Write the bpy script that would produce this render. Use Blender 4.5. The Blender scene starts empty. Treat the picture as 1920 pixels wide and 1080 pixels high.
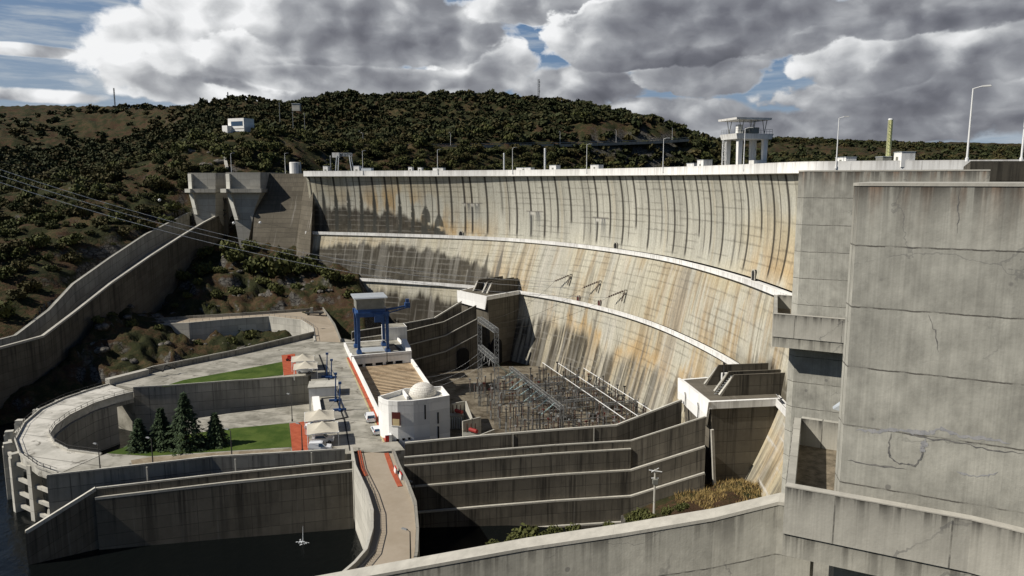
import bpy, bmesh, math, random
import numpy as np
from mathutils import Vector, Matrix

random.seed(7); RNG = np.random.default_rng(7)
scene = bpy.context.scene
COL = scene.collection
R = math.radians

# ------------------------------------------------------------------ camera
CAMZ = 63.0; F_PX = 1397.0; PITCH = math.atan(204.0 / F_PX)
cam_d = bpy.data.cameras.new('camera'); cam = bpy.data.objects.new('camera', cam_d); COL.objects.link(cam)
cam.location = (0, 0, CAMZ); cam.rotation_euler = (R(90) - PITCH, 0, 0)
cam_d.sensor_width = 36.0; cam_d.lens = 36.0 * F_PX / 1920.0
cam_d.clip_start = 0.5; cam_d.clip_end = 30000
scene.camera = cam

# ------------------------------------------------------------------ sun, sky, exposure
SUN_EL = R(42); SUN_DIR = Vector((-math.cos(SUN_EL) * math.cos(R(14)), -math.cos(SUN_EL) * math.sin(R(14)), math.sin(SUN_EL)))
sun_d = bpy.data.lights.new('sun', 'SUN'); sun_d.energy = 5.0; sun_d.angle = R(0.5); sun_d.color = (1.0, 0.945, 0.86)
sun = bpy.data.objects.new('sun', sun_d); COL.objects.link(sun)
sun.rotation_euler = SUN_DIR.to_track_quat('Z', 'Y').to_euler(); sun.location = (-200, 0, 300)
scene.view_settings.view_transform = 'Standard'; scene.view_settings.look = 'None'
scene.view_settings.exposure = 0.1; scene.view_settings.gamma = 1.0
scene.cycles.max_bounces = 6; scene.cycles.diffuse_bounces = 3; scene.cycles.glossy_bounces = 2
scene.cycles.transparent_max_bounces = 8

class NT:
    """small node-tree writer"""
    def __init__(s, tree): s.t = tree; s.n = tree.nodes; s.l = tree.links
    def node(s, typ, **kw):
        n = s.n.new(typ)
        for k, v in kw.items(): setattr(n, k, v)
        return n
    def put(s, sock, v):
        if isinstance(v, bpy.types.NodeSocket): s.l.new(v, sock)
        elif isinstance(v, (tuple, list)) and len(v) == 3 and sock.type == 'RGBA': sock.default_value = (*v, 1)
        else: sock.default_value = v
    def m(s, op, a, b=0.0, c=0.0, clamp=False):
        n = s.node('ShaderNodeMath', operation=op, use_clamp=clamp)
        s.put(n.inputs[0], a); s.put(n.inputs[1], b); s.put(n.inputs[2], c); return n.outputs[0]
    def vm(s, op, a, b=(0, 0, 0)):
        n = s.node('ShaderNodeVectorMath', operation=op); s.put(n.inputs[0], a); s.put(n.inputs[1], b)
        return n.outputs['Value'] if op in ('DOT_PRODUCT', 'LENGTH') else n.outputs[0]
    def mapv(s, v, sc=(1, 1, 1), loc=(0, 0, 0)):
        n = s.node('ShaderNodeMapping'); s.put(n.inputs[0], v); n.inputs['Scale'].default_value = sc; n.inputs['Location'].default_value = loc; return n.outputs[0]
    def noise(s, v, scale=1.0, detail=4.0, rough=0.55, dist=0.0, out='Fac'):
        n = s.node('ShaderNodeTexNoise'); s.put(n.inputs['Vector'], v)
        n.inputs['Scale'].default_value = scale; n.inputs['Detail'].default_value = detail
        n.inputs['Roughness'].default_value = rough; n.inputs['Distortion'].default_value = dist
        return n.outputs[out]
    def ss(s, x, a, b):          # smoothstep from a to b
        n = s.node('ShaderNodeMapRange', interpolation_type='SMOOTHSTEP'); s.put(n.inputs[0], x)
        n.inputs[1].default_value = a; n.inputs[2].default_value = b; n.inputs[3].default_value = 0; n.inputs[4].default_value = 1
        return n.outputs[0]
    def lin(s, x, a, b, c, d):
        n = s.node('ShaderNodeMapRange'); s.put(n.inputs[0], x)
        for i, q in enumerate((a, b, c, d)): n.inputs[i + 1].default_value = q
        return n.outputs[0]
    def mix(s, f, a, b, mode='MIX'):
        n = s.node('ShaderNodeMix', data_type='RGBA', blend_type=mode)
        s.put(n.inputs[0], f); s.put(n.inputs[6], a); s.put(n.inputs[7], b); return n.outputs[2]
    def sep(s, v):
        n = s.node('ShaderNodeSeparateXYZ'); s.put(n.inputs[0], v); return n.outputs
    def comb(s, x, y, z=0.0):
        n = s.node('ShaderNodeCombineXYZ'); s.put(n.inputs[0], x); s.put(n.inputs[1], y); s.put(n.inputs[2], z); return n.outputs[0]

def build_world():
    w = bpy.data.worlds.new('World'); scene.world = w; w.use_nodes = True
    w.cycles.sampling_method = 'MANUAL'; w.cycles.sample_map_resolution = 512
    w.node_tree.nodes.clear(); T = NT(w.node_tree)
    sky = T.node('ShaderNodeTexSky', sky_type='NISHITA', sun_disc=False)
    sky.sun_elevation = SUN_EL; sky.sun_rotation = math.atan2(SUN_DIR.x, SUN_DIR.y); sky.altitude = 150; sky.air_density = 1.0; sky.dust_density = 0.6; sky.ozone_density = 2.0
    d = T.node('ShaderNodeTexCoord').outputs['Generated']
    x, y, z = T.sep(d)
    A = T.m('MULTIPLY', T.m('ARCTAN2', x, y), 180 / math.pi); E = T.m('MULTIPLY', T.m('ARCSINE', z), 180 / math.pi)   # degrees; 0 straight ahead
    q = T.comb(T.m('MULTIPLY', A, 0.8), T.m('MULTIPLY', E, 1.15), 1.7)
    warp = T.vm('SUBTRACT', T.noise(q, 0.35, 2, 0.5, out='Color'), (0.5, 0.5, 0.5)); q = T.vm('ADD', q, T.vm('MULTIPLY', warp, (1.6, 1.1, 0)))
    def puffs(off):
        v = T.vm('ADD', q, off); n = T.noise(v, 0.30, 9, 0.56)
        vo = T.node('ShaderNodeTexVoronoi', feature='F1'); T.put(vo.inputs['Vector'], T.vm('ADD', v, T.vm('MULTIPLY', warp2, (0.9, 0.9, 0)))); vo.inputs['Scale'].default_value = 0.62; vo.inputs['Detail'].default_value = 1.0; vo.inputs['Roughness'].default_value = 0.5; vo.normalize = True
        return T.m('ADD', T.m('MULTIPLY', n, 0.74), T.m('MULTIPLY', T.m('SUBTRACT', 1.0, vo.outputs['Distance']), 0.27))
    warp2 = T.noise(q, 1.2, 3, 0.6, out='Color')
    n0 = puffs((0, 0, 0)); n1 = puffs((-0.55, 0.75, 0)); 
    lit = T.m('ADD', T.m('MULTIPLY', T.m('SUBTRACT', n0, n1), 0.75), T.m('MULTIPLY', T.m('SUBTRACT', T.noise(q, 0.30, 2, 0.5), T.noise(T.vm('ADD', q, (-0.9, 1.2, 0)), 0.30, 2, 0.5)), 0.95))
    soft = T.noise(T.vm('ADD', q, (9, 4, 2)), 0.16, 3, 0.5); fine = T.noise(T.vm('ADD', q, (2, 8, 1)), 1.5, 8, 0.62)
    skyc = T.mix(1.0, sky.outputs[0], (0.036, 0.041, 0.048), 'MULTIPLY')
    veil = T.noise(T.comb(T.m('MULTIPLY', A, 0.10), T.m('MULTIPLY', E, 0.85), 4.0), 1.0, 6, 0.62)
    vis = T.mix(T.ss(E, 2.0, 12.0), (0.25, 0.325, 0.41), (0.095, 0.185, 0.335))
    vis = T.mix(T.m('MULTIPLY', T.m('ADD', T.ss(veil, 0.42, 0.66), T.m('MULTIPLY', T.ss(A, -16, -30), 0.25)), 0.68, clamp=True), vis, (0.44, 0.485, 0.53))
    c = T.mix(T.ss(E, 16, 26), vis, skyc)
    def ang(px, py):
        u = (px - 960) / F_PX; v = (py - 540) / F_PX; f = math.cos(PITCH) - v * math.sin(PITCH); k = -math.sin(PITCH) - v * math.cos(PITCH)
        return math.degrees(math.atan2(u, f)), math.degrees(math.atan2(k, math.hypot(u, f)))
    base_n = T.m('MULTIPLY', T.m('SUBTRACT', n0, 0.455), 3.2)
    base_b = T.m('ADD', lit, T.m('ADD', T.m('MULTIPLY', T.m('SUBTRACT', soft, 0.5), 0.45), T.m('MULTIPLY', T.m('SUBTRACT', fine, 0.5), 0.15)))
    bsum = None; cov = None
    # each bank of cloud of this sky: centre, half size (in photograph pixels), brightness, weight of the sun-side gradient
    for cx, cy, hw, hh, br, gr, edge in ((1560, 235, 480, 36, 0.36, .10, .7), (1230, 215, 170, 34, 0.42, .12, .6), (560, 168, 330, 32, 0.46, .12, .6), (40, 178, 170, 14, 0.66, .05, 1.2), (60, 95, 150, 12, 0.66, .05, 1.2), (1080, 165, 130, 40, 0.40, .14, .7),
                                         (1680, 178, 260, 40, 0.34, .16, .4), (1850, 85, 190, 64, 0.42, .24, .3), (1620, 108, 145, 58, 0.46, .26, .25), (905, 118, 95, 62, 0.60, .22, .35), (345, 172, 120, 26, 0.70, .14, .5), (300, 100, 150, 86, 0.66, .16, .5), (450, 68, 200, 95, 0.57, .10, .5), (1310, 128, 125, 52, 0.46, .28, .25), (1440, 60, 150, 50, 0.34, .12, .4),
                                         (560, 110, 170, 50, 0.52, .16, .5), (650, 148, 210, 24, 0.32, .08, .5), (730, 50, 230, 70, 0.30, .10, .4), (1700, 25, 260, 40, 0.27, .16, .4), (1020, 15, 150, 34, 0.40, .12, .5), (1240, 62, 225, 66, 0.36, .30, .25), (1330, 30, 260, 48, 0.24, .14, .4)):
        a0, e0 = ang(cx, cy); wa = abs(ang(cx + hw, cy)[0] - ang(cx - hw, cy)[0]) / 2; we = (ang(cx, cy - hh)[1] - ang(cx, cy + hh)[1]) / 2
        u = T.m('DIVIDE', T.m('SUBTRACT', A, a0), wa); v = T.m('DIVIDE', T.m('SUBTRACT', E, e0), we)
        f = T.m('SUBTRACT', T.m('SUBTRACT', 1.0, T.m('MULTIPLY', u, u)), T.m('MULTIPLY', v, v)); f = T.m('ADD', f, base_n)
        al = T.ss(f, 0.0, 0.12 + 0.5 * edge); rim = T.ss(f, 1.1, 0.1)
        b = T.m('ADD', base_b, T.m('ADD', br + 0.16, T.m('MULTIPLY', T.m('SUBTRACT', T.m('MULTIPLY', v, 0.8), T.m('MULTIPLY', u, 0.55)), gr * 1.25)))
        if edge < 0.55: b = T.m('ADD', b, T.m('MULTIPLY', rim, 0.17))
        if bsum is None: bsum = b; cov = al
        else:
            bsum = T.m('ADD', T.m('MULTIPLY', bsum, T.m('SUBTRACT', 1.0, al)), T.m('MULTIPLY', b, al)); cov = T.m('MAXIMUM', cov, al)
    ramp = T.node('ShaderNodeValToRGB'); T.put(ramp.inputs[0], bsum); cr = ramp.color_ramp
    cr.elements[0].position = 0.02; cr.elements[0].color = (0.095, 0.098, 0.115, 1); cr.elements[1].position = 1.0; cr.elements[1].color = (0.86, 0.865, 0.87, 1)
    for p_, c_ in ((0.25, (0.150, 0.153, 0.175)), (0.45, (0.235, 0.242, 0.265)), (0.62, (0.36, 0.37, 0.39)), (0.80, (0.60, 0.61, 0.62))): e = cr.elements.new(p_); e.color = (*c_, 1)
    c = T.mix(T.m('MULTIPLY', cov, 0.97), c, ramp.outputs[0])
    # broken cloud low ahead; open blue overhead and behind the viewpoint
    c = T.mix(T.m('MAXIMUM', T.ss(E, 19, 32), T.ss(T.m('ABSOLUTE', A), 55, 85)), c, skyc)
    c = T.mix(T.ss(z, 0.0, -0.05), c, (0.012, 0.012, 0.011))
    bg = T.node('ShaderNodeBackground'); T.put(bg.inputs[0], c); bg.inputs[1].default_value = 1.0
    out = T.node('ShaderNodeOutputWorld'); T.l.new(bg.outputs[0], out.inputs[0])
build_world()

# ------------------------------------------------------------------ picture to place
def tang(py): return math.tan(PITCH + math.atan((py - 540.0) / F_PX))
def at(px, py, z=None, fwd=None):
    """place on the level z (or at the distance fwd) that the photograph shows at (px, py)"""
    t = tang(py)
    if fwd is None: fwd = (CAMZ - z) / t
    d = fwd * t
    Z = fwd * math.cos(PITCH) + d * math.sin(PITCH)
    return Vector(((px - 960.0) / F_PX * Z, fwd, CAMZ - d))
def pix(x, y, z):
    d = CAMZ - z; Z = y * math.cos(PITCH) + d * math.sin(PITCH); Y = d * math.cos(PITCH) - y * math.sin(PITCH)
    return 960 + F_PX * x / Z, 540 + F_PX * Y / Z

# ------------------------------------------------------------------ numpy noise
def vnoise(x, y, seed=0):
    xi = np.floor(x).astype(np.int64); yi = np.floor(y).astype(np.int64); fx = x - xi; fy = y - yi
    fx = fx * fx * (3 - 2 * fx); fy = fy * fy * (3 - 2 * fy)
    def h(a, b):
        n = (a * 374761393 + b * 668265263 + seed * 974634777) & 0xFFFFFFFF
        n = ((n ^ (n >> 13)) * 1274126177) & 0xFFFFFFFF
        return ((n ^ (n >> 16)) & 0xFFFF) / 65535.0
    return (h(xi, yi) * (1 - fx) + h(xi + 1, yi) * fx) * (1 - fy) + (h(xi, yi + 1) * (1 - fx) + h(xi + 1, yi + 1) * fx) * fy
def fbm(x, y, oct=4, seed=0, gain=0.5):
    s = 0; a = 1; t = 0
    for i in range(oct):
        s = s + a * vnoise(x * 2 ** i, y * 2 ** i, seed + i); t += a; a *= gain
    return s / t
def sstep(x, a, b):
    t = np.clip((x - a) / (b - a), 0, 1); return t * t * (3 - 2 * t)

# ------------------------------------------------------------------ mesh helpers
class MB:
    def __init__(s): s.v = []; s.f = []; s.uv = []
    def face(s, pts, uv=None):
        i = len(s.v); s.v += [tuple(p) for p in pts]; s.f.append(tuple(range(i, i + len(pts)))); s.uv.append(uv)
    def box(s, c, size, rz=0.0, top=None, rx=None):
        """c = centre of the bottom face; size = (x, y, z); top = (sx, sy) scale of the top face"""
        hx, hy, h = size[0] / 2, size[1] / 2, size[2]; tx, ty = top or (1, 1)
        cr, sr = math.cos(rz), math.sin(rz); P = []
        for z, kx, ky in ((0, 1, 1), (h, tx, ty)):
            for a, b in ((-1, -1), (1, -1), (1, 1), (-1, 1)):
                X = a * hx * kx; Y = b * hy * ky
                P.append((c[0] + X * cr - Y * sr, c[1] + X * sr + Y * cr, c[2] + z))
        for q in ((3, 2, 1, 0), (4, 5, 6, 7), (0, 1, 5, 4), (1, 2, 6, 5), (2, 3, 7, 6), (3, 0, 4, 7)): s.face([P[k] for k in q])
    def prism(s, poly, z0, z1):
        """plan polygon (counter-clockwise), z0/z1 number or list"""
        n = len(poly); a = z0 if isinstance(z0, (list, tuple)) else [z0] * n; b = z1 if isinstance(z1, (list, tuple)) else [z1] * n
        lo = [(p[0], p[1], a[i]) for i, p in enumerate(poly)]; hi = [(p[0], p[1], b[i]) for i, p in enumerate(poly)]
        s.face(lo[::-1]); s.face(hi)
        for i in range(n): j = (i + 1) % n; s.face([lo[i], lo[j], hi[j], hi[i]])
    def loft(s, lo, hi):
        n = len(lo); s.face(lo[::-1]); s.face(hi)
        for i in range(n): j = (i + 1) % n; s.face([lo[i], lo[j], hi[j], hi[i]])
    def bar(s, a, b, r, r2=None, n=4):
        a = Vector(a); b = Vector(b); d = (b - a); r2 = r if r2 is None else r2
        if d.length < 1e-6: return
        d.normalize(); u = d.cross(Vector((0, 0, 1)))
        if u.length < 1e-3: u = Vector((1, 0, 0))
        u.normalize(); w = d.cross(u); o = math.pi / 4
        A = [a + (u * math.cos(o + 2 * math.pi * k / n) + w * math.sin(o + 2 * math.pi * k / n)) * r for k in range(n)]
        B = [b + (u * math.cos(o + 2 * math.pi * k / n) + w * math.sin(o + 2 * math.pi * k / n)) * r2 for k in range(n)]
        s.face(A); s.face(B[::-1])
        for k in range(n): j = (k + 1) % n; s.face([A[j], A[k], B[k], B[j]])
    def poly(s, pts, r, n=4):
        for a, b in zip(pts[:-1], pts[1:]): s.bar(a, b, r, n=n)
    def lathe(s, c, prof, n=16, a0=0, a1=2 * math.pi):
        rings = []
        full = abs(a1 - a0 - 2 * math.pi) < 1e-6; k = n if full else n + 1
        for r, z in prof: rings.append([(c[0] + r * math.cos(a0 + (a1 - a0) * i / n), c[1] + r * math.sin(a0 + (a1 - a0) * i / n), c[2] + z) for i in range(k)])
        for A, B in zip(rings[:-1], rings[1:]):
            for i in range(n): j = (i + 1) % k; s.face([A[i], A[j], B[j], B[i]])
        if full: s.face(rings[0][::-1]); s.face(rings[-1])
    def strip(s, top, thick, bot, side=1, uv0=0.0):
        """wall along the polyline top [(x,y,z)...]; thickness is laid on the left (side=1) of the walk; bot = z or list"""
        n = len(top); P = [Vector(p) for p in top]; b = bot if isinstance(bot, (list, tuple)) else [bot] * n
        Q = []
        for i in range(n):
            d = (P[min(i + 1, n - 1)] - P[max(i - 1, 0)]); d.z = 0; d.normalize(); nn = Vector((-d.y, d.x, 0)) * side * thick
            Q.append(P[i] + nn)
        u = uv0
        for i in range(n - 1):
            j = i + 1; L = (P[j] - P[i]).length
            lo = lambda p, z: Vector((p.x, p.y, z))
            f = [lo(P[i], b[i]), lo(P[j], b[j]), P[j], P[i]]; g = [lo(Q[j], b[j]), lo(Q[i], b[i]), Q[i], Q[j]]
            t = [P[i], P[j], Q[j], Q[i]]
            uf = [(u, b[i] - P[i].z), (u + L, b[j] - P[j].z), (u + L, 0), (u, 0)]; ug = [(u + L + 31, b[j] - P[j].z), (u + 31, b[i] - P[i].z), (u + 31, 0), (u + L + 31, 0)]
            ut = [(u, -60), (u + L, -60), (u + L, -60 - thick), (u, -60 - thick)]
            if side < 0: f, g, t = f[::-1], g[::-1], t[::-1]; uf, ug, ut = uf[::-1], ug[::-1], ut[::-1]
            s.face(f, uf); s.face(g, ug); s.face(t, ut)
            s.face([lo(P[i], b[i]), lo(Q[i], b[i]), lo(Q[j], b[j]), lo(P[j], b[j])][::(1 if side > 0 else -1)])
            u += L
        for i in (0, n - 1):
            e = [Vector((P[i].x, P[i].y, b[i])), P[i], Q[i], Vector((Q[i].x, Q[i].y, b[i]))]
            s.face(e if (i == 0) == (side > 0) else e[::-1])
    def build(s, name, mat, parent=None, smooth=False, ztop=None):
        me = bpy.data.meshes.new(name); o = bpy.data.objects.new(name, me)
        off = Vector(parent['_base']) if parent is not None and '_base' in parent else Vector((0, 0, 0))
        if parent is None and s.v: off = Vector(np.array(s.v).min(0)) * 0.5 + Vector(np.array(s.v).max(0)) * 0.5; off.z = min(v[2] for v in s.v)
        v = [(p[0] - off.x, p[1] - off.y, p[2] - off.z) for p in s.v]
        me.from_pydata(v, [], s.f)
        uvl = me.uv_layers.new(name='UVMap').data
        zt = ztop if ztop is not None else (max(p[2] for p in s.v) if s.v else 0)
        for p, uv in zip(me.polygons, s.uv):
            if uv is None:
                nrm = p.normal
                if abs(nrm.z) > 0.8:
                    for li in p.loop_indices: c = s.v[me.loops[li].vertex_index]; uvl[li].uv = (c[0], c[1] - 900.0)
                else:
                    t = Vector((-nrm.y, nrm.x, 0)).normalized()
                    for li in p.loop_indices:
                        c = s.v[me.loops[li].vertex_index]; uvl[li].uv = (c[0] * t.x + c[1] * t.y, c[2] - zt)
            else:
                for k, li in enumerate(p.loop_indices): uvl[li].uv = uv[k]
        if smooth: me.polygons.foreach_set('use_smooth', [True] * len(me.polygons))
        if mat: me.materials.append(mat)
        COL.objects.link(o)
        if parent is not None: o.parent = parent
        else: o.location = off; o['_base'] = tuple(off)
        return o

def tag(o, label=None, cat=None, group=None, kind=None):
    if label: o['label'] = label
    if cat: o['category'] = cat
    if group: o['group'] = group
    if kind: o['kind'] = kind
    return o
def thing(name, label, cat, base, group=None):
    o = bpy.data.objects.new(name, None); COL.objects.link(o); o.location = base; o['_base'] = tuple(base); o.empty_display_size = 0.5
    return tag(o, label, cat, group)
def copy_thing(o, loc, rz=None, label=None, scale=None):
    c = o.copy(); COL.objects.link(c); c.location = loc
    if rz is not None: c.rotation_euler = (0, 0, rz)
    if scale is not None: c.scale = scale if isinstance(scale, (tuple, list)) else (scale,) * 3
    if label: c['label'] = label
    for ch in list(o.children):
        d = ch.copy(); COL.objects.link(d); d.parent = c
        for g in list(ch.children):
            e = g.copy(); COL.objects.link(e); e.parent = d
    return c
def np_mesh(name, V, Fq, mat, smooth=True, colors=None, uv=None):
    """fast mesh from arrays; Fq (n,4) or (n,3)"""
    me = bpy.data.meshes.new(name); V = np.asarray(V, np.float32); Fq = np.asarray(Fq, np.int32); k = Fq.shape[1]
    me.vertices.add(len(V)); me.vertices.foreach_set('co', V.ravel())
    me.loops.add(Fq.size); me.loops.foreach_set('vertex_index', Fq.ravel())
    me.polygons.add(len(Fq)); me.polygons.foreach_set('loop_start', np.arange(0, Fq.size, k, dtype=np.int32))
    me.update(calc_edges=True)
    if smooth: me.polygons.foreach_set('use_smooth', np.ones(len(Fq), bool))
    if colors is not None:
        a = me.color_attributes.new('Col', 'FLOAT_COLOR', 'POINT'); c = np.ones((len(V), 4), np.float32); c[:, :3] = colors; a.data.foreach_set('color', c.ravel())
    if uv is not None:
        u = me.uv_layers.new(name='UVMap'); u.data.foreach_set('uv', np.asarray(uv, np.float32)[Fq.ravel()].ravel())
    me.materials.append(mat)
    o = bpy.data.objects.new(name, me); COL.objects.link(o); return o
def grid_faces(nu, nv, flip=False):
    i = np.arange(nu - 1)[:, None] * nv + np.arange(nv - 1)[None]; i = i.ravel()
    f = np.c_[i, i + nv, i + nv + 1, i + 1]
    return f[:, ::-1] if flip else f

# ------------------------------------------------------------------ materials
def newmat(name):
    m = bpy.data.materials.new(name); m.use_nodes = True; m.node_tree.nodes.clear(); T = NT(m.node_tree)
    b = T.node('ShaderNodeBsdfPrincipled'); o = T.node('ShaderNodeOutputMaterial'); T.l.new(b.outputs[0], o.inputs[0])
    b.inputs['Specular IOR Level'].default_value = 0.25
    return m, T, b
def plain(name, col, rough=0.6, metal=0.0, var=0.15, scale=1.5, spec=0.3):
    m, T, b = newmat(name); P = T.node('ShaderNodeTexCoord').outputs['Object']
    n = T.noise(P, scale, 5, 0.6); k = T.lin(n, 0.3, 0.7, 1 - var, 1 + var)
    T.put(b.inputs['Base Color'], T.mix(1.0, col, T.comb(k, k, k), 'MULTIPLY')); b.inputs['Roughness'].default_value = rough; b.inputs['Metallic'].default_value = metal
    b.inputs['Specular IOR Level'].default_value = spec
    return m
def concrete(name, base=(0.30, 0.285, 0.25), dark=(0.035, 0.032, 0.028), streak=0.6, reach=6.0, hj=2.2, vj=9.0, lw=0.09, jdark=0.5, rust=0.0, boards=0.0, blot=0.3, us=1.0, white=0.0, fine=0.25, cracks=0.0, sth=(0.44, 0.70)):
    """cast concrete in the metre space of the UV map (u along, v below the top edge): pour lines, rain streaks from the top, blotches"""
    m, T, b = newmat(name)
    uv = T.node('ShaderNodeTexCoord').outputs['UV']; u, v, _ = T.sep(uv)
    big = T.noise(T.mapv(uv, (0.09 * us, 0.13 * us, 1)), 1.0, 5, 0.6)
    med = T.noise(T.mapv(uv, (0.7 * us, 0.5 * us, 1)), 1.0, 6, 0.65)
    k = T.m('ADD', 1.0, T.m('ADD', T.m('MULTIPLY', T.m('SUBTRACT', big, 0.5), 2.2 * blot), T.m('MULTIPLY', T.m('SUBTRACT', med, 0.5), 1.6 * fine)))
    col = T.mix(1.0, base, T.comb(k, k, k), 'MULTIPLY')
    # each pour a slightly different grey
    cell = T.comb(T.m('FLOOR', T.m('DIVIDE', u, vj)), T.m('FLOOR', T.m('DIVIDE', v, hj)))
    wn = T.node('ShaderNodeTexWhiteNoise', noise_dimensions='2D'); T.put(wn.inputs[0], cell)
    kk = T.lin(wn.outputs[0], 0, 1, 0.88, 1.12); col = T.mix(1.0, col, T.comb(kk, kk, T.m('MULTIPLY', kk, 0.99)), 'MULTIPLY')
    # vertical streaks
    st = T.noise(T.mapv(uv, (1.5 * us, 0.05 * us, 1), (3, 1, 0)), 1.0, 4, 0.6); st2 = T.noise(T.mapv(uv, (0.33 * us, 0.02 * us, 1), (8, 2, 0)), 1.0, 3, 0.6)
    fall = T.m('EXPONENT', T.m('DIVIDE', v, T.m('MULTIPLY', T.lin(st2, 0.3, 0.7, 0.25, 1.6), reach)))
    sm = T.m('MULTIPLY', T.ss(T.m('ADD', st, T.m('MULTIPLY', T.m('SUBTRACT', st2, 0.5), 0.8)), sth[0], sth[1]), fall)
    edge = T.m('MULTIPLY', T.m('EXPONENT', T.m('DIVIDE', v, 0.5)), T.ss(med, 0.3, 0.6))
    mask = T.m('MULTIPLY', T.m('MAXIMUM', sm, T.m('MULTIPLY', edge, 0.6)), streak, clamp=True)
    if rust > 0:
        rn = T.noise(T.mapv(uv, (0.8 * us, 0.12 * us, 1), (11, 5, 0)), 1.0, 4, 0.6)
        rm = T.m('MULTIPLY', T.m('MULTIPLY', T.ss(rn, 0.47, 0.60), T.m('EXPONENT', T.m('DIVIDE', v, reach * 0.5))), rust)
        col = T.mix(rm, col, (0.20, 0.085, 0.03))
    col = T.mix(mask, col, dark)
    # pale run-offs of lime
    if white > 0:
        wl = T.noise(T.mapv(uv, (1.1 * us, 0.04 * us, 1), (23, 9, 0)), 1.0, 4, 0.6)
        col = T.mix(T.m('MULTIPLY', T.ss(wl, 0.60, 0.72), white), col, (0.42, 0.40, 0.36))
    # joints
    wob = T.m('MULTIPLY', T.m('SUBTRACT', med, 0.5), 0.14)
    fv = T.m('ABSOLUTE', T.m('SUBTRACT', T.m('FRACT', T.m('ADD', T.m('DIVIDE', T.m('ADD', v, wob), hj), 0.5)), 0.5))
    fu = T.m('ABSOLUTE', T.m('SUBTRACT', T.m('FRACT', T.m('ADD', T.m('DIVIDE', u, vj), 0.03)), 0.5))
    jl = T.m('MAXIMUM', T.m('LESS_THAN', T.m('MULTIPLY', fv, hj), lw * 0.5), T.m('LESS_THAN', T.m('MULTIPLY', fu, vj), lw * 0.5))
    inside = T.m('LESS_THAN', v, -0.15)
    jl = T.m('MULTIPLY', T.m('MULTIPLY', jl, inside), T.m('MULTIPLY', T.ss(med, 0.30, 0.55), jdark))
    col = T.mix(jl, col, dark)
    if boards > 0:
        bd = T.noise(T.mapv(uv, (6.5 * us, 0.05 * us, 1), (40, 3, 0)), 1.0, 2, 0.5)
        kb = T.lin(bd, 0.3, 0.7, 1 - boards, 1 + boards); col = T.mix(1.0, col, T.comb(kb, kb, kb), 'MULTIPLY')
    if cracks > 0:
        vo = T.node('ShaderNodeTexVoronoi', feature='DISTANCE_TO_EDGE'); T.put(vo.inputs['Vector'], T.vm('ADD', T.mapv(uv, (0.10, 0.22, 1)), T.vm('MULTIPLY', T.noise(uv, 0.5, 4, 0.6, out='Color'), (0.45, 0.45, 0)))); vo.inputs['Scale'].default_value = 1.0
        cm = T.m('MULTIPLY', T.m('MULTIPLY', T.m('LESS_THAN', vo.outputs['Distance'], 0.0045), T.ss(big, 0.47, 0.55)), cracks)
        col = T.mix(cm, col, (0.07, 0.07, 0.075))
        vo2 = T.node('ShaderNodeTexVoronoi', feature='F1'); T.put(vo2.inputs['Vector'], T.mapv(uv, (0.55, 0.55, 1))); vo2.inputs['Scale'].default_value = 1.0
        spot = T.m('MULTIPLY', T.m('MULTIPLY', T.ss(vo2.outputs['Distance'], 0.085, 0.06), T.m('GREATER_THAN', T.sep(vo2.outputs['Color'])[0], 0.42)), 0.62)
        col = T.mix(spot, col, (0.13, 0.125, 0.115))
    T.put(b.inputs['Base Color'], col); b.inputs['Roughness'].default_value = 0.9; b.inputs['Specular IOR Level'].default_value = 0.15
    bp = T.node('ShaderNodeBump'); bp.inputs['Strength'].default_value = 0.25; bp.inputs['Distance'].default_value = 0.08
    T.put(bp.inputs['Height'], T.m('SUBTRACT', T.m('ADD', med, T.m('MULTIPLY', T.noise(uv, 9.0, 4, 0.6), 0.35)), jl)); T.l.new(bp.outputs[0], b.inputs['Normal'])
    return m

M = {}
M['white'] = concrete('white_paint', (0.76, 0.75, 0.72), (0.30, 0.28, 0.25), 0.6, 1.6, 50, 11.8, 0.09, 0.7, blot=0.10, fine=0.16, sth=(0.42, 0.62))
M['white_wall'] = concrete('white_render', (0.78, 0.77, 0.74), (0.30, 0.28, 0.25), 0.35, 2.5, 2.6, 30, 0.03, 0.3, blot=0.06, fine=0.10)
M['wall_dark'] = concrete('weathered_wall', (0.128, 0.114, 0.090), (0.022, 0.02, 0.017), 0.92, 7.0, 2.2, 9.0, 0.10, 0.6, blot=0.4, fine=0.35, white=0.15)
M['wall'] = concrete('aged_concrete', (0.28, 0.265, 0.228), (0.03, 0.028, 0.024), 0.75, 3.5, 2.4, 7.5, 0.12, 0.65, blot=0.3, fine=0.3)
M['wall_light'] = concrete('pale_concrete', (0.46, 0.44, 0.385), (0.06, 0.055, 0.048), 0.55, 2.0, 2.4, 6.0, 0.10, 0.5, blot=0.2, fine=0.3)
M['pier'] = concrete('pier_concrete', (0.335, 0.325, 0.282), (0.045, 0.04, 0.034), 0.95, 1.05, 2.42, 60.0, 0.06, 0.8, sth=(0.36, 0.54), rust=0.75, boards=0.09, blot=0.42, fine=0.75, us=1.6, cracks=0.3)
M['pier_walk2'] = concrete('chute_wall_concrete', (0.36, 0.345, 0.295), (0.045, 0.042, 0.036), 0.8, 0.9, 2.42, 60.0, 0.06, 0.8, sth=(0.42, 0.60), boards=0.08, blot=0.38, fine=0.65, us=1.5, cracks=0.35)
M['pier_cap'] = concrete('pier_cap_concrete', (0.40, 0.38, 0.33), (0.2, 0.19, 0.17), 0.4, 1.0, 9, 9, 0.03, 0.3, blot=0.2, fine=0.5, us=2)
M['dark_concrete'] = concrete('gravity_block_concrete', (0.105, 0.092, 0.070), (0.03, 0.027, 0.022), 0.6, 10.0, 2.0, 12.0, 0.16, 0.6, blot=0.35, fine=0.4, white=0.5)
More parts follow.
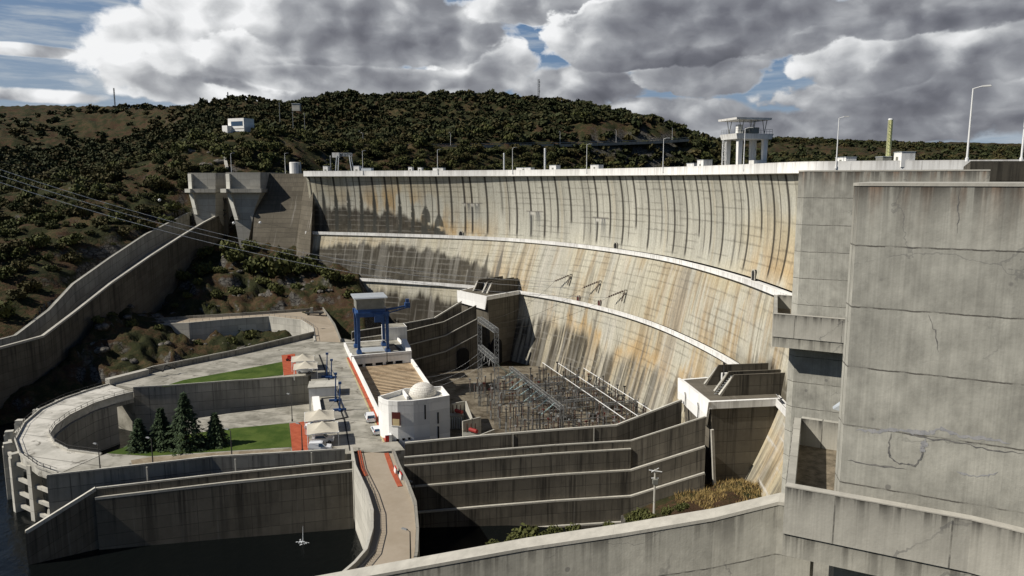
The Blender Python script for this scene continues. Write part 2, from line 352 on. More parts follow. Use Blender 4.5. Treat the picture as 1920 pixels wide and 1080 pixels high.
M['green_steel'] = plain('pale_blue_green_porcelain', (0.30, 0.42, 0.42), 0.4)
M['blue'] = plain('blue_crane_paint', (0.028, 0.075, 0.20), 0.45, 0, 0.2, 0.6)
M['steel'] = plain('galvanised_steel', (0.25, 0.255, 0.25), 0.5, 0.3, 0.15)
M['darksteel'] = plain('dark_steel', (0.05, 0.048, 0.045), 0.6)
M['brownporc'] = plain('brown_porcelain', (0.075, 0.045, 0.035), 0.35)
M['lampwhite'] = plain('lamp_paint', (0.72, 0.72, 0.70), 0.5, 0, 0.05)
M['red'] = plain('red_paint', (0.50, 0.03, 0.02), 0.5)
M['black'] = plain('black_opening', (0.008, 0.008, 0.008), 0.9)
M['glass'] = plain('window_glass', (0.03, 0.06, 0.11), 0.08, 0, 0.2, spec=0.6)
M['rubber'] = plain('rubber', (0.015, 0.015, 0.015), 0.8)
M['carwhite'] = plain('white_car_paint', (0.78, 0.79, 0.80), 0.25, 0, 0.02, spec=0.5)
M['cloth'] = plain('canopy_fabric', (0.50, 0.46, 0.37), 0.8, 0, 0.06)
M['grey'] = plain('grey_metal_sheet', (0.22, 0.22, 0.19), 0.6, 0.1, 0.2, 0.8)
M['zinc'] = plain('zinc_roof', (0.45, 0.48, 0.50), 0.5, 0.2, 0.1)
M['yellowpole'] = plain('yellow_green_pole_paint', (0.52, 0.52, 0.25), 0.5)
M['wire'] = plain('wire_aluminium', (0.70, 0.70, 0.68), 0.5, 0.0, 0.05)
# ------------------------------------------------------------------ the dam's double-curved shell
DAM_B = np.array([(-88, 317), (-80.8, 314.5), (-54.6, 306), (-21, 292.5), (0, 279.5), (18.6, 259.5), (33.7, 235), (44.5, 209), (50.6, 177), (52.6, 150), (52.5, 122), (50, 98), (45, 75), (40, 60)], float)
DAM_C = np.array([(-88, 318), (-81, 315), (-55, 307), (-21, 293), (0, 280), (19, 260), (34.5, 236), (45.5, 209.5), (52.5, 177.5), (56, 150), (65, 141.5), (76, 136.5), (88, 131.5), (106, 126)], float)
OFF2 = np.array([-7, -7, -7, -8, -8, -7, -6, -5.5, -4, -3.5, -5.0, -5.0, -4.0, -3.2], float)
def spl(P, t):
    P = np.asarray(P, float); n = len(P); i = np.clip(np.floor(t).astype(int), 0, n - 2); f = (t - i)
    if P.ndim > 1: f = f[:, None]
    g = lambda k: P[np.clip(k, 0, n - 1)]
    a, b, c, d = g(i - 1), g(i), g(i + 1), g(i + 2)
    return 0.5 * (2 * b + (c - a) * f + (2 * a - 5 * b + 4 * c - d) * f * f + (3 * b - a - 3 * c + d) * f ** 3)
_t = np.linspace(0, 13, 4001); _p = spl(DAM_B, _t); _s = np.r_[0, np.cumsum(np.hypot(*np.diff(_p, axis=0).T))]
DAM_LEN = _s[-1]
def dam_plan(u):
    """u metres along the shell from its left end -> base point, upstream normal, crest point, berm offset"""
    t = np.interp(u, _s, _t); p = spl(DAM_B, t); q = spl(DAM_B, np.minimum(t + 0.02, 13)) - spl(DAM_B, np.maximum(t - 0.02, 0))
    n = np.c_[-q[:, 1], q[:, 0]]; n /= np.linalg.norm(n, axis=1)[:, None]
    return p, n, spl(DAM_C, t), spl(OFF2, t)
def dam_off(u, z, tier):
    p, n, c, o2 = dam_plan(u); e = ((c - p) * n).sum(1)
    if tier == 0:
        k = np.clip((64.2 - z) / 23.2, 0, 1); a, m, b = 1.3 + e, 3.5 + e * 0.7, 3.7
        return a * (1 - k) * (1 - 2 * k) + m * 4 * k * (1 - k) + b * k * (2 * k - 1)
    if tier == 1:
        k = np.clip((41.0 - z) / 18.0, 0, 1); return 1.2 * (1 - k) + (o2 + 1.9) * k - 1.2 * k * (1 - k)
    k = np.clip((23.0 - z) / 25.0, 0, 1); return o2 + 1.1 - (6.5 + 5.0 * np.clip((u - 222) / 30, 0, 1)) * k ** 1.25
def dam_xyz(u, z, tier):
    p, n, c, o2 = dam_plan(u); o = dam_off(u, z, tier); return np.c_[p + n * o[:, None], z]
# stain boundaries along the shell: (u, z) found on the concrete itself
STAIN = {0: [(0, 52.5), (5, 52), (16, 50.5), (30.5, 49.7), (43, 48.8), (53, 45), (60.5, 42.8), (67, 40), (400, 36)],
         1: [(0, 35), (8, 35), (18, 36), (32.5, 36.8), (47.5, 36), (65, 34.5), (77.5, 32.5), (84.5, 30), (92.5, 26.5), (98, 22), (110, 17), (215, 17), (228, 25), (245, 27), (262, 26), (400, 27)],
         2: [(0, 17), (23, 17.5), (51, 18), (76, 17), (100, 15), (111, 13), (118, 15.2), (133, 14), (149, 11.5), (165, 9), (180, 11), (194, 10), (217, 14.8), (240, 15.2), (256, 14), (400, 14)]}
def dam_mat():
    m, T, b = newmat('dam_concrete')
    a = T.node('ShaderNodeVertexColor', layer_name='Col').outputs[0]
    uv = T.node('ShaderNodeTexCoord').outputs['UV']
    f = T.noise(uv, 1.6, 6, 0.7); st = T.noise(T.mapv(uv, (1.9, 0.10, 1)), 1.0, 5, 0.65)
    k = T.m('MULTIPLY', T.lin(f, 0.25, 0.75, 0.78, 1.20), T.lin(st, 0.25, 0.75, 0.76, 1.20))
    T.put(b.inputs['Base Color'], T.mix(1.0, a, T.comb(k, k, k), 'MULTIPLY')); b.inputs['Roughness'].default_value = 0.92; b.inputs['Specular IOR Level'].default_value = 0.1
    bp = T.node('ShaderNodeBump'); bp.inputs['Strength'].default_value = 0.3; bp.inputs['Distance'].default_value = 0.1; T.put(bp.inputs['Height'], f); T.l.new(bp.outputs[0], b.inputs['Normal'])
    return m
M['dam'] = dam_mat()
JA = [1.5 + 5.9 * i for i in range(13)] + [75.5 + 6.65 * i for i in range(42)]
def paint(u, z, tier):
    """colour of the concrete at (u, z): base, rust-orange bands, dark algae, lime lines, joints, drips"""
    base = np.array([0.415, 0.402, 0.338]); warm = np.array([0.425, 0.378, 0.265]); orange = np.array([0.42, 0.305, 0.165]); dark = np.array([0.048, 0.041, 0.031]); lime = np.array([0.43, 0.41, 0.36])
    n1 = fbm(u * 0.07, z * 0.10, 4, 11); n2 = fbm(u * 0.35, z * 0.05, 4, 23); n3 = fbm(u * 0.9, z * 0.5, 3, 5)
    sb = np.interp(u, *np.array(STAIN[tier]).T) + (fbm(u * 0.33, z * 0.02, 3, 31) - 0.5) * 4.5 + (fbm(u * 1.3, z * 0.015, 2, 37) - 0.5) * 3.0
    w = np.clip(sstep(n1, 0.35, 0.7) * (0.35 + 0.4 * (u > 200)) + 0.05 + (0.22 if tier else 0.0), 0, 1)
    if tier == 0: w = np.clip(w * (0.30 + 1.4 * sstep(u, 95, 40) + 0.8 * sstep(u, 195, 235)), 0, 1)
    c = base[None] * (1 - w[:, None]) + warm[None] * w[:, None]
    # orange seepage above the dark zone
    if tier == 0: om = np.exp(-np.abs(z - sb - 3.0) / 5.5) * sstep(u, 18, 40) * sstep(u, 95, 70) * 0.9 + np.exp(-np.abs(z - 44) / 5.5) * sstep(u, 210, 226) * 0.75 + np.exp(-((z - 56) / 4) ** 2) * sstep(u, 6, 20) * sstep(u, 60, 40) * 0.35
    elif tier == 1: om = np.exp(-np.abs(z - sb - 2.0) / 4.0) * sstep(u, 84, 97) * sstep(u, 150, 120) * 0.85 + 0.35 * sstep(n2, 0.45, 0.65) * sstep(u, 40, 130) + 0.25 * sstep(z, 38, 28) * sstep(u, 150, 205) * sstep(n2, 0.35, 0.6) + 0.3 * np.exp(-np.abs(z - sb - 1.5) / 2.5) * sstep(u, 60, 40)
    else: om = np.exp(-np.abs(z - sb - 2.5) / 3.5) * sstep(u, 100, 120) * (0.85 - 0.45 * sstep(u, 175, 215)) + 0.3 * sstep(n2, 0.45, 0.6) * sstep(u, 110, 150)
    om = np.clip(om * sstep(n2 + (n1 - 0.5) * 0.8, 0.32, 0.58) * 1.15, 0, 1)[:, None]; c = c * (1 - om) + orange * om
    # broad vertical tone bands
    tb = 0.84 + 0.32 * fbm(u * 0.16, z * 0.012, 3, 71); c = c * tb[:, None]
    # streaks of grey running down
    gs = sstep(n2, 0.52, 0.72) * (0.30 if tier == 0 else 0.45); c = c * (1 - gs[:, None] * 0.50)
    # algae-dark lower zone
    dk = sstep(z, sb + (1.8 if tier == 2 else 1.0), sb - (2.6 if tier == 2 else 1.3)); amt = 0.95 if tier < 2 else 0.82 + 0.14 * sstep(u, 112, 96) + 0.1 * sstep(u, 170, 140) - 0.22 * sstep(u, 195, 215)
    if tier == 1: amt = np.where(u > 200, 0.35 + 0.5 * sstep(u, 228, 250), 0.93)
    if tier == 2: dk = dk * np.clip(0.15 + 1.1 * sstep(fbm(u * 0.75, z * 0.04, 4, 29), 0.36, 0.60) + sstep(u, 112, 96), 0, 1)
    dk = dk * amt * (0.90 + 0.16 * n3); dk = np.clip(dk, 0, 0.97)[:, None]
    dc = dark[None] * (0.40 + 0.55 * fbm(u * 0.2, z * 0.25, 4, 91))[:, None]; c = c * (1 - dk) + dc * dk
    dkf = dk[:, 0]
    # pour lines every two metres: dark hairlines where dry, pale lime where dark
    ln = np.abs(((z + (n3 - 0.5) * 0.25) / 2.0 + 0.5) % 1 - 0.5) * 2.0; hl = sstep(ln, 0.26, 0.10) * sstep(fbm(u * 0.12, z * 0.5, 3, 44), 0.35, 0.6)
    c = c * (1 - (hl * (1 - dkf) * 0.36)[:, None]); k = (hl * dkf * 0.24)[:, None]; c = c * (1 - k) + lime * k
    # lime run-downs inside the dark zone
    vl = sstep(fbm(u * 0.55, z * 0.03, 3, 57), 0.585, 0.69) * dkf * (0.22 if tier else 0.12); c = c * (1 - vl[:, None]) + lime * vl[:, None]
    # contraction joints
    if tier == 0:
        for i, j in enumerate(JA):
            d = np.abs(u - j); big = 1.0 if i % 6 != 3 else 0.6
            ln = (0.36 * sstep(d, 0.62, 0.28)) * big * 2.5; z0_ = 40.5 + 6 * ((i * 7) % 5 == 0); fade = sstep(z, z0_, z0_ + 2.5 + 4 * ((i * 3) % 4 == 1))
            g = np.clip(ln, 0, 0.93 * big) * fade; c = c * (1 - g[:, None]) + np.array([0.03, 0.026, 0.022]) * g[:, None]
            if j < 66:                                           # fir-shaped drips over the dark zone
                top = np.interp(j, [0, 20, 45, 55, 66], [59.5, 60, 57, 53, 47]); wd = np.clip((top - z) * 0.13, 0, 0.75) + 0.1 * n3 + (j > 50) * np.clip((top - z) * 0.3, 0, 1.2)
                g = sstep(d, wd + 0.35, wd - 0.15) * sstep(z, top, top - 2) * 0.9 * sstep(fbm(u * 0.5 + i, z * 0.8, 2, i), 0.2, 0.35); c = c * (1 - g[:, None]) + np.array([0.05, 0.05, 0.043]) * g[:, None]
            d2 = np.abs(u - j - 3.1); g = sstep(d2, 0.30, 0.12) * 0.75 * (0.5 + 0.9 * ((i * 5) % 3 == 0)) * sstep(z, 41, 47 + 6 * (i % 3)); g = np.clip(g, 0, 0.8); c = c * (1 - g[:, None]) + np.array([0.06, 0.052, 0.042]) * g[:, None]
            d3 = np.abs(u - j - 2.0); g = sstep(d3, 1.0, 0.2) * 0.28 * ((i * 11) % 4 == 1) * (u > 70); c = c * (1 - g[:, None]) + np.array([0.36, 0.30, 0.20]) * g[:, None]
        for uu, zt, wd in ((75.5, 53.5, 4.0), (104, 51.0, 3.6), (137, 50.0, 3.6)):      # leaking lifts with lime and grey run-off
            g = sstep(np.abs(u - uu), wd, wd * 0.6) * sstep(z, zt + 0.05, zt - 0.05) * np.exp(-(zt - z) / 4.5) * sstep(fbm(u * 1.3, z * 0.06, 3, int(uu)), 0.35, 0.55); g = np.clip(g * 0.9, 0, 1)
            c = c * (1 - g[:, None]) + np.array([0.10, 0.105, 0.105]) * g[:, None]
            g = sstep(np.abs(u - uu), wd, wd * 0.8) * sstep(z, zt - 1.6, zt - 0.6) * (z < zt) * sstep(fbm(u * 2.2, z * 0.2, 2, int(uu) + 3), 0.5, 0.6) * 0.8; c = c * (1 - g[:, None]) + lime * 1.3 * g[:, None]
            g = sstep(np.abs(u - uu), wd * 1.3, wd) * sstep(np.abs(z - zt - 0.15), 0.3, 0.1) * 0.8; c = c * (1 - g[:, None]) + np.array([0.12, 0.11, 0.1]) * g[:, None]
        c = c * (1 - 0.10 * (u % 13.3 > 12.0) * sstep(u, 70, 80))[:, None]
    else:
        step = 12.4 if tier == 1 else 14.4
        for i in range(30):
            j = (3.5 if tier == 1 else 5.0) + step * i; d = np.abs(u - j); g = sstep(d, 0.30, 0.12) * (0.45 if tier == 1 else 0.6); g = g * sstep(fbm(u * 0.0 + i, z * 0.2, 2, 8), 0.2, 0.5)
            tgt = np.where(dkf[:, None] > 0.5, lime[None] * 0.8, np.array([[0.10, 0.085, 0.065]])); c = c * (1 - g[:, None]) + tgt * g[:, None]
            if tier == 1 and i in (7, 8) or tier == 2 and i % 2 == 0:
                g = sstep(d, 0.9, 0.2) * 0.55 * sstep(z, 36 if tier == 1 else 20, 26 if tier == 1 else 12); c = c * (1 - g[:, None]) + np.array([0.07, 0.06, 0.05]) * g[:, None]
        if tier == 1:                                            # a few fir drips near the far outlet block
            for j, top in ((86, 36), (92.5, 37.5), (98, 31), (79, 33), (141, 38)):
                d = np.abs(u - j); wd = np.clip((top - z) * 0.13, 0, 0.9); g = sstep(d, wd + 0.3, wd - 0.15) * sstep(z, top, top - 2) * 0.85 * (0.5 if j > 100 else 1); c = c * (1 - g[:, None]) + np.array([0.075, 0.068, 0.056]) * g[:, None]
        gr = sstep(fbm(u * 0.12, z * 0.03, 3, 66), 0.55, 0.66) * 0.30 * (1 - dkf); grey = np.array([0.30, 0.30, 0.28]); c = c * (1 - gr[:, None]) + grey * gr[:, None]
        if tier == 2 or True:                                    # bright and dark fine curtains
            bs = fbm(u * 0.8, z * 0.035, 4, 15 + tier); g = sstep(bs, 0.56, 0.70) * 0.4 * (1 - dkf * 0.92); c = c * (1 - g[:, None]) + np.array([0.47, 0.44, 0.37]) * g[:, None]
            g = sstep(bs, 0.42, 0.30) * 0.42 * sstep(u, 60, 100); c = c * (1 - g[:, None]) + np.array([0.13, 0.112, 0.085]) * g[:, None]
        if tier == 2:
            g = sstep(u, 226, 236) * hl * 0.7; c = c * (1 - g[:, None]) + np.array([0.55, 0.53, 0.48]) * g[:, None]
    return np.clip(c, 0.01, 0.8)

dam = thing('arch_dam', 'huge pale concrete arch dam with stained curving face and white crest parapet', 'dam', (0, 279, -2))
def dam_face(name, tier, z0, z1, du, dz, label):
    u = np.arange(0, DAM_LEN, du); z = np.arange(z1, z0 - 1e-6, -dz); nu, nv = len(u), len(z)
    U, Z = np.meshgrid(u, z, indexing='ij'); U = U.ravel(); Z = Z.ravel()
    V = dam_xyz(U, Z, tier); c = paint(U, Z, tier)
    o = np_mesh(name, V - np.array([0, 279, -2]), grid_faces(nu, nv), M['dam'], True, c, np.c_[U, Z]); o.parent = dam; o['label'] = label; return o
dam_face('upper_face', 0, 40.6, 64.4, 0.22, 0.3, 'upper dam face ruled by dark vertical joint streaks under the white parapet')
dam_face('middle_face', 1, 22.4, 40.6, 0.3, 0.3, 'middle dam face between the two white walkways, orange and grey stains')
dam_face('lower_face', 2, -4.0, 22.4, 0.3, 0.3, 'lowest dam face behind the switchyard, streaked grey and brown')

def sweep(name, mat, us, prof, curve, label=None):
    """profile [(offset upstream, z)...] swept along the shell"""
    us = np.asarray(us, float); p, n, c, o2 = dam_plan(us); B = {'B': p, 'C': c, '2': p + n * o2[:, None]}[curve]
    mb = MB(); S = np.r_[0, np.cumsum(np.hypot(*np.diff(B, axis=0).T))]
    rings = [[(B[i, 0] + n[i, 0] * o, B[i, 1] + n[i, 1] * o, zz) for o, zz in prof] for i in range(len(us))]
    k = len(prof); per = [0]
    for j in range(k): per.append(per[-1] + math.dist(prof[j], prof[(j + 1) % k]))
    for i in range(len(us) - 1):
        for j in range(k):
            jj = (j + 1) % k; mb.face([rings[i][j], rings[i + 1][j], rings[i + 1][jj], rings[i][jj]], [(S[i], -per[j]), (S[i + 1], -per[j]), (S[i + 1], -per[j + 1]), (S[i], -per[j + 1])])
    mb.face(rings[0][::-1]); mb.face(rings[-1])
    o = mb.build(name, mat, dam); 
    if label: o['label'] = label
    return o
US = np.arange(0, DAM_LEN, 2.0)
sweep('crest_parapet', M['white'], US, [(0, 66.4), (0, 64.2), (0.45, 64.05), (0.45, 66.4)], 'C')
sweep('crest_road', M['wall'], US, [(0.45, 65.2), (0.45, 64.2), (8.5, 64.2), (8.5, 65.2)], 'C')
sweep('upstream_parapet', M['white'], US, [(8.0, 66.2), (8.0, 65.2), (8.5, 65.2), (8.5, 66.2)], 'C')
sweep('walkway', M['white'], US[:-10], [(0, 41.1), (0, 39.9), (0.3, 39.75), (4.6, 39.75), (4.6, 40.1), (0.3, 40.1), (0.3, 41.1)], 'B', 'upper white walkway curving across the middle of the dam face')
sweep('walkway', M['white'], US[:-10], [(0, 23.1), (0, 21.9), (0.3, 21.75), (2.6, 21.75), (2.6, 22.1), (0.3, 22.1), (0.3, 23.1)], '2', 'lower white walkway curving round to the two outlet blocks')
def arch_door(u, z, tier, w=1.5, h=2.4, red=False):
    uu = np.array([u]); p, n, c, o2 = dam_plan(uu); q = dam_xyz(uu, np.array([z + 1.0]), tier)[0]; nn = n[0]; t = np.array([nn[1], -nn[0]])
    prof = [(-w / 2, 0), (w / 2, 0)] + [(w / 2 * math.cos(a), h - w / 2 + w / 2 * math.sin(a)) for a in np.linspace(0, math.pi, 9)]
    mb = MB(); pt = lambda s, zz, o: (q[0] + t[0] * s - nn[0] * o, q[1] + t[1] * s - nn[1] * o, z + zz)
    mb.loft([pt(s, zz, -1.0) for s, zz in prof][::-1], [pt(s, zz, 0.25) for s, zz in prof][::-1]); mb.build('door', M['red_door'] if red else M['black'], dam)
    fr = MB()
    for (a, b) in zip(prof[1:-1], prof[2:]): fr.bar(pt(a[0], a[1], 0.3), pt(b[0], b[1], 0.3), 0.14)
    fr.bar(pt(prof[0][0], 0, 0.3), pt(prof[-1][0], prof[-1][1], 0.3), 0.14); fr.build('door_frame', M['wall_light'], dam)
M['red_door'] = plain('dark_red_door', (0.07, 0.012, 0.01), 0.6)
for u, tier, zz, red in ((70.5, 0, 40.1, False), (146, 0, 40.1, False), (222, 0, 40.1, False), (102, 1, 22.1, True), (148.5, 1, 22.1, True), (137, 1, 22.1, True)): arch_door(u, zz, tier, 1.4 if tier else 1.7, 2.5, red)
# strain insulators and their brackets high on the middle face, one thing each
def strain(u, z, label):
    q = dam_xyz(np.array([u]), np.array([z]), 1)[0]; nn = dam_plan(np.array([u]))[1][0]; b = Vector(q)
    t = thing('strain_insulator', label, 'insulator', b, 'strain insulators hung on the dam face'); out = Vector((-nn[0], -nn[1], 0)); side = Vector((out.y, -out.x, 0))
    mb = MB(); mb.bar(b, b + out * 0.9 + Vector((0, 0, 0.1)), 0.16); mb.build('bracket', M['darksteel'], t)
    for a, nme in ((out * 3.2 + side * 5.0 + Vector((0, 0, -2.7)), 'insulator_string'), (out * 1.0 + side * 0.3 + Vector((0, 0, -3.6)), 'insulator_string')):
        mb = MB(); s = b + out * 0.8
        for k in range(7): mb.bar(s + a * (0.12 + 0.12 * k), s + a * (0.18 + 0.12 * k), 0.30, n=6)
        mb.bar(s, s + a, 0.08); mb.build(nme, M['brownporc'], t)
    return b + out * 3.8 + side * 5.0 + Vector((0, 0, -2.7))
STR = [strain(130.5, 30.8, 'leftmost of three brown insulator strings anchored high on the dam face'), strain(146.5, 30.4, 'middle one of three brown insulator strings anchored on the dam face'), strain(161.0, 29.3, 'rightmost of three brown insulator strings anchored on the dam face')]

# ------------------------------------------------------------------ outlet blocks standing against the dam
def outlet_block(name_label, A, B, C, Dp, zt=23.0, zb=-3.0, inset=3.0, near=True):
    """A,B = downstream corners, C,Dp = corners in the dam; panel side is A-B"""
    A, B, C, Dp = [Vector((p[0], p[1], 0)) for p in (A, B, C, Dp)]
    base = (A + B + C + Dp) / 4; base.z = zb
    t = thing('outlet_block', name_label, 'outlet block', base)
    e = (C - B).normalized(); e2 = (Dp - A).normalized(); ab = (B - A).normalized()
    lo = [A + e2 * inset, Dp, C, B + e * inset]; hi = [A + e2 * 0.4, Dp, C, B + e * 0.4]
    mb = MB(); mb.loft([Vector((p.x, p.y, zb)) for p in lo][::-1], [Vector((p.x, p.y, zt - 1.2)) for p in hi][::-1]); mb.build('body', M['wall_dark'], t, ztop=zt - 1)
    tr = MB(); tr.loft([Vector((p.x, p.y, zt - 1.2)) for p in (A - ab * 0.3, B + ab * 0.3, C + ab * 0.3, Dp - ab * .3)], [Vector((p.x, p.y, zt + 0.15)) for p in (A - ab * 0.3, B + ab * 0.3, C + ab * 0.3, Dp - ab * .3)]); tr.build('roof_slab', M['white'], t)
    sc = MB(); top = [p + Vector((0, 0, zt + 0.17)) for p in (A + e2 * 0.4 + ab * .4, B + e * .4 - ab * .4, C - ab * .4, Dp + ab * .4)]; sc.face(top); sc.build('roof_surface', M['wall_dark'], t)
    f = (-e2 - e).normalized()           # outwards, downstream
    pn = MB(); P0, P1 = A - ab * 1.2 + f * 0.3, B + ab * 0.5 + f * 0.3; d = Vector((0, 0, -4.3)) + f * -0.2
    q = [P0 + Vector((0, 0, zt + .2)), P1 + Vector((0, 0, zt + .2)), P1 - ab * 1.2 + Vector((0, 0, zt - 4.6)), P0 + ab * 0.3 + Vector((0, 0, zt - 4.0))]
    pn.loft([p - f * 0.45 for p in q], q); pn.build('front_panel', M['white_wall'], t)
    # parapet walls, stair trunks and platforms on the roof
    rc = MB(); w = (C - B).length; base_in = lambda s, r: A + (B - A) * s + (e * (1 - s) * 0 + e) * r
    def rbox(s0, s1, r0, r1, h, bm, z=zt + 0.16):
        P = [A + (B - A) * s0 + e * r0, A + (B - A) * s1 + e * r0, A + (B - A) * s1 + e * r1, A + (B - A) * s0 + e * r1]
        bm.loft([Vector((p.x, p.y, z)) for p in P], [Vector((p.x, p.y, z + h)) for p in P])
    for s in (0.30, 0.64, 0.80):
        m2 = MB(); h = 4.0
        P = [A + (B - A) * s + e * r for r in (3.4, 5.8, w + 2.5)]; dn = (B - A).normalized() * 0.35
        for off in (0,):
            z = zt + 0.16
            lo = [P[0], P[2], P[2] + dn, P[0] + dn]
            m2.loft([Vector((p.x, p.y, z)) for p in lo], [Vector((p.x, p.y, z + hh)) for p, hh in zip([P[1], P[2], P[2] + dn, P[1] + dn], (h, h, h, h))])
        m2.build('roof_wall', M['wall_dark'], t)
        m3 = MB(); q0 = P[0] + Vector((0, 0, zt + .2)) - dn * 0.6; q1 = P[1] + Vector((0, 0, zt + 3.5)) - dn * 0.6
        m3.bar(q0, q1, 0.42); m3.bar(q1, q1 + e * 0.7, 0.42); m3.build('wall_cap', M['wall_light'], t)
    pl = MB(); rbox(0.34, 0.62, w * 0.62, w + 1.5, 2.2, pl); pl.build('platform', M['wall'], t)
    wp = MB(); rbox(0.36, 0.40, w * 0.45, w * 0.75, 2.6, wp); wp.build('white_upstand', M['white'], t)
    st = MB()
    s0 = A + (B - A) * 0.72 + e * 3.0 + Vector((0, 0, zt + .2)); s1 = A + (B - A) * 0.72 + e * 6.0 + Vector((0, 0, zt + 3.4))
    for k in range(9): st.box(s0.lerp(s1, k / 8.0), (0.5, 0.5, 0.12), math.atan2(e.y, e.x))
    st.build('stair', M['steel'], t)
    po = MB(); pp = A + (B - A) * 0.55 + e * (w * 0.4); po.bar(pp + Vector((0, 0, zt)), pp + Vector((0, 0, zt + 5.2)), 0.14); po.bar(pp + Vector((0, 0, zt + 5.2)), pp + Vector((0, 0, zt + 5.5)), 0.28); po.build('mast', M['darksteel'], t)
    if near:
        for s in (0.30, 0.72):
            pi = MB(); p = P0.lerp(P1, s) + f * 0.25; pi.poly([p + Vector((0, 0, zt - 1.3)), p + Vector((0, 0, zt - 2.2)) + ab * .4, p + ab * .2 + Vector((0, 0, zt - 5.2))], 0.10)
            pi.build('drain_pipe', M['darksteel'], t)
    return t
outlet_block('near concrete outlet block with white roof edge and white front panel beside the grass mound', (34, 145.5), (35.7, 130.6), (49.2, 132.6), (51, 150.5))
outlet_block('far concrete outlet block with white front panel above the lattice gantry', (-19, 266), (-8.8, 253.2), (2.5, 266.5), (-10, 284), near=False)
# ------------------------------------------------------------------ water
def water_mat():
    m, T, b = newmat('river_water'); P = T.node('ShaderNodeTexCoord').outputs['Object']
    b.inputs['Base Color'].default_value = (0.004, 0.005, 0.005, 1); b.inputs['Roughness'].default_value = 0.15; b.inputs['Specular IOR Level'].default_value = 0.16
    n = T.m('ADD', T.noise(T.mapv(P, (0.9, 0.5, 1)), 1.0, 4, 0.6), T.m('MULTIPLY', T.noise(P, 0.15, 3, 0.5), 1.5))
    bp = T.node('ShaderNodeBump'); bp.inputs['Strength'].default_value = 0.5; bp.inputs['Distance'].default_value = 0.25; T.put(bp.inputs['Height'], n); T.l.new(bp.outputs[0], b.inputs['Normal'])
    return m
M['water'] = water_mat()
def sheet(name, pts, z, mat, kind='structure'):
    mb = MB(); mb.face([(p[0], p[1], z if len(p) < 3 else p[2]) for p in pts]); o = mb.build(name, mat); return tag(o, kind=kind)
sheet('river', [(-420, 40), (60, 40), (60, 118), (36, 126), (-20, 131), (-45, 150), (-50, 200), (-92, 204), (-104, 330), (-420, 330)], 0.0, M['water'])
sheet('reservoir', [(-80, 326), (-20, 302), (22, 272), (50, 225), (62, 180), (66, 120), (90, 80), (700, 200), (1600, 1900), (-60, 1900), (-60, 480)], 61.0, M['water'])

# ------------------------------------------------------------------ left gravity abutment, far spillway piers, far spillway chute
mb = MB()
top = [at(572, 322, fwd=345), (-84.5, 322), (-84.5, 360), (-122, 360), at(482, 322, fwd=347)]
lo = [at(546, 480, fwd=318), (-84.5, 306), (-84.5, 360), (-122, 360), at(466, 480, fwd=320)]
P1 = [Vector((p[0], p[1], 65.6)) for p in top]; P0 = [Vector((p[0], p[1], 20)) for p in lo]
mb.loft(P0, P1); o = mb.build('gravity_block', M['dark_concrete'], ztop=65.6); tag(o, 'dark stained sloping concrete block between the far spillway piers and the arch', 'dam abutment')

def far_pier(name_label, pts, f0, f1, corbel):
    """silhouette points (px, py at distance f0), front to back"""
    P = [at(px, py, fwd=f0) for px, py in pts]; t = thing('spillway_pier', name_label, 'spillway pier', (P[0].x, f0, 20))
    mb = MB(); Q = [Vector((p.x * 1.0 + 2.0, f1, p.z)) for p in P]; mb.loft(P[::-1], Q[::-1])
    mb.build('body', M['wall_light'] if False else M['pier_far'], t, ztop=66)
    (x0, x1, y0, y1) = corbel; a = at(x0, y0, fwd=f0 - 2.5); b = at(x1, y1, fwd=f0 - 2.5)
    c = MB(); c.box(((a.x + b.x) / 2, f0 + 3.0, b.z), (b.x - a.x, 11.0, a.z - b.z)); c.build('corbel', M['pier_far'], t, ztop=a.z + .2)
    nx = at(pts[0][0], 330, fwd=f0).x; tri = lambda xx, z, k=1.0: [Vector((xx, f0 + .05, z)), Vector((xx + 2.3 * k, f0 - 1.7, z)), Vector((xx + 2.35 * k, f0 + .05, z))]
    n = MB(); n.loft(tri(nx - .02, a.z + .02), tri(nx - .02, 65.4)); n.loft(tri(P[-1].x - .05, P[-1].z, 1.0), tri(nx - .02, b.z - .02)); n.build('nose', M['nose'], t, ztop=66)
    c2 = MB(); c2.prism([(a.x - .05, f0 - 2.45), (a.x + 3.2, f0 - 4.3), (a.x + 3.3, f0 - 2.45)], b.z, a.z); c2.build('corbel_nose', M['nose'], t, ztop=a.z)
    return t
M['nose'] = concrete('pier_nose_concrete', (0.46, 0.45, 0.40), (0.1, 0.09, 0.08), 0.4, 2.0, 4.0, 30, 0.12, 0.5, blot=0.2, fine=0.25)  # paler than the pier body: sunlight on the nose put into the colour
M['pier_far'] = concrete('far_pier_concrete', (0.34, 0.325, 0.285), (0.05, 0.046, 0.04), 0.5, 2.5, 3.0, 9.0, 0.14, 0.45, blot=0.25, fine=0.3)
far_pier('right-hand far spillway pier with a lit white nose and corbel band', [(423, 323), (488, 323), (488, 364), (478, 390), (462, 470), (452, 478), (440, 412)], 336, 366, (413, 490, 354, 361))
far_pier('left-hand far spillway pier partly hidden, lit white nose against the hillside', [(352, 324), (404, 324), (404, 420), (400, 470), (380, 470), (364, 402)], 344, 372, (346, 404, 354, 361))
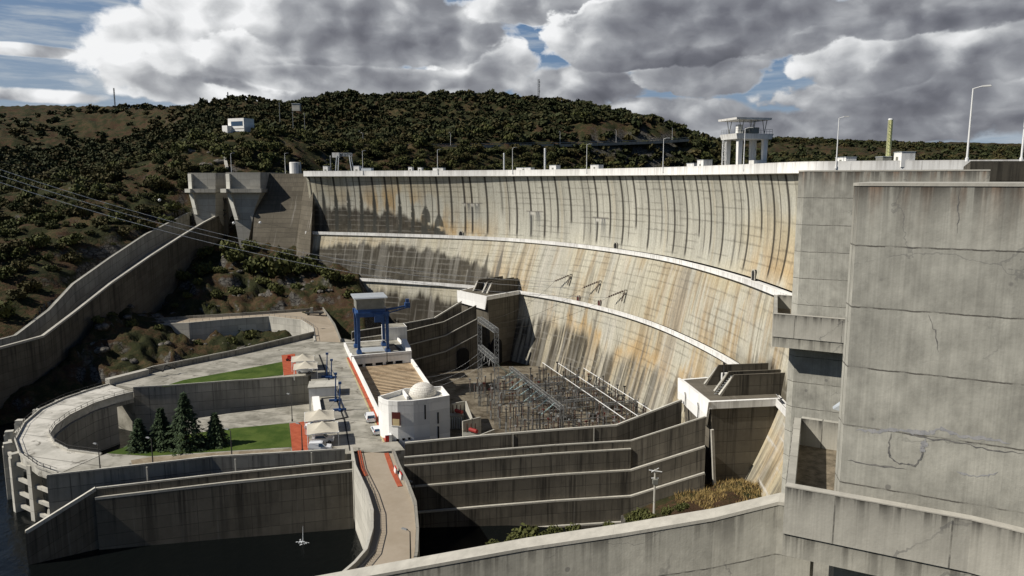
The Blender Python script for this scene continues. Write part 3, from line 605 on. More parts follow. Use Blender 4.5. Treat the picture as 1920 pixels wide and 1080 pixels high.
# radial gate framing between the piers
g = thing('spillway_gate', 'dark steel gate framing in the gap between the two far spillway piers', 'gate', (-150, 352, 45))
mb = MB(); a = at(378, 372, fwd=353); b = at(402, 440, fwd=353); mb.box(((a.x + b.x) / 2 + 3, 353.0, b.z), (b.x - a.x + 8, 1.2, a.z - b.z)); mb.build('gate_leaf', M['wall_dark'], g)
mb = MB()
for p, q in (((398, 338), (425, 382)), ((398, 390), (424, 395)), ((402, 420), (424, 400)), ((398, 338), (399, 470)), ((412, 360), (412, 440))): mb.bar(at(*p, fwd=352), at(*q, fwd=352), 0.45)
mb.build('gate_arm', M['darksteel'], g)
mb = MB(); mb.box((at(385, 345, fwd=353).x, 352.5, 56.5), (6.5, 2.5, 5.5)); mb.build('gate_housing', M['pier_far'], g)

M['chute_in'] = concrete('chute_wall_inside', (0.33, 0.32, 0.28), (0.05, 0.047, 0.04), 0.8, 3.0, 3.2, 7.5, 0.16, 0.7, blot=0.3, fine=0.3)
ch = thing('spillway_chute', 'long pale concrete spillway chute descending the left bank to the river', 'spillway', (-140, 280, 20))
near = [(-136.3, 355, 47.3), (-136, 330, 43.6), (-136, 310, 40.0), (-136, 280, 34), (-136, 251, 27.6), (-135.5, 228, 21.8), (-134.5, 210, 18.0), (-136.5, 196, 18.0), (-140, 170, 18.0)]
far = [(-154, 357, 47.3), (-153, 312, 40.3), (-151, 280, 34), (-149, 251, 27.8), (-146, 232, 22.2), (-144.5, 213, 18.0), (-147, 196, 18.0), (-150, 170, 18.0)]
mb = MB(); mb.strip(near[::-1], 1.1, [0] * 9, 1); mb.build('near_wall', M['wall_dark'], ch)
mb = MB(); mb.strip(far[::-1], 1.0, [p[2] - 9 for p in far[::-1]], 1); mb.build('far_wall', M['chute_in'], ch)
mb = MB()
nf = [Vector(p) for p in near]; ff = [Vector((np.interp(p[1], [q[1] for q in far[::-1]], [q[0] for q in far[::-1]]), p[1], p[2])) for p in near]
for i in range(len(nf) - 1):
    d = Vector((0, 0, -8.0)); mb.face([nf[i + 1] + d, nf[i] + d, ff[i] + d, ff[i + 1] + d])
mb.build('chute_floor', M['wall'], ch)
mb = MB(); 
for i in range(len(near) - 1): mb.bar(Vector(near[i]) + Vector((-.5, 0, .15)), Vector(near[i + 1]) + Vector((-.5, 0, .15)), 0.62)
mb.build('wall_coping', M['pier_cap'], ch)
mb = MB(); mb.box((-135.2, 262, 9), (2.4, 2.4, 2.6)); mb.build('drain_outlet', M['black'], ch)

# ------------------------------------------------------------------ outlet chutes on both sides of the powerhouse
def offs(pts, d):
    P = [Vector(p) for p in pts]; out = []
    for i in range(len(P)):
        t = P[min(i + 1, len(P) - 1)] - P[max(i - 1, 0)]; t.z = 0; t.normalize(); out.append(P[i] + Vector((t.y, -t.x, 0)) * d)
    return out
NO = [(-19.6, 129.6, 12.8), (-4, 130.6, 13.8), (8, 131.3, 14.5), (21.9, 131.7, 15.2), (35.2, 130.5, 20.2)]
NI = [(-20.5, 136.8, 12.8), (-4, 138.6, 13.8), (8, 139.4, 14.5), (20.5, 140.2, 15.2), (33.6, 142.5, 19.6)]
t = thing('outlet_chute', 'dark stained stepped retaining wall and trough running from the near outlet block to the road', 'retaining wall', (0, 132, -3))
def tier(name, pts, drop, out, thick, bot, mat, cap=True, us=0, capw=0.28):
    P = offs(pts, out); P = [p - Vector((0, 0, drop)) for p in P]
    mb = MB(); mb.strip(P, thick, [bot] * len(P) if not isinstance(bot, list) else bot, 1, us); mb.build(name, mat, t)
    if cap:
        c = MB()
        for a, b in zip(P[:-1], P[1:]): 
            dd = (b - a); dd.z = 0; dd.normalize(); nn = Vector((-dd.y, dd.x, 0)) * capw
            c.bar(a + nn + Vector((0, 0, 0.02)), b + nn + Vector((0, 0, 0.02)), capw * 1.3)
        c.build('ledge', M['pier_cap'], t)  # pale bars: the sunlit tops of the lifts put into the colour
tier('wall_top', NO, 0, 0, 0.9, [p[2] - 6.0 for p in NO], M['wall_dark'], True, 0, .2)
tier('wall_lift', NO[:4], 1.45, 0.45, 0.5, [p[2] - 6.0 for p in NO[:4]], M['wall_dark'], True, 17, .22)
tier('wall_lift', NO, 5.4, 0.9, 1.9, [p[2] - 10.5 for p in NO], M['wall_dark'], True, 43)
tier('wall_lift', NO, 10.2, 1.5, 2.5, [p[2] - 15.3 for p in NO], M['wall_dark'], True, 71)
tier('wall_lift', NO, 14.9, 2.1, 3.0, -4.0, M['wall_dark'], True, 99)
mb = MB(); mb.strip(NI, 0.6, [-2.5] * 5, 1); mb.build('inner_wall', M['wall_dark'], t)
c = MB()
for a, b in zip(NI[:-1], NI[1:]): c.bar(Vector(a) + Vector((0, .3, 0.05)), Vector(b) + Vector((0, .3, 0.05)), 0.34)
c.build('wall_coping', M['wall_light'], t)
mb = MB()
for i in range(4): a, b = Vector(NO[i]), Vector(NO[i + 1]); c_, d_ = Vector(NI[i]), Vector(NI[i + 1]); k = Vector((0, 0, -5)); mb.face([a + k, b + k, d_ + k, c_ + k])
mb.build('trough_floor', M['wall_dark'], t)
mb = MB(); mb.bar((36.2, 129.6, 18.2), (37.9, 129.9, -3), 0.35); mb.build('edge_strip', M['pier_cap'], t)
mb = MB()
for x in (0.2, 16.0):
    mb = MB(); p = Vector((np.interp(x, [q[0] for q in NI], [q[0] for q in NI]), np.interp(x, [q[0] for q in NI], [q[1] for q in NI]) - .08, np.interp(x, [q[0] for q in NI], [q[2] for q in NI]))); mb.bar(p + Vector((0, 0, -4)), p, 0.12); mb.build('joint_strip', M['pier_cap'], t)

FO = [(-50.5, 231.5, 12.6), (-36, 240, 13.2), (-22.9, 247.5, 15.2), (-12.2, 251.5, 20.2)]
FI = [(-53, 242, 12.8), (-39.6, 251, 13.4), (-27, 254, 15.2), (-18, 262, 19.8)]
t = thing('outlet_chute', 'dark stepped retaining wall and trough rising to the far outlet block behind the powerhouse', 'retaining wall', (-30, 245, -3))
tier('wall_top', FO, 0, 0, 0.9, [p[2] - 5.0 for p in FO], M['wall_dark'], True, 5, .2)
tier('wall_lift', FO, 4.7, 0.8, 1.7, [p[2] - 10.3 for p in FO], M['wall_dark'], True, 33, .25)
tier('wall_lift', FO, 10.0, 1.4, 2.3, -4.0, M['wall_dark'], True, 61, .25)
mb = MB(); mb.strip(FI, 0.7, [2.0] * 4, 1); mb.build('inner_wall', M['wall_dark'], t)
c = MB()
for a, b in zip(FI[:-1], FI[1:]): c.bar(Vector(a) + Vector((0, .3, 0.05)), Vector(b) + Vector((0, .3, 0.05)), 0.34)
c.build('wall_coping', M['wall_light'], t)
mb = MB()
for i in range(3): a, b = Vector(FO[i]), Vector(FO[i + 1]); c_, d_ = Vector(FI[i]), Vector(FI[i + 1]); k = Vector((0, 0, -4)); mb.face([a + k, b + k, d_ + k, c_ + k])
mb.build('trough_floor', M['wall_dark'], t)
def mouth(c, dx, dy, w, h):
    prof = [(-w / 2, 0), (w / 2, 0)] + [(w / 2 * math.cos(a), h - w / 2 + w / 2 * math.sin(a)) for a in np.linspace(0, math.pi, 9)]
    nx, ny = dy, -dx; L = lambda o: [Vector((c[0] + s_ * dx + o * nx, c[1] + s_ * dy + o * ny, -1.3 + zz)) for s_, zz in prof]
    mb = MB(); mb.loft(L(-2.0)[::-1], L(0.12)[::-1]); mb.build('tunnel_mouth', M['black'], t)
mouth((-16.6, 247.9), 0.94, 0.35, 4.2, 7.5)
mouth((-5.2, 256.0), 0.64, 0.77, 5.0, 9.0)
# ------------------------------------------------------------------ river front walls (left of the road)
LO = [(-79.8, 115.0, 5.6), (-71, 120.6, 10.7), (-50, 124.8, 11.7), (-28.9, 128.5, 12.5)]
t = thing('river_wall', 'tall dark streaked concrete river wall with a slanting left end in front of the lawn', 'river wall', (-55, 124, -4))
mb = MB(); mb.strip(LO, 1.0, [-4] * 4, 1); mb.build('wall', M['wall_dark'], t)
P = offs(LO[1:], 0.5); P = [p - Vector((0, 0, 1.5)) for p in P]; mb = MB(); mb.strip(P, .55, [-4] * 3, 1, 60); mb.build('wall_lift', M['wall_dark'], t)
c = MB()
for i, (a, b) in enumerate(zip(LO[:-1], LO[1:])): c.bar(Vector(a) + Vector((0, .3, .05)), Vector(b) + Vector((0, .3, .05)), 0.42 if i == 0 else 0.25)
c.build('wall_coping', M['wall_light'], t)
c = MB()
for a, b in zip(P[:-1], P[1:]): c.bar(a + Vector((0, .2, .05)), b + Vector((0, .2, .05)), 0.30)
c.build('ledge', M['pier_cap'], t)  # pale like the chute ledges, sunlit top put into the colour
# rough pale deflector at the lip of the trough
mb = MB(); random.seed(4)
for k in range(14): 
    p = at(random.uniform(75, 118), random.uniform(955, 992), z=random.uniform(1, 6)); mb.box((p.x, p.y + 2, p.z - 3), (random.uniform(1.5, 3), random.uniform(1.5, 3), random.uniform(2, 4)), random.uniform(0, 3), (0.6, 0.5))
mb.build('deflector', M['pier_cap'], t)
LI = [(-80, 122, 12.5), (-55, 130.7, 12.5), (-31.5, 134.6, 12.5)]
t2 = thing('terrace_wall', 'grey parapet wall along the river side of the lower lawn terrace', 'wall', (-55, 130, -3))
mb = MB(); mb.strip(LI, 0.5, [-4] * 3, 1); mb.build('wall', M['wall'], t2)
c = MB()
for a, b in zip(LI[:-1], LI[1:]): c.bar(Vector(a) + Vector((0, .25, 0.03)), Vector(b) + Vector((0, .25, 0.03)), 0.26)
c.build('wall_coping', M['wall_light'], t2)
mb = MB()
for px in (277, 443, 586): p = at(px, 880, fwd=np.interp(px, [85, 633], [121.8, 134.3])); mb = MB(); mb.bar((p.x, p.y - 0.3, 6), (p.x, p.y - 0.3, 12.6), 0.16); mb.build('joint_strip', M['wall_light'], t2)

# ------------------------------------------------------------------ powerhouse deck, terraces, ring walkway
def deck_mat(nm, ca, cb):
    m, T, b = newmat(nm); uv = T.node('ShaderNodeTexCoord').outputs['UV']
    n = T.noise(uv, 0.16, 6, 0.65); f = T.noise(uv, 1.1, 6, 0.7); s = T.noise(uv, 0.05, 4, 0.6)
    col = T.mix(T.ss(n, 0.36, 0.62), ca, cb); col = T.mix(T.m('MULTIPLY', T.ss(s, 0.5, 0.7), 0.55), col, (0.46, 0.44, 0.38))
    col = T.mix(T.m('MULTIPLY', T.ss(f, 0.58, 0.75), 0.5), col, (0.11, 0.10, 0.08))
    d2 = T.noise(uv, 0.33, 5, 0.7, 0.6); col = T.mix(T.m('MULTIPLY', T.ss(d2, 0.56, 0.68), 0.75), col, (0.085, 0.075, 0.058)); u, v, _ = T.sep(uv); fu = T.m('ABSOLUTE', T.m('SUBTRACT', T.m('FRACT', T.m('DIVIDE', T.m('ADD', T.m('MULTIPLY', u, 0.3), v), 9.5)), 0.5)); col = T.mix(T.m('MULTIPLY', T.m('LESS_THAN', fu, 0.014), 0.6), col, (0.06, 0.055, 0.05))
    T.put(b.inputs['Base Color'], col); b.inputs['Roughness'].default_value = 0.9; b.inputs['Specular IOR Level'].default_value = 0.15; return m
M['deck'] = deck_mat('deck_concrete', (0.20, 0.19, 0.155), (0.37, 0.35, 0.295)); M['deck_pale'] = deck_mat('bleached_concrete', (0.34, 0.325, 0.28), (0.58, 0.555, 0.49))
def dirt_mat(name, c1, c2, sc=0.2):
    m, T, b = newmat(name); P = T.node('ShaderNodeTexCoord').outputs['Object']; n = T.noise(P, sc, 6, 0.65); f = T.noise(P, sc * 9, 5, 0.7)
    col = T.mix(T.ss(T.m('ADD', T.m('MULTIPLY', n, 0.7), T.m('MULTIPLY', f, 0.3)), 0.35, 0.65), c1, c2); T.put(b.inputs['Base Color'], col); b.inputs['Roughness'].default_value = 0.95; b.inputs['Specular IOR Level'].default_value = 0.1; return m
M['road_dirt'] = dirt_mat('dusty_road', (0.30, 0.25, 0.185), (0.36, 0.305, 0.235), 0.12)
M['redpath'] = dirt_mat('red_paving', (0.30, 0.068, 0.034), (0.42, 0.110, 0.056), 0.8)
M['gravel'] = dirt_mat('brown_gravel', (0.16, 0.12, 0.075), (0.32, 0.275, 0.20), 0.3)
def lawn_mat():
    m, T, b = newmat('lawn_grass'); P = T.node('ShaderNodeTexCoord').outputs['Object']; n = T.noise(P, .18, 5, .6); f = T.noise(P, 2.2, 6, .7); g = T.noise(P, 9, 4, .7)
    col = T.mix(T.ss(n, .38, .62), (0.040, 0.072, 0.012), (0.074, 0.108, 0.022)); col = T.mix(T.m('MULTIPLY', T.ss(f, .52, .70), .55), col, (0.115, 0.115, 0.040)); k = T.lin(g, .3, .7, .7, 1.25); T.put(b.inputs['Base Color'], T.mix(1.0, col, T.comb(k, k, k), 'MULTIPLY')); b.inputs['Roughness'].default_value = .95; b.inputs['Specular IOR Level'].default_value = .1; return m
M['lawn'] = lawn_mat()
def pxpoly(pts, z): return [at(x, y, z=z) for x, y in pts]
def ccw(P):
    a = sum(P[i][0] * P[(i + 1) % len(P)][1] - P[(i + 1) % len(P)][0] * P[i][1] for i in range(len(P))); return P if a > 0 else P[::-1]
def slab(name, P, z0, z1, mat=None, kind='structure', label=None, cat=None, parent=None):
    mb = MB(); mb.prism(ccw([(p[0], p[1]) for p in P]), z0, z1); o = mb.build(name, mat or M['deck'], parent, ztop=z1)
    if parent is None: tag(o, label, cat, kind=kind if not label else None)
    return o
DZ = 11.5
ret_a, ret_b = at(250, 727, z=DZ), at(578, 705, z=DZ)
slab('powerhouse_deck', [(-31, 135.2), (-20.6, 137.2), (-23.2, 143), (-47.5, 213), (-45, 216), (-43.5, 226), (-52, 236), at(640, 634, z=DZ), at(591, 633, z=DZ), at(583, 703, z=DZ), at(583, 760, z=DZ), at(580, 846, z=DZ)], -4, DZ)
slab('upper_terrace', [ret_a, at(330, 722, z=DZ), at(420, 715, z=DZ), ret_b, at(583, 703, z=DZ), at(591, 633, z=DZ), (-65.4, 240.5), (-81.4, 215), (-96.7, 196), (-102, 184)], -4, DZ)
slab('lower_terrace', [(-80, 122.3), (-55, 130.9), (-31.2, 135), at(580, 846, z=DZ), at(583, 790, z=DZ), at(543, 791, z=DZ), at(420, 803, z=DZ), at(340, 815, z=DZ), at(247, 835, z=DZ), at(191, 853.5, z=DZ), at(109, 889.4, z=DZ)], -4, DZ)
slab('tailrace_floor', [at(583, 757, z=4.4), at(430, 775, z=4.4), at(345, 788, z=4.4), at(350, 850, z=4.4), at(560, 830, z=4.4), at(600, 800, z=4.4)], -4, 4.4, M['deck'])
# retaining wall over the tail-race
t = thing('terrace_wall', 'long pale grey retaining wall under the upper lawn, behind the cedars', 'wall', (ret_a.x, ret_a.y, 0))
mid = at(420, 715.5, z=DZ); m0 = at(330, 722.5, z=DZ)
mb = MB(); mb.strip([(ret_a.x, ret_a.y, 11.64), (m0.x, m0.y - .2, 11.64), (mid.x, mid.y - .2, 11.64), (ret_b.x, ret_b.y - .2, 11.64)], 0.5, [-4] * 4, 1); mb.build('wall', M['wall'], t)
c = MB(); pts = [(ret_a.x, ret_a.y, 11.64), (m0.x, m0.y - .2, 11.64), (mid.x, mid.y - .2, 11.64), (ret_b.x, ret_b.y - .2, 11.64)]
for a, b in zip(pts[:-1], pts[1:]): c.bar(a, b, 0.22)
c.build('wall_coping', M['wall_light'], t)
# ring walkway
outer = [(205, 721), (165, 733), (120, 748), (75, 769), (45, 795), (29, 825), (38, 852), (70, 876), (108, 889)]
inner = [(250, 736), (215, 745), (175, 758), (130, 780), (103, 800), (93, 815), (103, 832), (128, 845), (190, 853)]
t = thing('ring_walkway', 'curved pale concrete walkway ringing the dark tail-race basin', 'walkway', at(60, 800, z=0))
PO = pxpoly(outer, DZ); PI = pxpoly(inner, DZ); mb = MB()
for i in range(8):
    a, b, c_, d_ = PO[i], PO[i + 1], PI[i + 1], PI[i]; k = Vector((0, 0, -1.6))
    mb.face([a, b, c_, d_]); mb.face([b + k, a + k, d_ + k, c_ + k]); mb.face([a + k, b + k, b, a]); mb.face([c_ + k, d_ + k, d_, c_])
mb.build('walkway_deck', M['deck_pale'] if 'deck_pale' in M else M['deck'], t)
mb = MB()
for L, s in ((PO, 0.4), (PI, -0.35)):
    for a, b in zip(L[:-1], L[1:]): mb.bar(a + Vector((0, 0, .15)), b + Vector((0, 0, .15)), 0.28)
mb.build('kerb', M['wall_light'], t)
rl = MB()
for L in (PO, PI):
    for a, b in zip(L[:-1], L[1:]):
        for h in (0.55, 1.1): rl.bar(a + Vector((0, 0, h)), b + Vector((0, 0, h)), 0.04)
        n = max(2, int((b - a).length / 2.0))
        for k in range(n): p = a.lerp(b, k / n); rl.bar(p, p + Vector((0, 0, 1.1)), 0.05)
rl.build('railing', M['darksteel'], t)
mb = MB(); mb.strip([(p.x, p.y, 9.9) for p in PI[1:]], 0.5, [-4] * len(PI[1:]), 1); mb.build('basin_wall', M['wall'], t)
cen = Vector((-75, 160, 0)); pil = []
for (px, py) in ((160, 738), (112, 755), (71, 773), (38, 793), (18, 814), (15, 836), (28, 856), (62, 870)):
    p = at(px, py, z=10.8); pil.append(p); mb = MB(); d = (p - cen); az_ = math.atan2(d.y, d.x); mb.box((p.x, p.y, -4), (1.9, 1.15, 14.8), az_); mb.box((p.x, p.y, 10.82), (1.5, 1.3, 0.7), az_); mb.build('pillar', M['wall_light'], t)
bm_ = MB(); pil.append(at(118, 893, z=10.5))
for a, b in zip(pil[:-1], pil[1:]):
    for z in (9.6, 6.6, 3.8, 1.2): bm_.bar(Vector((a.x, a.y, z)), Vector((b.x, b.y, z)), 0.42)
bm_.build('beam', M['wall_light'], t)
mb = MB()
for i in range(7): a, b = PI[i], PI[i + 1]; mb.face([Vector((a.x, a.y, 10)), Vector((b.x, b.y, 10)), Vector((b.x, b.y, 9)), Vector((a.x, a.y, 9))])
for i in (2, 4, 6): p = PI[i].lerp(PO[i], 0.3); mb.box((p.x, p.y, -4), (1.2, 2.4, 14), 0.4)
mb.build('inner_frame', M['wall'], t)
# block wall along the far edge of the upper terrace
t = thing('terrace_wall', 'low grey wall along the far edge of the upper lawn terrace above the rocky bowl', 'wall', (-85, 210, 8))
W = [(-102.5, 183.5, 12.2), (-97, 196, 12.9), (-81.7, 215.2, 13.0), (-65.3, 241.5, 13.2)]
mb = MB(); mb.strip(W, 0.5, [-4] * 4, 1); mb.build('wall', M['wall'], t)
c = MB()
for a, b in zip(W[:-1], W[1:]): c.bar(Vector(a), Vector(b), 0.24)
c.build('wall_coping', M['wall_light'], t)
mb = MB(); a, b = at(206, 722, z=DZ), at(280, 703, z=DZ); mb.strip([(a.x, a.y, 13.0), (b.x, b.y, 13.0)], 1.8, [11.4, 11.4], 1); o = mb.build('concrete_bench', M['pier_cap']); tag(o, 'long pale concrete upstand at the start of the ring walkway', 'upstand')
# lawns, red paths, gravel
sheet('lawn', pxpoly([(303, 725), (345, 712), (440, 695), (530, 678), (531, 703), (420, 716)], DZ + 0.03), DZ + 0.03, M['lawn'])
sheet('lawn', pxpoly([(200, 850), (247, 834), (320, 818), (420, 804.5), (542, 793), (547, 838), (433, 845), (280, 855)], DZ + 0.03), DZ + 0.03, M['lawn'])
sheet('path', pxpoly([(528, 666), (553, 663), (556, 701), (532, 704)], DZ + 0.05), DZ + 0.05, M['redpath'])
sheet('path', pxpoly([(543, 794), (576, 789), (580, 846), (548, 848.5)], DZ + 0.05), DZ + 0.05, M['redpath'])
sheet('gravel_strip', pxpoly([(245, 863), (280, 857), (433, 847), (545, 841), (547, 848), (440, 860), (300, 878), (250, 878)], DZ + 0.04), DZ + 0.04, M['gravel'])

# ------------------------------------------------------------------ the road over the trough
LE = pxpoly([(662, 846), (668, 880), (690, 928), (701, 965), (701, 1000), (690, 1040), (668, 1066), (600, 1125)], DZ); RE = pxpoly([(735, 850), (746, 880), (762, 912), (776, 950), (780, 1000), (778, 1045), (772, 1075), (760, 1150)], DZ)
t = thing('road_bridge', 'narrow dusty road bridge curving from the powerhouse deck towards the viewer', 'bridge', (-20, 110, -3))
mb = MB()
for i in range(7): mb.face([LE[i], RE[i], RE[i + 1], LE[i + 1]][::-1])
mb.build('roadway', M['road_dirt'], t)
for L, nme, mt, s in ((LE, 'left_wall', M['wall_light'], -1), (RE, 'right_wall', M['wall'], 1)):  # left wall paler, right darker: sunlit and shaded sides put into the colour
    mb = MB(); mb.strip([(p.x, p.y, DZ + 0.9) for p in L], 0.45, [-4] * len(L), s); mb.build(nme, mt, t)
c = MB(); L2 = [p + Vector((1.1, 0, 0)) for p in LE]
for a, b in zip(L2[:-1], L2[1:]): 
    c.bar(a + Vector((0, 0, .7)), b + Vector((0, 0, .7)), 0.06); n = 8
    for k in range(n): p = a.lerp(b, k / n); c.bar(p, p + Vector((0, 0, .7)), 0.05)
c.build('railing', M['darksteel'], t)
for L, nm, rng in ((LE, 0.3, (0, 2)), (RE, -0.3, (0, 2))):
    mb = MB(); P = [p + Vector((nm * 2.2, 0, 0)) for p in (L[:3] if nm < 0 else (L[0], L[1], L[1].lerp(L[2], .3)))]; mb.strip([(p.x, p.y, DZ + 0.12) for p in P], 0.8, [DZ - .2] * 3, 1 if nm > 0 else -1); mb.build('red_kerb', M['redpath'], t)

# ------------------------------------------------------------------ road above the rocky bowl with its concave wall
arc = [(640, 642), (628, 612), (606, 581), (540, 586), (450, 592), (360, 597), (280, 603)]; arci = [(592, 640), (588, 615), (566, 601), (505, 594), (430, 599), (355, 606), (285, 609)]
zz = [11.56, 12.2, 13.5, 13.5, 13.5, 13.0, 12.5]; A = [at(x, y, z=z) for (x, y), z in zip(arc, zz)]; B = [at(x, y, z=z) for (x, y), z in zip(arci, zz)]
mb = MB()
for i in range(6): mb.face([A[i], A[i + 1], B[i + 1], B[i]])
tag(mb.build('road', M['road_dirt']), kind='structure')
t = thing('curved_wall', 'curved sunlit retaining wall below the upper road around the rocky bowl', 'retaining wall', (-85, 255, 3))
mb = MB(); fine = []
for i in range(6):
    for k in range(6): fine.append(B[i].lerp(B[i + 1], k / 6))
fine.append(B[-1])
mb.strip([(p.x, p.y, p.z + 0.3) for p in fine[::-1]], 0.6, [1.5] * len(fine), -1); mb.build('wall', M['wall_light'], t)
rl = MB()
for a, b in zip(fine[:-1], fine[1:]): rl.bar(a + Vector((0, 0, 1.2)), b + Vector((0, 0, 1.2)), 0.05); rl.bar(a, a + Vector((0, 0, 1.2)), 0.06)
rl.build('railing', M['steel'], t)
t = thing('roadside_wall', 'thin wall and rail along the far edge of the upper road', 'wall', (A[3].x, A[3].y, 13))
mb = MB(); mb.strip([(p.x, p.y + .3, p.z + 1.0) for p in A], 0.4, [p.z - 6 for p in A], 1); mb.build('wall', M['wall'], t)

# ------------------------------------------------------------------ near spillway piers, corbel walkways and chute wall (right foreground)
Uv = Vector((0.883, -0.469, 0)); Nv = Vector((-0.469, -0.883, 0))
def near_pier(label, E, G, zt, zb, L=14.0, D=16.0, cap=True):
    E = Vector((E[0], E[1], 0)); G = Vector((G[0], G[1], 0)); t = thing('spillway_pier', label, 'spillway pier', (E.x, E.y, zb))
    P = [E, E + Uv * L, E + Uv * L - Nv * D, G - Nv * D, G]; mb = MB(); mb.prism([(p.x, p.y) for p in P], zb, zt - 0.12); mb.build('body', M['pier'], t, ztop=zt)
    c = MB(); q = 0.03; c.prism([(p.x, p.y) for p in (E + Nv * q - Uv * q, E + Uv * L + Nv * q, E + Uv * L - Nv * D, G - Nv * D - Uv * q, G - Uv * q)], zt - 0.117, zt); c.build('top_slab', M['pier_cap'], t)
    return t
near_pier('nearest big grey concrete spillway pier filling the right edge, cracked and rust stained', (13.4, 29.0), (13.62, 29.95), 62.86, 34)
near_pier('narrow grey concrete spillway pier between the nearest pier and the arch', (26.1, 67.2), (25.85, 67.95), 63.78, 22)
def corbel(label, A, extra, back, zt, h1, h2, right):
    A = Vector((A[0], A[1], 0)); t = thing('pier_walkway', label, 'walkway', (A.x, A.y, zt - h1 - h2)); Bk = Vector((back[0], back[1], 0))
    F = [A, A + Uv * extra[0]] + ([A + Uv * extra[0] + Vector((extra[1][0], extra[1][1], 0))] if len(extra) > 1 else [])
    mb = MB(); mb.strip([(p.x, p.y, zt) for p in F], 0.35, [zt - h1] * len(F), 1); mb.build('parapet', M['pier_walk'], t)
    mb = MB(); mb.strip([(p.x, p.y, zt + .025) for p in [q - Nv * -0.015 for q in F]], 0.38, [zt - .02] * len(F), 1); mb.build('coping', M['pier_cap'], t)
    mb = MB(); mb.strip([(p.x, p.y, zt - h1 + .0) for p in [q - Nv * 0.07 for q in F]], 3.4, [zt - h1 - h2] * len(F), 1); mb.build('beam', M['pier_walk2'], t)
    sd = (Bk - A).normalized()
    mb = MB(); mb.strip([(p.x, p.y, zt) for p in (Bk, A + sd * 0.36)], 0.35, [zt - h1 - h2] * 2, 1); mb.build('side_parapet', M['pier_walk'], t)
    mb = MB(); mb.strip([(p.x, p.y, zt) for p in (Bk + Uv * right, Bk + Uv * 0.36)], 0.35, [zt - h1] * 2, 1 if False else -1); mb.build('back_parapet', M['pier_walk'], t)
    f = MB(); f.prism([(p.x, p.y) for p in (A + Uv * .34 + sd * .36, A + Uv * right + sd * .36, Bk + Uv * right, Bk + Uv * .34)], zt - 1.9, zt - 1.4); f.build('floor', M['walk_floor'], t)
    return t
M['pier_walk'] = concrete('corbel_concrete', (0.36, 0.345, 0.30), (0.030, 0.028, 0.024), 1.0, 0.50, 30, 3.9, 0.06, 0.7, sth=(0.38, 0.60), blot=0.25, fine=0.4, us=1.8, boards=0.06, cracks=0.4)
M['walk_floor'] = dirt_mat('gritty_floor', (0.10, 0.085, 0.06), (0.24, 0.20, 0.145), 2.5)
corbel('nearest concrete walkway bracketed round the big pier at the bottom right', (10.8, 28.0), (6.3, (8.0, -6.5)), (14.35, 36.6), 51.0, 1.98, 0.95, 3.2)
corbel('farther concrete walkway bracketed from the narrow pier, seen against the arch', (23.6, 66.2), (7.5,), (27.5, 77.3), 51.0, 2.1, 0.95, 4.6)
CW_DROP = 0.52
t = thing('chute_wall', 'pale topped concrete spillway chute wall crossing the bottom of the view', 'spillway', (0, 34, 28))
CW = [(-34, 37.2, 37.0), (-20, 36.2, 40.6), (-8.1, 35.1, 43.5), (0.6, 34.0, 45.75), (5.2, 33.1, 46.95), (9.2, 32.1, 48.2), (11.75, 31.15, 49.4), (13.0, 30.4, 49.55)]
CW = [(a_, b_, c_ - CW_DROP) for a_, b_, c_ in CW]
mb = MB(); mb.strip(CW, 1.0, [26] * 8, 1); mb.build('wall', M['pier_walk2'] if 'pier_walk2' in M else M['pier'], t)
c = MB(); c.strip([(p[0], p[1] + .0, p[2] + 0.06) for p in offs(CW, 0.03)], 1.06, [p[2] - 0.10 for p in CW], 1); c.build('wall_coping', M['pier_cap'], t)

# old crack repairs and a sealed loop on the face of the nearest pier: ribbons of grey mortar a few millimetres proud
pier1 = [o for o in COL.objects if o.name == 'spillway_pier' or o.name.startswith('spillway_pier.')]; pier1 = min(pier1, key=lambda o: o.location.y)
M['mortar'] = dirt_mat('repair_mortar', (0.26, 0.26, 0.265), (0.36, 0.355, 0.35), 3.0); M['seam'] = dirt_mat('dark_seam', (0.10, 0.10, 0.10), (0.22, 0.21, 0.19), 3.0)
def on_pier(px, py):
    d = at(px, py, fwd=1.0) - Vector((0, 0, CAMZ)); E0 = Vector((13.4, 29.0, 0)); n = Vector((-0.469, -0.883, 0)); t_ = n.dot(E0) / n.dot(d); return Vector((0, 0, CAMZ)) + d * t_
def ribbon(pts, w, mat, off, seed):
    r_ = random.Random(seed); P = []
    for (a, b) in zip(pts[:-1], pts[1:]):
        for k in range(6): s_ = k / 6; P.append((a[0] + (b[0] - a[0]) * s_ + r_.uniform(-2, 2), a[1] + (b[1] - a[1]) * s_ + r_.uniform(-2, 2)))
    P.append(pts[-1]); Q = [on_pier(*p) + Nv * off for p in P]; mb = MB(); n = len(Q)
    W = [w * r_.uniform(.35, 1.5) * min(1, (i + .4) / 4, (n - i - .6) / 4) for i in range(n)]
    for i in range(n - 1):
        t_ = (Q[min(i + 2, n - 1)] - Q[max(i - 1, 0)]).normalized(); u_ = t_.cross(Nv).normalized(); mb.face([Q[i] - u_ * W[i], Q[i + 1] - u_ * W[i + 1], Q[i + 1] + u_ * W[i + 1], Q[i] + u_ * W[i]])
    return mb.build('repair_seam', mat, pier1)
ribbon([(1606, 805), (1640, 810), (1668, 806), (1695, 808), (1740, 812), (1765, 803), (1800, 818), (1850, 822), (1895, 832)], .075, M['mortar'], .006, 1)
ribbon([(1690, 812), (1740, 822), (1790, 828), (1850, 842), (1919, 850)], .022, M['seam'], .008, 2)
ribbon([(1672, 812), (1665, 840), (1668, 858), (1690, 870), (1715, 872), (1728, 855), (1732, 825)], .030, M['seam'], .009, 3)
ribbon([(1727, 850), (1730, 838), (1735, 822)], .10, M['mortar'], .011, 4)
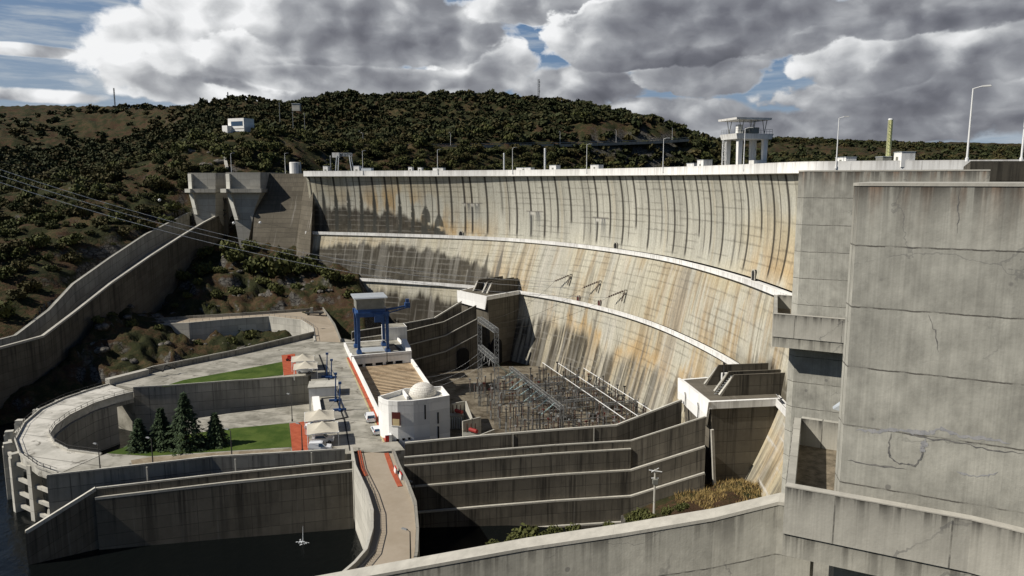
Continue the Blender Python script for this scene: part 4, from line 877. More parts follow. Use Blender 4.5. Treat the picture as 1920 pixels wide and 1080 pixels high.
ribbon([(1792, 882), (1815, 892), (1850, 893), (1872, 884)], .035, M['mortar'], .007, 5)
ribbon([(1588, 862), (1640, 872), (1700, 880)], .035, M['seam'], .006, 6)
if 0: ribbon([(1600, 668), (1700, 677), (1800, 686), (1918, 698)], .03, M['seam'], .006, 7)
if 0: ribbon([(1602, 512), (1700, 516), (1790, 522), (1918, 531)], .018, M['seam'], .006, 8)
if 0: ribbon([(1604, 559), (1700, 565), (1800, 573), (1918, 580)], .02, M['seam'], .006, 9)
ribbon([(1799, 346), (1797, 395), (1795, 437)], .014, M['seam'], .006, 11)
ribbon([(1740, 590), (1752, 620), (1760, 660)], .02, M['seam'], .005, 10)

# right abutment deck the crest road runs on to
slab('abutment_deck', [(51.0, 84), (125, 84), (125, 122), (73, 122)], 52, 65.0, M['wall_dark'], label='dark concrete abutment deck at the right end of the white crest parapet', cat='abutment')
# ------------------------------------------------------------------ terrain
def ctl():
    C = []
    def p(px, py, f): v = at(px, py, fwd=f); C.append((v.x, v.y, v.z))
    def x(*a): C.append(a)
    # main hill, its crest and the far side
    for px, py in ((556, 201), (600, 190), (650, 181), (700, 184), (760, 186), (820, 184), (900, 183), (960, 189), (1000, 196), (1060, 201), (1120, 208), (1180, 219), (1230, 236)): p(px, py, 800); 
    for px, py in ((600, 235), (700, 230), (800, 225), (900, 228), (1000, 232), (1100, 240), (1200, 246)): p(px, py, 700)
    for px, z in ((560, 120), (800, 118), (1000, 115), (1200, 100)): v = at(px, 300, fwd=1000); x(v.x, 1000, z)
    for px, py in ((520, 292), (600, 276), (680, 276), (760, 276), (850, 274), (950, 273), (1050, 272), (1150, 269), (1240, 266)): p(px, py, 540 + 0.10 * max(0, px - 700))
    for px, py, f in ((640, 300, 470), (760, 300, 500), (860, 302, 520), (960, 302, 540), (1080, 300, 560), (1180, 300, 580), (1250, 300, 590)): p(px, py + 4, f)
    for px, f in ((640, 440), (760, 465), (960, 500), (1150, 535), (1260, 560)): v = at(px, 340, fwd=f); x(v.x, f, 56)
    for px, py, f in ((1270, 248, 680), (1296, 262, 640), (1330, 285, 600), (1360, 300, 640), (1420, 300, 760), (1500, 302, 800), (1300, 300, 585)): p(px, py, f)
    x(60, 330, 40); x(110, 200, 40); x(10, 330, 40); x(120, 330, 40); x(200, 420, 45); x(320, 420, 45); x(250, 250, 45); x(-30, 350, 42); x(40, 420, 42)
    # low far hills on the right
    for px, py, f in ((1400, 268, 1300), (1460, 266, 1400), (1510, 267, 1450), (1560, 275, 1600), (1650, 279, 1700), (1750, 281, 1800), (1850, 283, 1900), (1920, 285, 1900), (2050, 283, 1900)): p(px, py, f)
    for px, py in ((1400, 275), (1500, 276), (1600, 272), (1700, 272), (1770, 267), (1830, 269), (1920, 272), (2060, 270)): p(px, py, 2700)
    for px in (1420, 1520, 1650, 1800, 1950): p(px, 306, 1000)
    # left valley and ridges
    for px, py, f in ((0, 198, 1150), (60, 201, 1130), (100, 206, 1100), (160, 198, 1150), (200, 198, 1150), (250, 201, 1120), (330, 200, 1000), (380, 195, 960), (440, 188, 940), (500, 191, 900), (540, 196, 860)): p(px, py + 4, f)
    for px, py, f in ((0, 250, 900), (100, 245, 930), (200, 255, 900), (250, 260, 860), (300, 240, 860), (400, 225, 800), (0, 310, 680), (100, 320, 640), (200, 318, 640), (280, 300, 660), (400, 246, 700), (500, 235, 700), (-60, 300, 700), (-60, 220, 1100)): p(px, py, f)
    for px in (0, 200, 400): v = at(px, 220, fwd=1500); x(v.x, 1500, 110)
    # lit shoulder above the left piers, house knoll
    for px, py, f in ((447, 252, 480), (400, 262, 490), (340, 282, 470), (280, 302, 460), (220, 322, 440), (150, 342, 420), (80, 358, 410), (0, 372, 400), (-60, 380, 400), (500, 252, 480), (560, 268, 470), (540, 300, 410), (440, 300, 400), (360, 308, 400), (470, 285, 420), (300, 330, 385)): p(px, py, f)
    # slope left of the chute
    for px, py, f in ((200, 400, 330), (100, 405, 325), (0, 425, 310), (-80, 430, 310), (100, 500, 262), (0, 510, 255), (60, 585, 225), (-20, 580, 225), (-90, 520, 255), (250, 410, 335), (300, 395, 345)): p(px, py, f)
    for a in ((-157, 340, 46), (-156, 300, 36), (-155, 260, 27), (-152, 225, 18), (-160, 195, 12), (-172, 240, 28), (-164, 360, 52), (-128, 350, 34), (-118, 340, 28), (-112, 345, 28), (-175, 165, 10), (-215, 170, 22)): x(*a)
    # rock knoll in front of the left abutment, rocky bowl
    for px, py, f in ((430, 470, 322), (480, 480, 322), (540, 505, 315), (600, 515, 308), (650, 530, 300), (680, 555, 290), (480, 560, 294), (560, 560, 290), (330, 545, 300), (300, 590, 284), (400, 520, 306), (640, 572, 284), (690, 590, 275), (265, 590, 284), (660, 610, 268), (700, 625, 262)): p(px, py, f)
    for a in ((-128, 330, 27), (-128, 290, 20), (-128, 250, 12), (-126, 215, 5), (-123, 195, 0), (-120, 180, -4), (-112, 215, 6), (-112, 240, 9), (-104, 222, 8), (-95, 225, 6), (-88, 238, 5), (-78, 250, 3), (-72, 242, 2), (-98, 205, 3), (-105, 195, -1), (-112, 190, -2), (-108, 340, 36)): x(*a)
    # river bed, yard
    for a in ((-130, 150, -4), (-110, 120, -4), (-160, 110, -4), (-90, 90, -4), (-50, 105, -4), (-40, 80, -3), (-60, 150, -4), (-30, 180, -3), (0, 180, -2), (20, 170, -2), (10, 220, -2), (-20, 225, -2), (-30, 210, -2), (-60, 200, -2), (0, 250, -2), (-40, 260, 0)): x(*a)
    # right bank below the viewpoint
    for a in ((0, -6, 60.5), (-15, -5, 59), (15, -5, 61), (0, 14, 44), (-25, 10, 42), (30, 5, 50), (0, 44, 24), (-22, 46, 20), (22, 48, 26), (12, 62, 20), (0, 75, 12), (24, 80, 16), (-14, 75, 6), (-16, 100, -3), (-5, 100, 0), (8, 104, 3), (22, 104, 8), (34, 104, 8), (36, 116, 10), (36, 126, 8), (27, 126, 5), (15, 124, 0), (0, 122, -3), (44, 100, 12), (45, 118, 8.5), (50, 110, 13), (-60, 40, 20), (-70, 70, 0), (60, 60, 40), (80, 20, 55), (40, 60, 34)): x(*a)
    return np.array(C, float)
CT = ctl()
def tps_fit(C, lam=6.0):
    P = C[:, :2] / 100.0; n = len(P); d = np.linalg.norm(P[:, None] - P[None], axis=2); K = np.where(d > 0, d * d * np.log(d + 1e-12), 0) + np.eye(n) * lam * 1e-3
    A = np.zeros((n + 3, n + 3)); A[:n, :n] = K; A[:n, n] = 1; A[:n, n + 1:] = P; A[n:, :n] = A[:n, n:].T
    return np.linalg.solve(A, np.r_[C[:, 2], 0, 0, 0])
TW = tps_fit(CT)
def tps(x, y):
    Q = np.c_[x, y] / 100.0; out = np.zeros(len(Q)); n = len(CT); P = CT[:, :2] / 100.0
    for s in range(0, len(Q), 20000):
        q = Q[s:s + 20000]; d = np.linalg.norm(q[:, None] - P[None], axis=2); out[s:s + 20000] = (d * d * np.log(d + 1e-12)) @ TW[:n] + TW[n] + q @ TW[n + 1:]
    return out
_du = np.arange(0, DAM_LEN, 1.0); _dp = dam_plan(_du)[0]; _dn = dam_plan(_du)[1]
def upstream_d(x, y):
    """metres upstream (+) of the shell's base line; 1e9 away from the dam"""
    out = np.full(len(x), 1e9)
    for s in range(0, len(x), 20000):
        q = np.c_[x[s:s + 20000], y[s:s + 20000]]; d = np.linalg.norm(q[:, None] - _dp[None], axis=2); i = d.argmin(1); dm = d.min(1)
        sd = ((q - _dp[i]) * _dn[i]).sum(1); out[s:s + 20000] = np.where((dm < 70) & (i > 2) & (i < len(_dp) - 3), sd, 1e9)
    return out
def ground(x, y, detail=True):
    x = np.asarray(x, float); y = np.asarray(y, float); h = tps(x, y)
    far = sstep(np.hypot(x, y), 240, 700)
    if detail:
        r = 1 - np.abs(2 * fbm(x * 0.045, y * 0.045, 5, 3) - 1); h = h + (r - 0.72) * (3.2 + 9 * far) * sstep(h, -1, 8) * sstep(np.hypot(x, y), 60, 140)
        nb = sstep(x, -150, -135) * sstep(x, -55, -75) * sstep(y, 180, 190) * sstep(y, 345, 325); h = h + nb * ((1 - np.abs(2 * fbm(x * 0.10, y * 0.10, 5, 63) - 1)) - 0.62) * 6.5 + nb * (fbm(x * 0.5, y * 0.5, 4, 19) - .5) * 2.2
        h = h + (fbm(x * 0.22, y * 0.22, 4, 9) - 0.5) * 2.2 * sstep(h, 1, 6)
        # rock benches on the left slope and the knoll
        k = sstep(x, -95, -130) * sstep(y, 420, 330) * 0.8; b = h / 6.0 + fbm(x * .03, y * .03, 3, 77) * 1.5; fb = b - np.floor(b); h = h + k * (sstep(fb, 0.25, 0.75) - fb) * 3.2
    sd = upstream_d(x, y)
    h = np.where((sd < 3) & (sd > -70) & (x > -78), np.minimum(h, np.where(x > 20, np.interp(y, [60, 130, 150], [60, 14, -2]), np.where(x < -62, 60, np.interp(x, [-62, -45], [22, -1.8])))), h)
    h = np.where((sd >= 3) & (sd < 60), np.minimum(h, np.where(x > -92, 52, h)), h)
    # keep the yard, the deck and the trough free
    yard = (x > -50) & (x < 60) & (y > 133) & (y < 262) & (sd < 3); h = np.where(yard, np.minimum(h, -1.6), h)
    deck = (x > -104) & (x < -18) & (y > 116) & (y < 238) & (x + 0.0 > -104); h = np.where(deck & ((y < 186) | (x > -64) | (y < 196 + (x + 102) * 1.2)), np.minimum(h, -3), h)
    cl = np.interp(y, [170, 213, 251, 312, 357], [-151, -146, -150.5, -154.5, -156]); cz = np.interp(y, [196, 210, 251, 355], [18, 18, 27.7, 47.3]); h = np.where((x > cl + .5) & (x < -133.5) & (y > 165) & (y < 358), np.minimum(h, cz - 11), h)
    # nothing may stand in front of the near chute wall's top
    return h
def ground_mat():
    m, T, b = newmat('hillside_ground'); P = T.node('ShaderNodeTexCoord').outputs['Object']; N = T.node('ShaderNodeNewGeometry').outputs['Normal']
    x, y, z = T.sep(P); nz = T.sep(N)[2]
    big = T.noise(P, 0.012, 5, 0.6); med = T.noise(P, 0.09, 6, 0.65); fine = T.noise(P, 0.7, 6, 0.7)
    soil = T.mix(T.ss(med, 0.35, 0.65), (0.045, 0.027, 0.016), (0.150, 0.088, 0.048)); grass = T.mix(T.ss(fine, 0.3, 0.7), (0.055, 0.043, 0.020), (0.140, 0.100, 0.048)); scrub = T.mix(T.ss(fine, 0.3, 0.7), (0.014, 0.018, 0.008), (0.038, 0.039, 0.016))
    col = T.mix(T.ss(T.m('ADD', T.m('MULTIPLY', big, 0.5), T.m('MULTIPLY', med, 0.5)), 0.46, 0.58), soil, grass); col = T.mix(T.ss(T.m('ADD', T.m('MULTIPLY', med, 0.6), T.m('MULTIPLY', fine, 0.4)), 0.42, 0.53), col, scrub)
    vo = T.node('ShaderNodeTexVoronoi', feature='DISTANCE_TO_EDGE'); T.put(vo.inputs['Vector'], T.mapv(P, (0.35, 0.35, 0.8))); vo.inputs['Scale'].default_value = 1.0
    rock = T.mix(T.ss(fine, 0.3, 0.7), (0.035, 0.033, 0.03), (0.16, 0.15, 0.13)); rock = T.mix(T.ss(vo.outputs['Distance'], 0.10, 0.0), rock, (0.018, 0.016, 0.014))
    col = T.mix(T.ss(T.m('ADD', nz, T.m('MULTIPLY', T.m('SUBTRACT', med, 0.5), 0.55)), 0.80, 0.62), col, rock)
    T.put(b.inputs['Base Color'], col); b.inputs['Roughness'].default_value = 0.95; b.inputs['Specular IOR Level'].default_value = 0.08
    bp = T.node('ShaderNodeBump'); bp.inputs['Strength'].default_value = 0.9; bp.inputs['Distance'].default_value = 0.8; T.put(bp.inputs['Height'], T.m('ADD', fine, med)); T.l.new(bp.outputs[0], b.inputs['Normal'])
    return m
M['ground'] = ground_mat()
def build_terrain():
    az = np.radians(np.linspace(-41, 43, 520)); r = np.r_[np.linspace(10, 120, 60, endpoint=False), np.linspace(120, 480, 190, endpoint=False), np.geomspace(480, 4200, 150)]
    A, Rr = np.meshgrid(az, r, indexing='ij'); X = (np.sin(A) * Rr).ravel(); Y = (np.cos(A) * Rr).ravel(); Z = ground(X, Y)
    o = np_mesh('terrain', np.c_[X, Y, Z], grid_faces(len(az), len(r), True), M['ground'], True); tag(o, kind='structure'); return o
terrain = build_terrain()
# the plain behind everything, out to the horizon
mb = MB(); mb.face([(-15000, -60, -6), (15000, -60, -6), (15000, 20000, -6), (-15000, 20000, -6)]); tag(mb.build('ground_plain', M['ground']), kind='structure')
# a bank for the viewpoint
tag(dirt := None or np_mesh('bank', np.array([(-60, -40, 61), (60, -40, 61), (60, 0, 61), (-60, 0, 61)]), np.array([[0, 1, 2, 3]]), M['ground']), kind='structure')

# yard floor
slab('switchyard_floor', [(-48, 212), (-23, 142), (-20, 140.6), (20.5, 141.2), (36, 144), (46, 170), (44, 200), (33, 228), (12, 252), (-12, 252), (-36, 242)], -5, -1.2, dirt_mat('yard_gravel', (0.050, 0.039, 0.026), (0.23, 0.20, 0.15), 0.16))

# ------------------------------------------------------------------ trees
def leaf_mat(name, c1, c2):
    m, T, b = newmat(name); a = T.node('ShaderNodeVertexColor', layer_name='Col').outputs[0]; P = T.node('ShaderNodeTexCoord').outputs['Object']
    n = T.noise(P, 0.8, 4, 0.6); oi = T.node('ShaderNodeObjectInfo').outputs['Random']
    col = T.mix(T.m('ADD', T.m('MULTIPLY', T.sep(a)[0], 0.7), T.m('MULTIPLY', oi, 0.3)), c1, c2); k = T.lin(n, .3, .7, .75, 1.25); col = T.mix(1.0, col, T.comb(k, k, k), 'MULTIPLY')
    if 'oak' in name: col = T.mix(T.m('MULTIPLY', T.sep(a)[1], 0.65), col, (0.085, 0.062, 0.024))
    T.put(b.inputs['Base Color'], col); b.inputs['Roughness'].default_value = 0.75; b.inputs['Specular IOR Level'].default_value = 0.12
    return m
M['oak'] = leaf_mat('holm_oak_leaves', (0.018, 0.024, 0.009), (0.050, 0.056, 0.020)); M['olive'] = leaf_mat('lit_scrub_leaves', (0.030, 0.040, 0.012), (0.098, 0.100, 0.032)); M['cedar'] = leaf_mat('cedar_needles', (0.020, 0.034, 0.016), (0.070, 0.098, 0.048)); M['oak_mid'] = leaf_mat('mid_oak_leaves', (0.022, 0.029, 0.010), (0.072, 0.076, 0.026)); M['oak_far'] = leaf_mat('far_oak_leaves', (0.018, 0.024, 0.009), (0.044, 0.050, 0.019)); M['bark'] = plain('bark', (0.06, 0.045, 0.03), 0.9)
def crown_template(seed, n=150, lumps=6, w=1.0, h=0.75, leaf=0.20, low=0.15):
    """many small leaf faces spread through several lumps; unit crown of radius 1 standing on z=0"""
    g = np.random.default_rng(seed); V = []; Fc = []; Cc = []
    L = [(0, 0, h * 0.55 + low, 0.62)] + [(math.cos(a) * 0.52 * w, math.sin(a) * 0.52 * w, low + h * g.uniform(0.25, 0.75), g.uniform(0.36, 0.52)) for a in np.linspace(0, 6.28, lumps, endpoint=False) + g.uniform(0, 1)]
    for k in range(n):
        cx, cy, cz, r = L[g.integers(len(L))]; d = g.normal(size=3); d /= np.linalg.norm(d); rr = r * g.uniform(0.55, 1.06) ; p = np.array([cx + d[0] * rr, cy + d[1] * rr, cz + d[2] * rr * 0.8])
        if p[2] < 0.02: p[2] = 0.02
        nrm = d * 0.7 + g.normal(size=3) * 0.55 + np.array([0, 0, 0.25]); nrm /= np.linalg.norm(nrm); t = np.cross(nrm, [0, 0, 1.0]); t /= (np.linalg.norm(t) + 1e-6); b = np.cross(nrm, t); s = leaf * g.uniform(0.6, 1.4); a = g.uniform(0, 6.28); t, b = t * math.cos(a) + b * math.sin(a), b * math.cos(a) - t * math.sin(a)
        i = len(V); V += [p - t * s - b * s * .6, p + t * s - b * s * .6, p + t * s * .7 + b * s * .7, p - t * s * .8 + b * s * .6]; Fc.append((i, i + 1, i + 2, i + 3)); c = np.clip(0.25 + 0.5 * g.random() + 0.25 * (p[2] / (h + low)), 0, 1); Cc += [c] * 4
    return np.array(V), np.array(Fc), np.array(Cc)
TPL = [crown_template(s, 300, 6 + s % 3, leaf=0.125) for s in range(5)]
TPLS = [crown_template(20 + s, 70, 5, leaf=0.27) for s in range(4)]

def slope_of(x, y):
    h0 = ground(x, y, False); return np.hypot(ground(x + 4, y, False) - h0, ground(x, y + 4, False) - h0) / 4
g_ = np.random.default_rng(12)
NN = 90000
az = np.radians(g_.uniform(-36, 37, NN)); rr = np.sqrt(g_.uniform(215 ** 2, 1250 ** 2, NN)); tx = np.sin(az) * rr; ty = np.cos(az) * rr
# far right shore
az2 = np.radians(g_.uniform(11, 37, 16000)); r2 = np.sqrt(g_.uniform(600 ** 2, 2100 ** 2, 16000)); tx = np.r_[tx, np.sin(az2) * r2]; ty = np.r_[ty, np.cos(az2) * r2]
tz = ground(tx, ty)
px_, py_ = pix(tx, ty, tz)
keep = np.ones(len(tx), bool)
dens = fbm(tx * 0.012, ty * 0.012, 4, 41); dens2 = fbm(tx * 0.05, ty * 0.05, 3, 43)
R_ = np.hypot(tx, ty)
keep &= ~((tz < 62.5) & (ty > 330 + 0 * tx) & (tx > -90))                    # not in the lake
keep &= ~((tx > -134) & (R_ < 352)) & ~((tx > -155) & (tx < -120) & (ty < 384)) & ~((tx > -122) & (ty < 372) & (ty > 300) & (tx < 60))
keep &= ~((tx > -95) & (tx < 120) & (ty < 425))
p_keep = np.where(R_ < 420, 0.80, 1.0) * (0.60 + 0.40 * sstep(dens + (dens2 - .5) * .5, 0.33, 0.47))
def patch(cx, cy, wx, wy, k): 
    global p_keep
    p_keep = p_keep * (1 - k * np.exp(-(((px_ - cx) / wx) ** 2 + ((py_ - cy) / wy) ** 2)))
p_keep = p_keep + 0.25 * (px_ < 320); patch(165, 232, 75, 30, 1.1); patch(235, 250, 20, 45, 1.0); patch(1150, 243, 110, 16, 1.3); patch(1225, 262, 60, 14, 1.0); patch(690, 195, 40, 12, .7); patch(930, 205, 55, 14, .6); patch(380, 295, 45, 22, 1.2); patch(600, 290, 130, 14, .95); patch(850, 295, 120, 12, .6); patch(1010, 255, 60, 8, .8); patch(60, 445, 160, 25, .85); patch(200, 520, 150, 60, .9); patch(70, 560, 100, 60, .95); patch(447, 240, 26, 12, 1.2); patch(290, 340, 70, 10, .9); patch(170, 385, 120, 9, .8); patch(120, 330, 90, 6, .7); patch(520, 232, 60, 5, .6); patch(760, 215, 70, 8, .6); patch(1040, 215, 70, 6, .6); patch(900, 273, 400, 5, 1.0); patch(450, 256, 30, 16, 1.0); patch(330, 420, 30, 60, .6)  # extra trees at far left, darkening the hill like a cloud shadow
keep &= g_.random(len(tx)) < np.clip(p_keep, 0, 1)
keep &= (px_ > -60) & (px_ < 1990)
# thin with distance-independent spacing
idx = np.nonzero(keep)[0]; cell = {}; sel = []
for i in idx[np.argsort(R_[idx])]:
    s = 4.0 if R_[i] < 420 else 4.7 if R_[i] < 900 else 7.0; k = (int(tx[i] // s), int(ty[i] // s))
    if k in cell: continue
    cell[k] = 1; sel.append(i)
sel = np.array(sel); rad = np.where(R_[sel] < 420, 0.9 + 3.4 * g_.random(len(sel)) ** 2.0, 1.2 + 4.0 * g_.random(len(sel)) ** 1.5) * (0.75 + 0.6 * dens[sel]) * np.where(R_[sel] > 900, 1.3, 1.0)
near_i = np.argsort(R_[sel] / np.maximum(rad, .5))[:296]
near_mask = np.zeros(len(sel), bool); near_mask[near_i] = True
def merged(name, ii, mat, tpls, label):
    Vs = []; Fs = []; Cs = []; o = 0; gg = np.random.default_rng(5)
    for i, r in ii:
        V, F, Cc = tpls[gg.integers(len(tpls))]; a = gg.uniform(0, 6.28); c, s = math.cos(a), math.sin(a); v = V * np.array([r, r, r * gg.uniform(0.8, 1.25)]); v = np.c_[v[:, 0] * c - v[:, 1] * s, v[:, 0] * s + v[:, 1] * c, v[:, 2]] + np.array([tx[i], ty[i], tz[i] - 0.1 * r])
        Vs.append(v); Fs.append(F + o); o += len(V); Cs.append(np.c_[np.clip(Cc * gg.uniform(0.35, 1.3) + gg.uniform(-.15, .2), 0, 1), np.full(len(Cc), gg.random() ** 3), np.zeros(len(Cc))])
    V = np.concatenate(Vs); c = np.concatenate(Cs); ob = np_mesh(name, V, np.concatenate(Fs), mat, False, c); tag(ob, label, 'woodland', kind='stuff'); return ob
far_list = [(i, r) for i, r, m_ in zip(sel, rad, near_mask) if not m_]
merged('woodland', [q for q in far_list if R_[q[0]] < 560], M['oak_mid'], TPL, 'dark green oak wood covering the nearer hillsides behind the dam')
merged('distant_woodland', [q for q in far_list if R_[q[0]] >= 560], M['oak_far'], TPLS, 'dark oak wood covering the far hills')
print('TREES', len(sel))
def tree_proto(k, mat, name, label, cat, group):
    V, F, Cc = TPL[k] if k < 5 else TPL[k - 5]
    t = thing(name, label, cat, (0, 0, -50), group); o = np_mesh('crown', V + np.array([0, 0, 0.12]), F, mat, False, np.c_[Cc, Cc, Cc]); o.parent = t
    mb = MB(); mb.v = []; mb.bar((0, 0, -0.15), (0.05, 0.03, 0.45), 0.075, 0.045, 6)
    for a in (0.4, 2.4, 4.5): mb.bar((0.05, 0.03, 0.4), (0.4 * math.cos(a), 0.4 * math.sin(a), 0.75), 0.04, 0.02, 5)
    m2 = mb.build('trunk', M['bark']); m2.parent = t; m2.location = (0, 0, -0.15); return t
LAB_T = 'round dark green holm oak on the slopes beside the left spillway chute'; LAB_B = 'bushy olive green shrub on the sunlit slope above the left spillway chute'
PT = [tree_proto(k, M['oak'] if k % 2 else M['olive'], 'oak_tree', LAB_T, 'tree', 'oaks on the left bank') for k in range(4)]
cnt = {}
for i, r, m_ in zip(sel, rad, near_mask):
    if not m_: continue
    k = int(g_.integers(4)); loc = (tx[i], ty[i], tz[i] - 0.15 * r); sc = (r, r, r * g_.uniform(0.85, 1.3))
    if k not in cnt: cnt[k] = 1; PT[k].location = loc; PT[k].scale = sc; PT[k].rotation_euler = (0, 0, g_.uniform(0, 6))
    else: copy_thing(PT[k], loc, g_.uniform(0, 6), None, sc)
# shrubs on the knoll, in the bowl and below the near wall
SH = [tree_proto(k, M['olive'], 'shrub', 'leafy green shrub growing on the rocky knoll below the left abutment', 'shrub', 'shrubs on the rocky knoll') for k in range(2)]
cnt = {}
for px, py, f, r, grp in ((385, 478, 318, 3.0, 0), (430, 462, 322, 3.4, 0), (450, 480, 316, 2.6, 0), (480, 520, 308, 4.6, 0), (525, 527, 306, 4.4, 0), (535, 485, 314, 3.4, 0), (470, 462, 322, 3, 0), (575, 508, 308, 4.0, 0), (603, 500, 306, 2.4, 0), (440, 500, 312, 3.6, 0), (412, 515, 305, 2.4, 0), (385, 520, 306, 3.4, 0), (620, 545, 296, 3.2, 0), (520, 570, 291, 2.8, 0), (445, 560, 294, 2.6, 0), (660, 555, 288, 2.6, 0), (556, 515, 310, 2.6, 0), (600, 560, 292, 2.2, 0), (650, 528, 298, 2.6, 0), (495, 540, 302, 2.6, 0), (340, 455, 300, 2.4, 0), (335, 480, 302, 2.8, 0), (500, 500, 312, 2.4, 0), (560, 545, 298, 2.6, 0),
                          (205, 650, 0, 2.6, 1), (250, 655, 0, 1.5, 1), (355, 612, 0, 1.6, 1), (375, 605, 0, 1.6, 1), (410, 608, 0, 2.0, 1), (450, 632, 0, 2.2, 1), (470, 640, 0, 1.8, 1), (330, 618, 0, 1.2, 1), (370, 655, 0, 1.3, 1), (300, 652, 0, 1.2, 1), (190, 668, 0, 1.5, 1), (435, 650, 0, 1.6, 1), (398, 618, 0, 1.2, 1)):
    r *= 1.35
    if f == 0:
        v = at(px, py, z=6.5)
    else: v = at(px, py, fwd=f)
    k = int(g_.integers(2)); z = float(ground([v.x], [v.y])[0]) - 0.25 * r
    lab = 'low green shrub among the rocks of the bowl beside the upper lawn' if grp else None; gp = 'shrubs in the rocky bowl' if grp else 'shrubs on the rocky knoll'
    o = PT[0] if False else None
    if k not in cnt: cnt[k] = 1; o = SH[k]; o.location = (v.x, v.y, z); o.scale = (r, r, r * 1.1)
    else: o = copy_thing(SH[k], (v.x, v.y, z), g_.uniform(0, 6), lab, (r, r, r * g_.uniform(0.9, 1.3)))
    o['group'] = gp
    if lab: o['label'] = lab
nb = tree_proto(1, M['olive'], 'shrub', 'yellow green bush showing over the pale chute wall at the bottom of the view', 'shrub', 'bushes behind the near chute wall'); first = True
for px, py, f, r in ((985, 1012, 66, 1.9), (965, 1015, 64, 1.3), (1040, 1000, 70, 1.2), (1075, 996, 72, 1.2), (1200, 968, 88, 1.5), (1215, 972, 84, 1.3), (1140, 985, 80, 1.0), (1185, 975, 86, 1.2), (925, 1026, 60, 1.0), (1250, 958, 98, 1.3), (1275, 950, 104, 1.1), (1020, 1006, 68, .9), (1285, 945, 112, 1.0)):
    v = at(px, py + 9, fwd=f); r *= 0.78
    if first: nb.location = v; nb.scale = (r, r, r); first = False
    else: copy_thing(nb, v, g_.uniform(0, 6), None, (r, r, r * 1.1))
# dry grass on the mound at the foot of the near block
def grass_stuff():
    V = []; F = []; C = []; gg = np.random.default_rng(3); n = 9000; xx = gg.uniform(29, 47, n); yy = gg.uniform(108, 131, n); kp = (fbm(xx * .35, yy * .35, 3, 4) > .40) & (xx + .25 * (yy - 120) > 29 + 5 * fbm(xx * .2, yy * .2, 2, 8)); xx = xx[kp]; yy = yy[kp]; n = len(xx); zz_ = ground(xx, yy); 
    for i in range(n):
        if zz_[i] < 3.5: continue
        h = gg.uniform(0.2, 0.5) + 0.7 * gg.random() ** 4; a = gg.uniform(0, 6.28); w = 0.06; dx, dy = math.cos(a) * w, math.sin(a) * w; lx, ly = gg.normal(0, .2, 2); k = len(V)
        V += [(xx[i] - dx, yy[i] - dy, zz_[i] - .1), (xx[i] + dx, yy[i] + dy, zz_[i] - .1), (xx[i] + lx, yy[i] + ly, zz_[i] + h)]; F.append((k, k + 1, k + 2)); C += [gg.random()] * 3
    c = np.array(C); o = np_mesh('dry_grass', np.array(V), np.array(F), leaf_mat('dry_grass_blades', (0.17, 0.12, 0.05), (0.50, 0.36, 0.14)), False, np.c_[c, c, c]); tag(o, 'golden dry grass on the mound at the foot of the near outlet block', 'grass', kind='stuff')
grass_stuff()
# loose boulders in the bowl, along the river bank and on the knoll
def rock_mesh(seed):
    bm = bmesh.new(); bmesh.ops.create_icosphere(bm, subdivisions=3, radius=1.0); g = np.random.default_rng(seed)
    P = np.array([v.co[:] for v in bm.verts]); o = g.uniform(0, 50, 3); k = 0.62 + 0.7 * fbm(P[:, 0] * 1.3 + o[0] + P[:, 2], P[:, 1] * 1.3 + o[1] - P[:, 2] * .7, 4, seed); q = np.round(k * 5) / 5 * .6 + k * .4
    for v, kk in zip(bm.verts, q): v.co *= kk; v.co.z *= 0.7
    me = bpy.data.meshes.new('boulder'); bm.to_mesh(me); bm.free(); me.materials.append(M['rock']); return me
def rock_mat():
    m, T, b = newmat('pale_rock'); P = T.node('ShaderNodeTexCoord').outputs['Object']; n = T.noise(P, 1.1, 6, .65); f = T.noise(P, 5, 5, .7); col = T.mix(T.ss(n, .35, .65), (0.04, 0.036, 0.03), (0.17, 0.155, 0.13)); k = T.lin(f, .3, .7, .7, 1.25); T.put(b.inputs['Base Color'], T.mix(1.0, col, T.comb(k, k, k), 'MULTIPLY')); b.inputs['Roughness'].default_value = .9
    bp = T.node('ShaderNodeBump'); bp.inputs['Strength'].default_value = .7; bp.inputs['Distance'].default_value = .2; T.put(bp.inputs['Height'], T.m('ADD', n, f)); T.l.new(bp.outputs[0], b.inputs['Normal']); return m
M['rock'] = rock_mat(); RM = [rock_mesh(k) for k in range(5)]; rr = random.Random(8)
ROCKS = [(rr.uniform(205, 300), rr.uniform(622, 652), rr.uniform(.8, 2.6), 0) for _ in range(16)] + [(rr.uniform(128, 260), rr.uniform(694, 722), rr.uniform(.8, 2.6), 1) for _ in range(18)] + [(rr.uniform(300, 470), rr.uniform(615, 670), rr.uniform(.5, 1.5), 0) for _ in range(22)] + [(rr.uniform(330, 620), rr.uniform(490, 575), rr.uniform(.5, 1.6), 2) for _ in range(40)] + [(rr.uniform(340, 420), rr.uniform(280, 318), rr.uniform(1.5, 4), 3) for _ in range(18)]
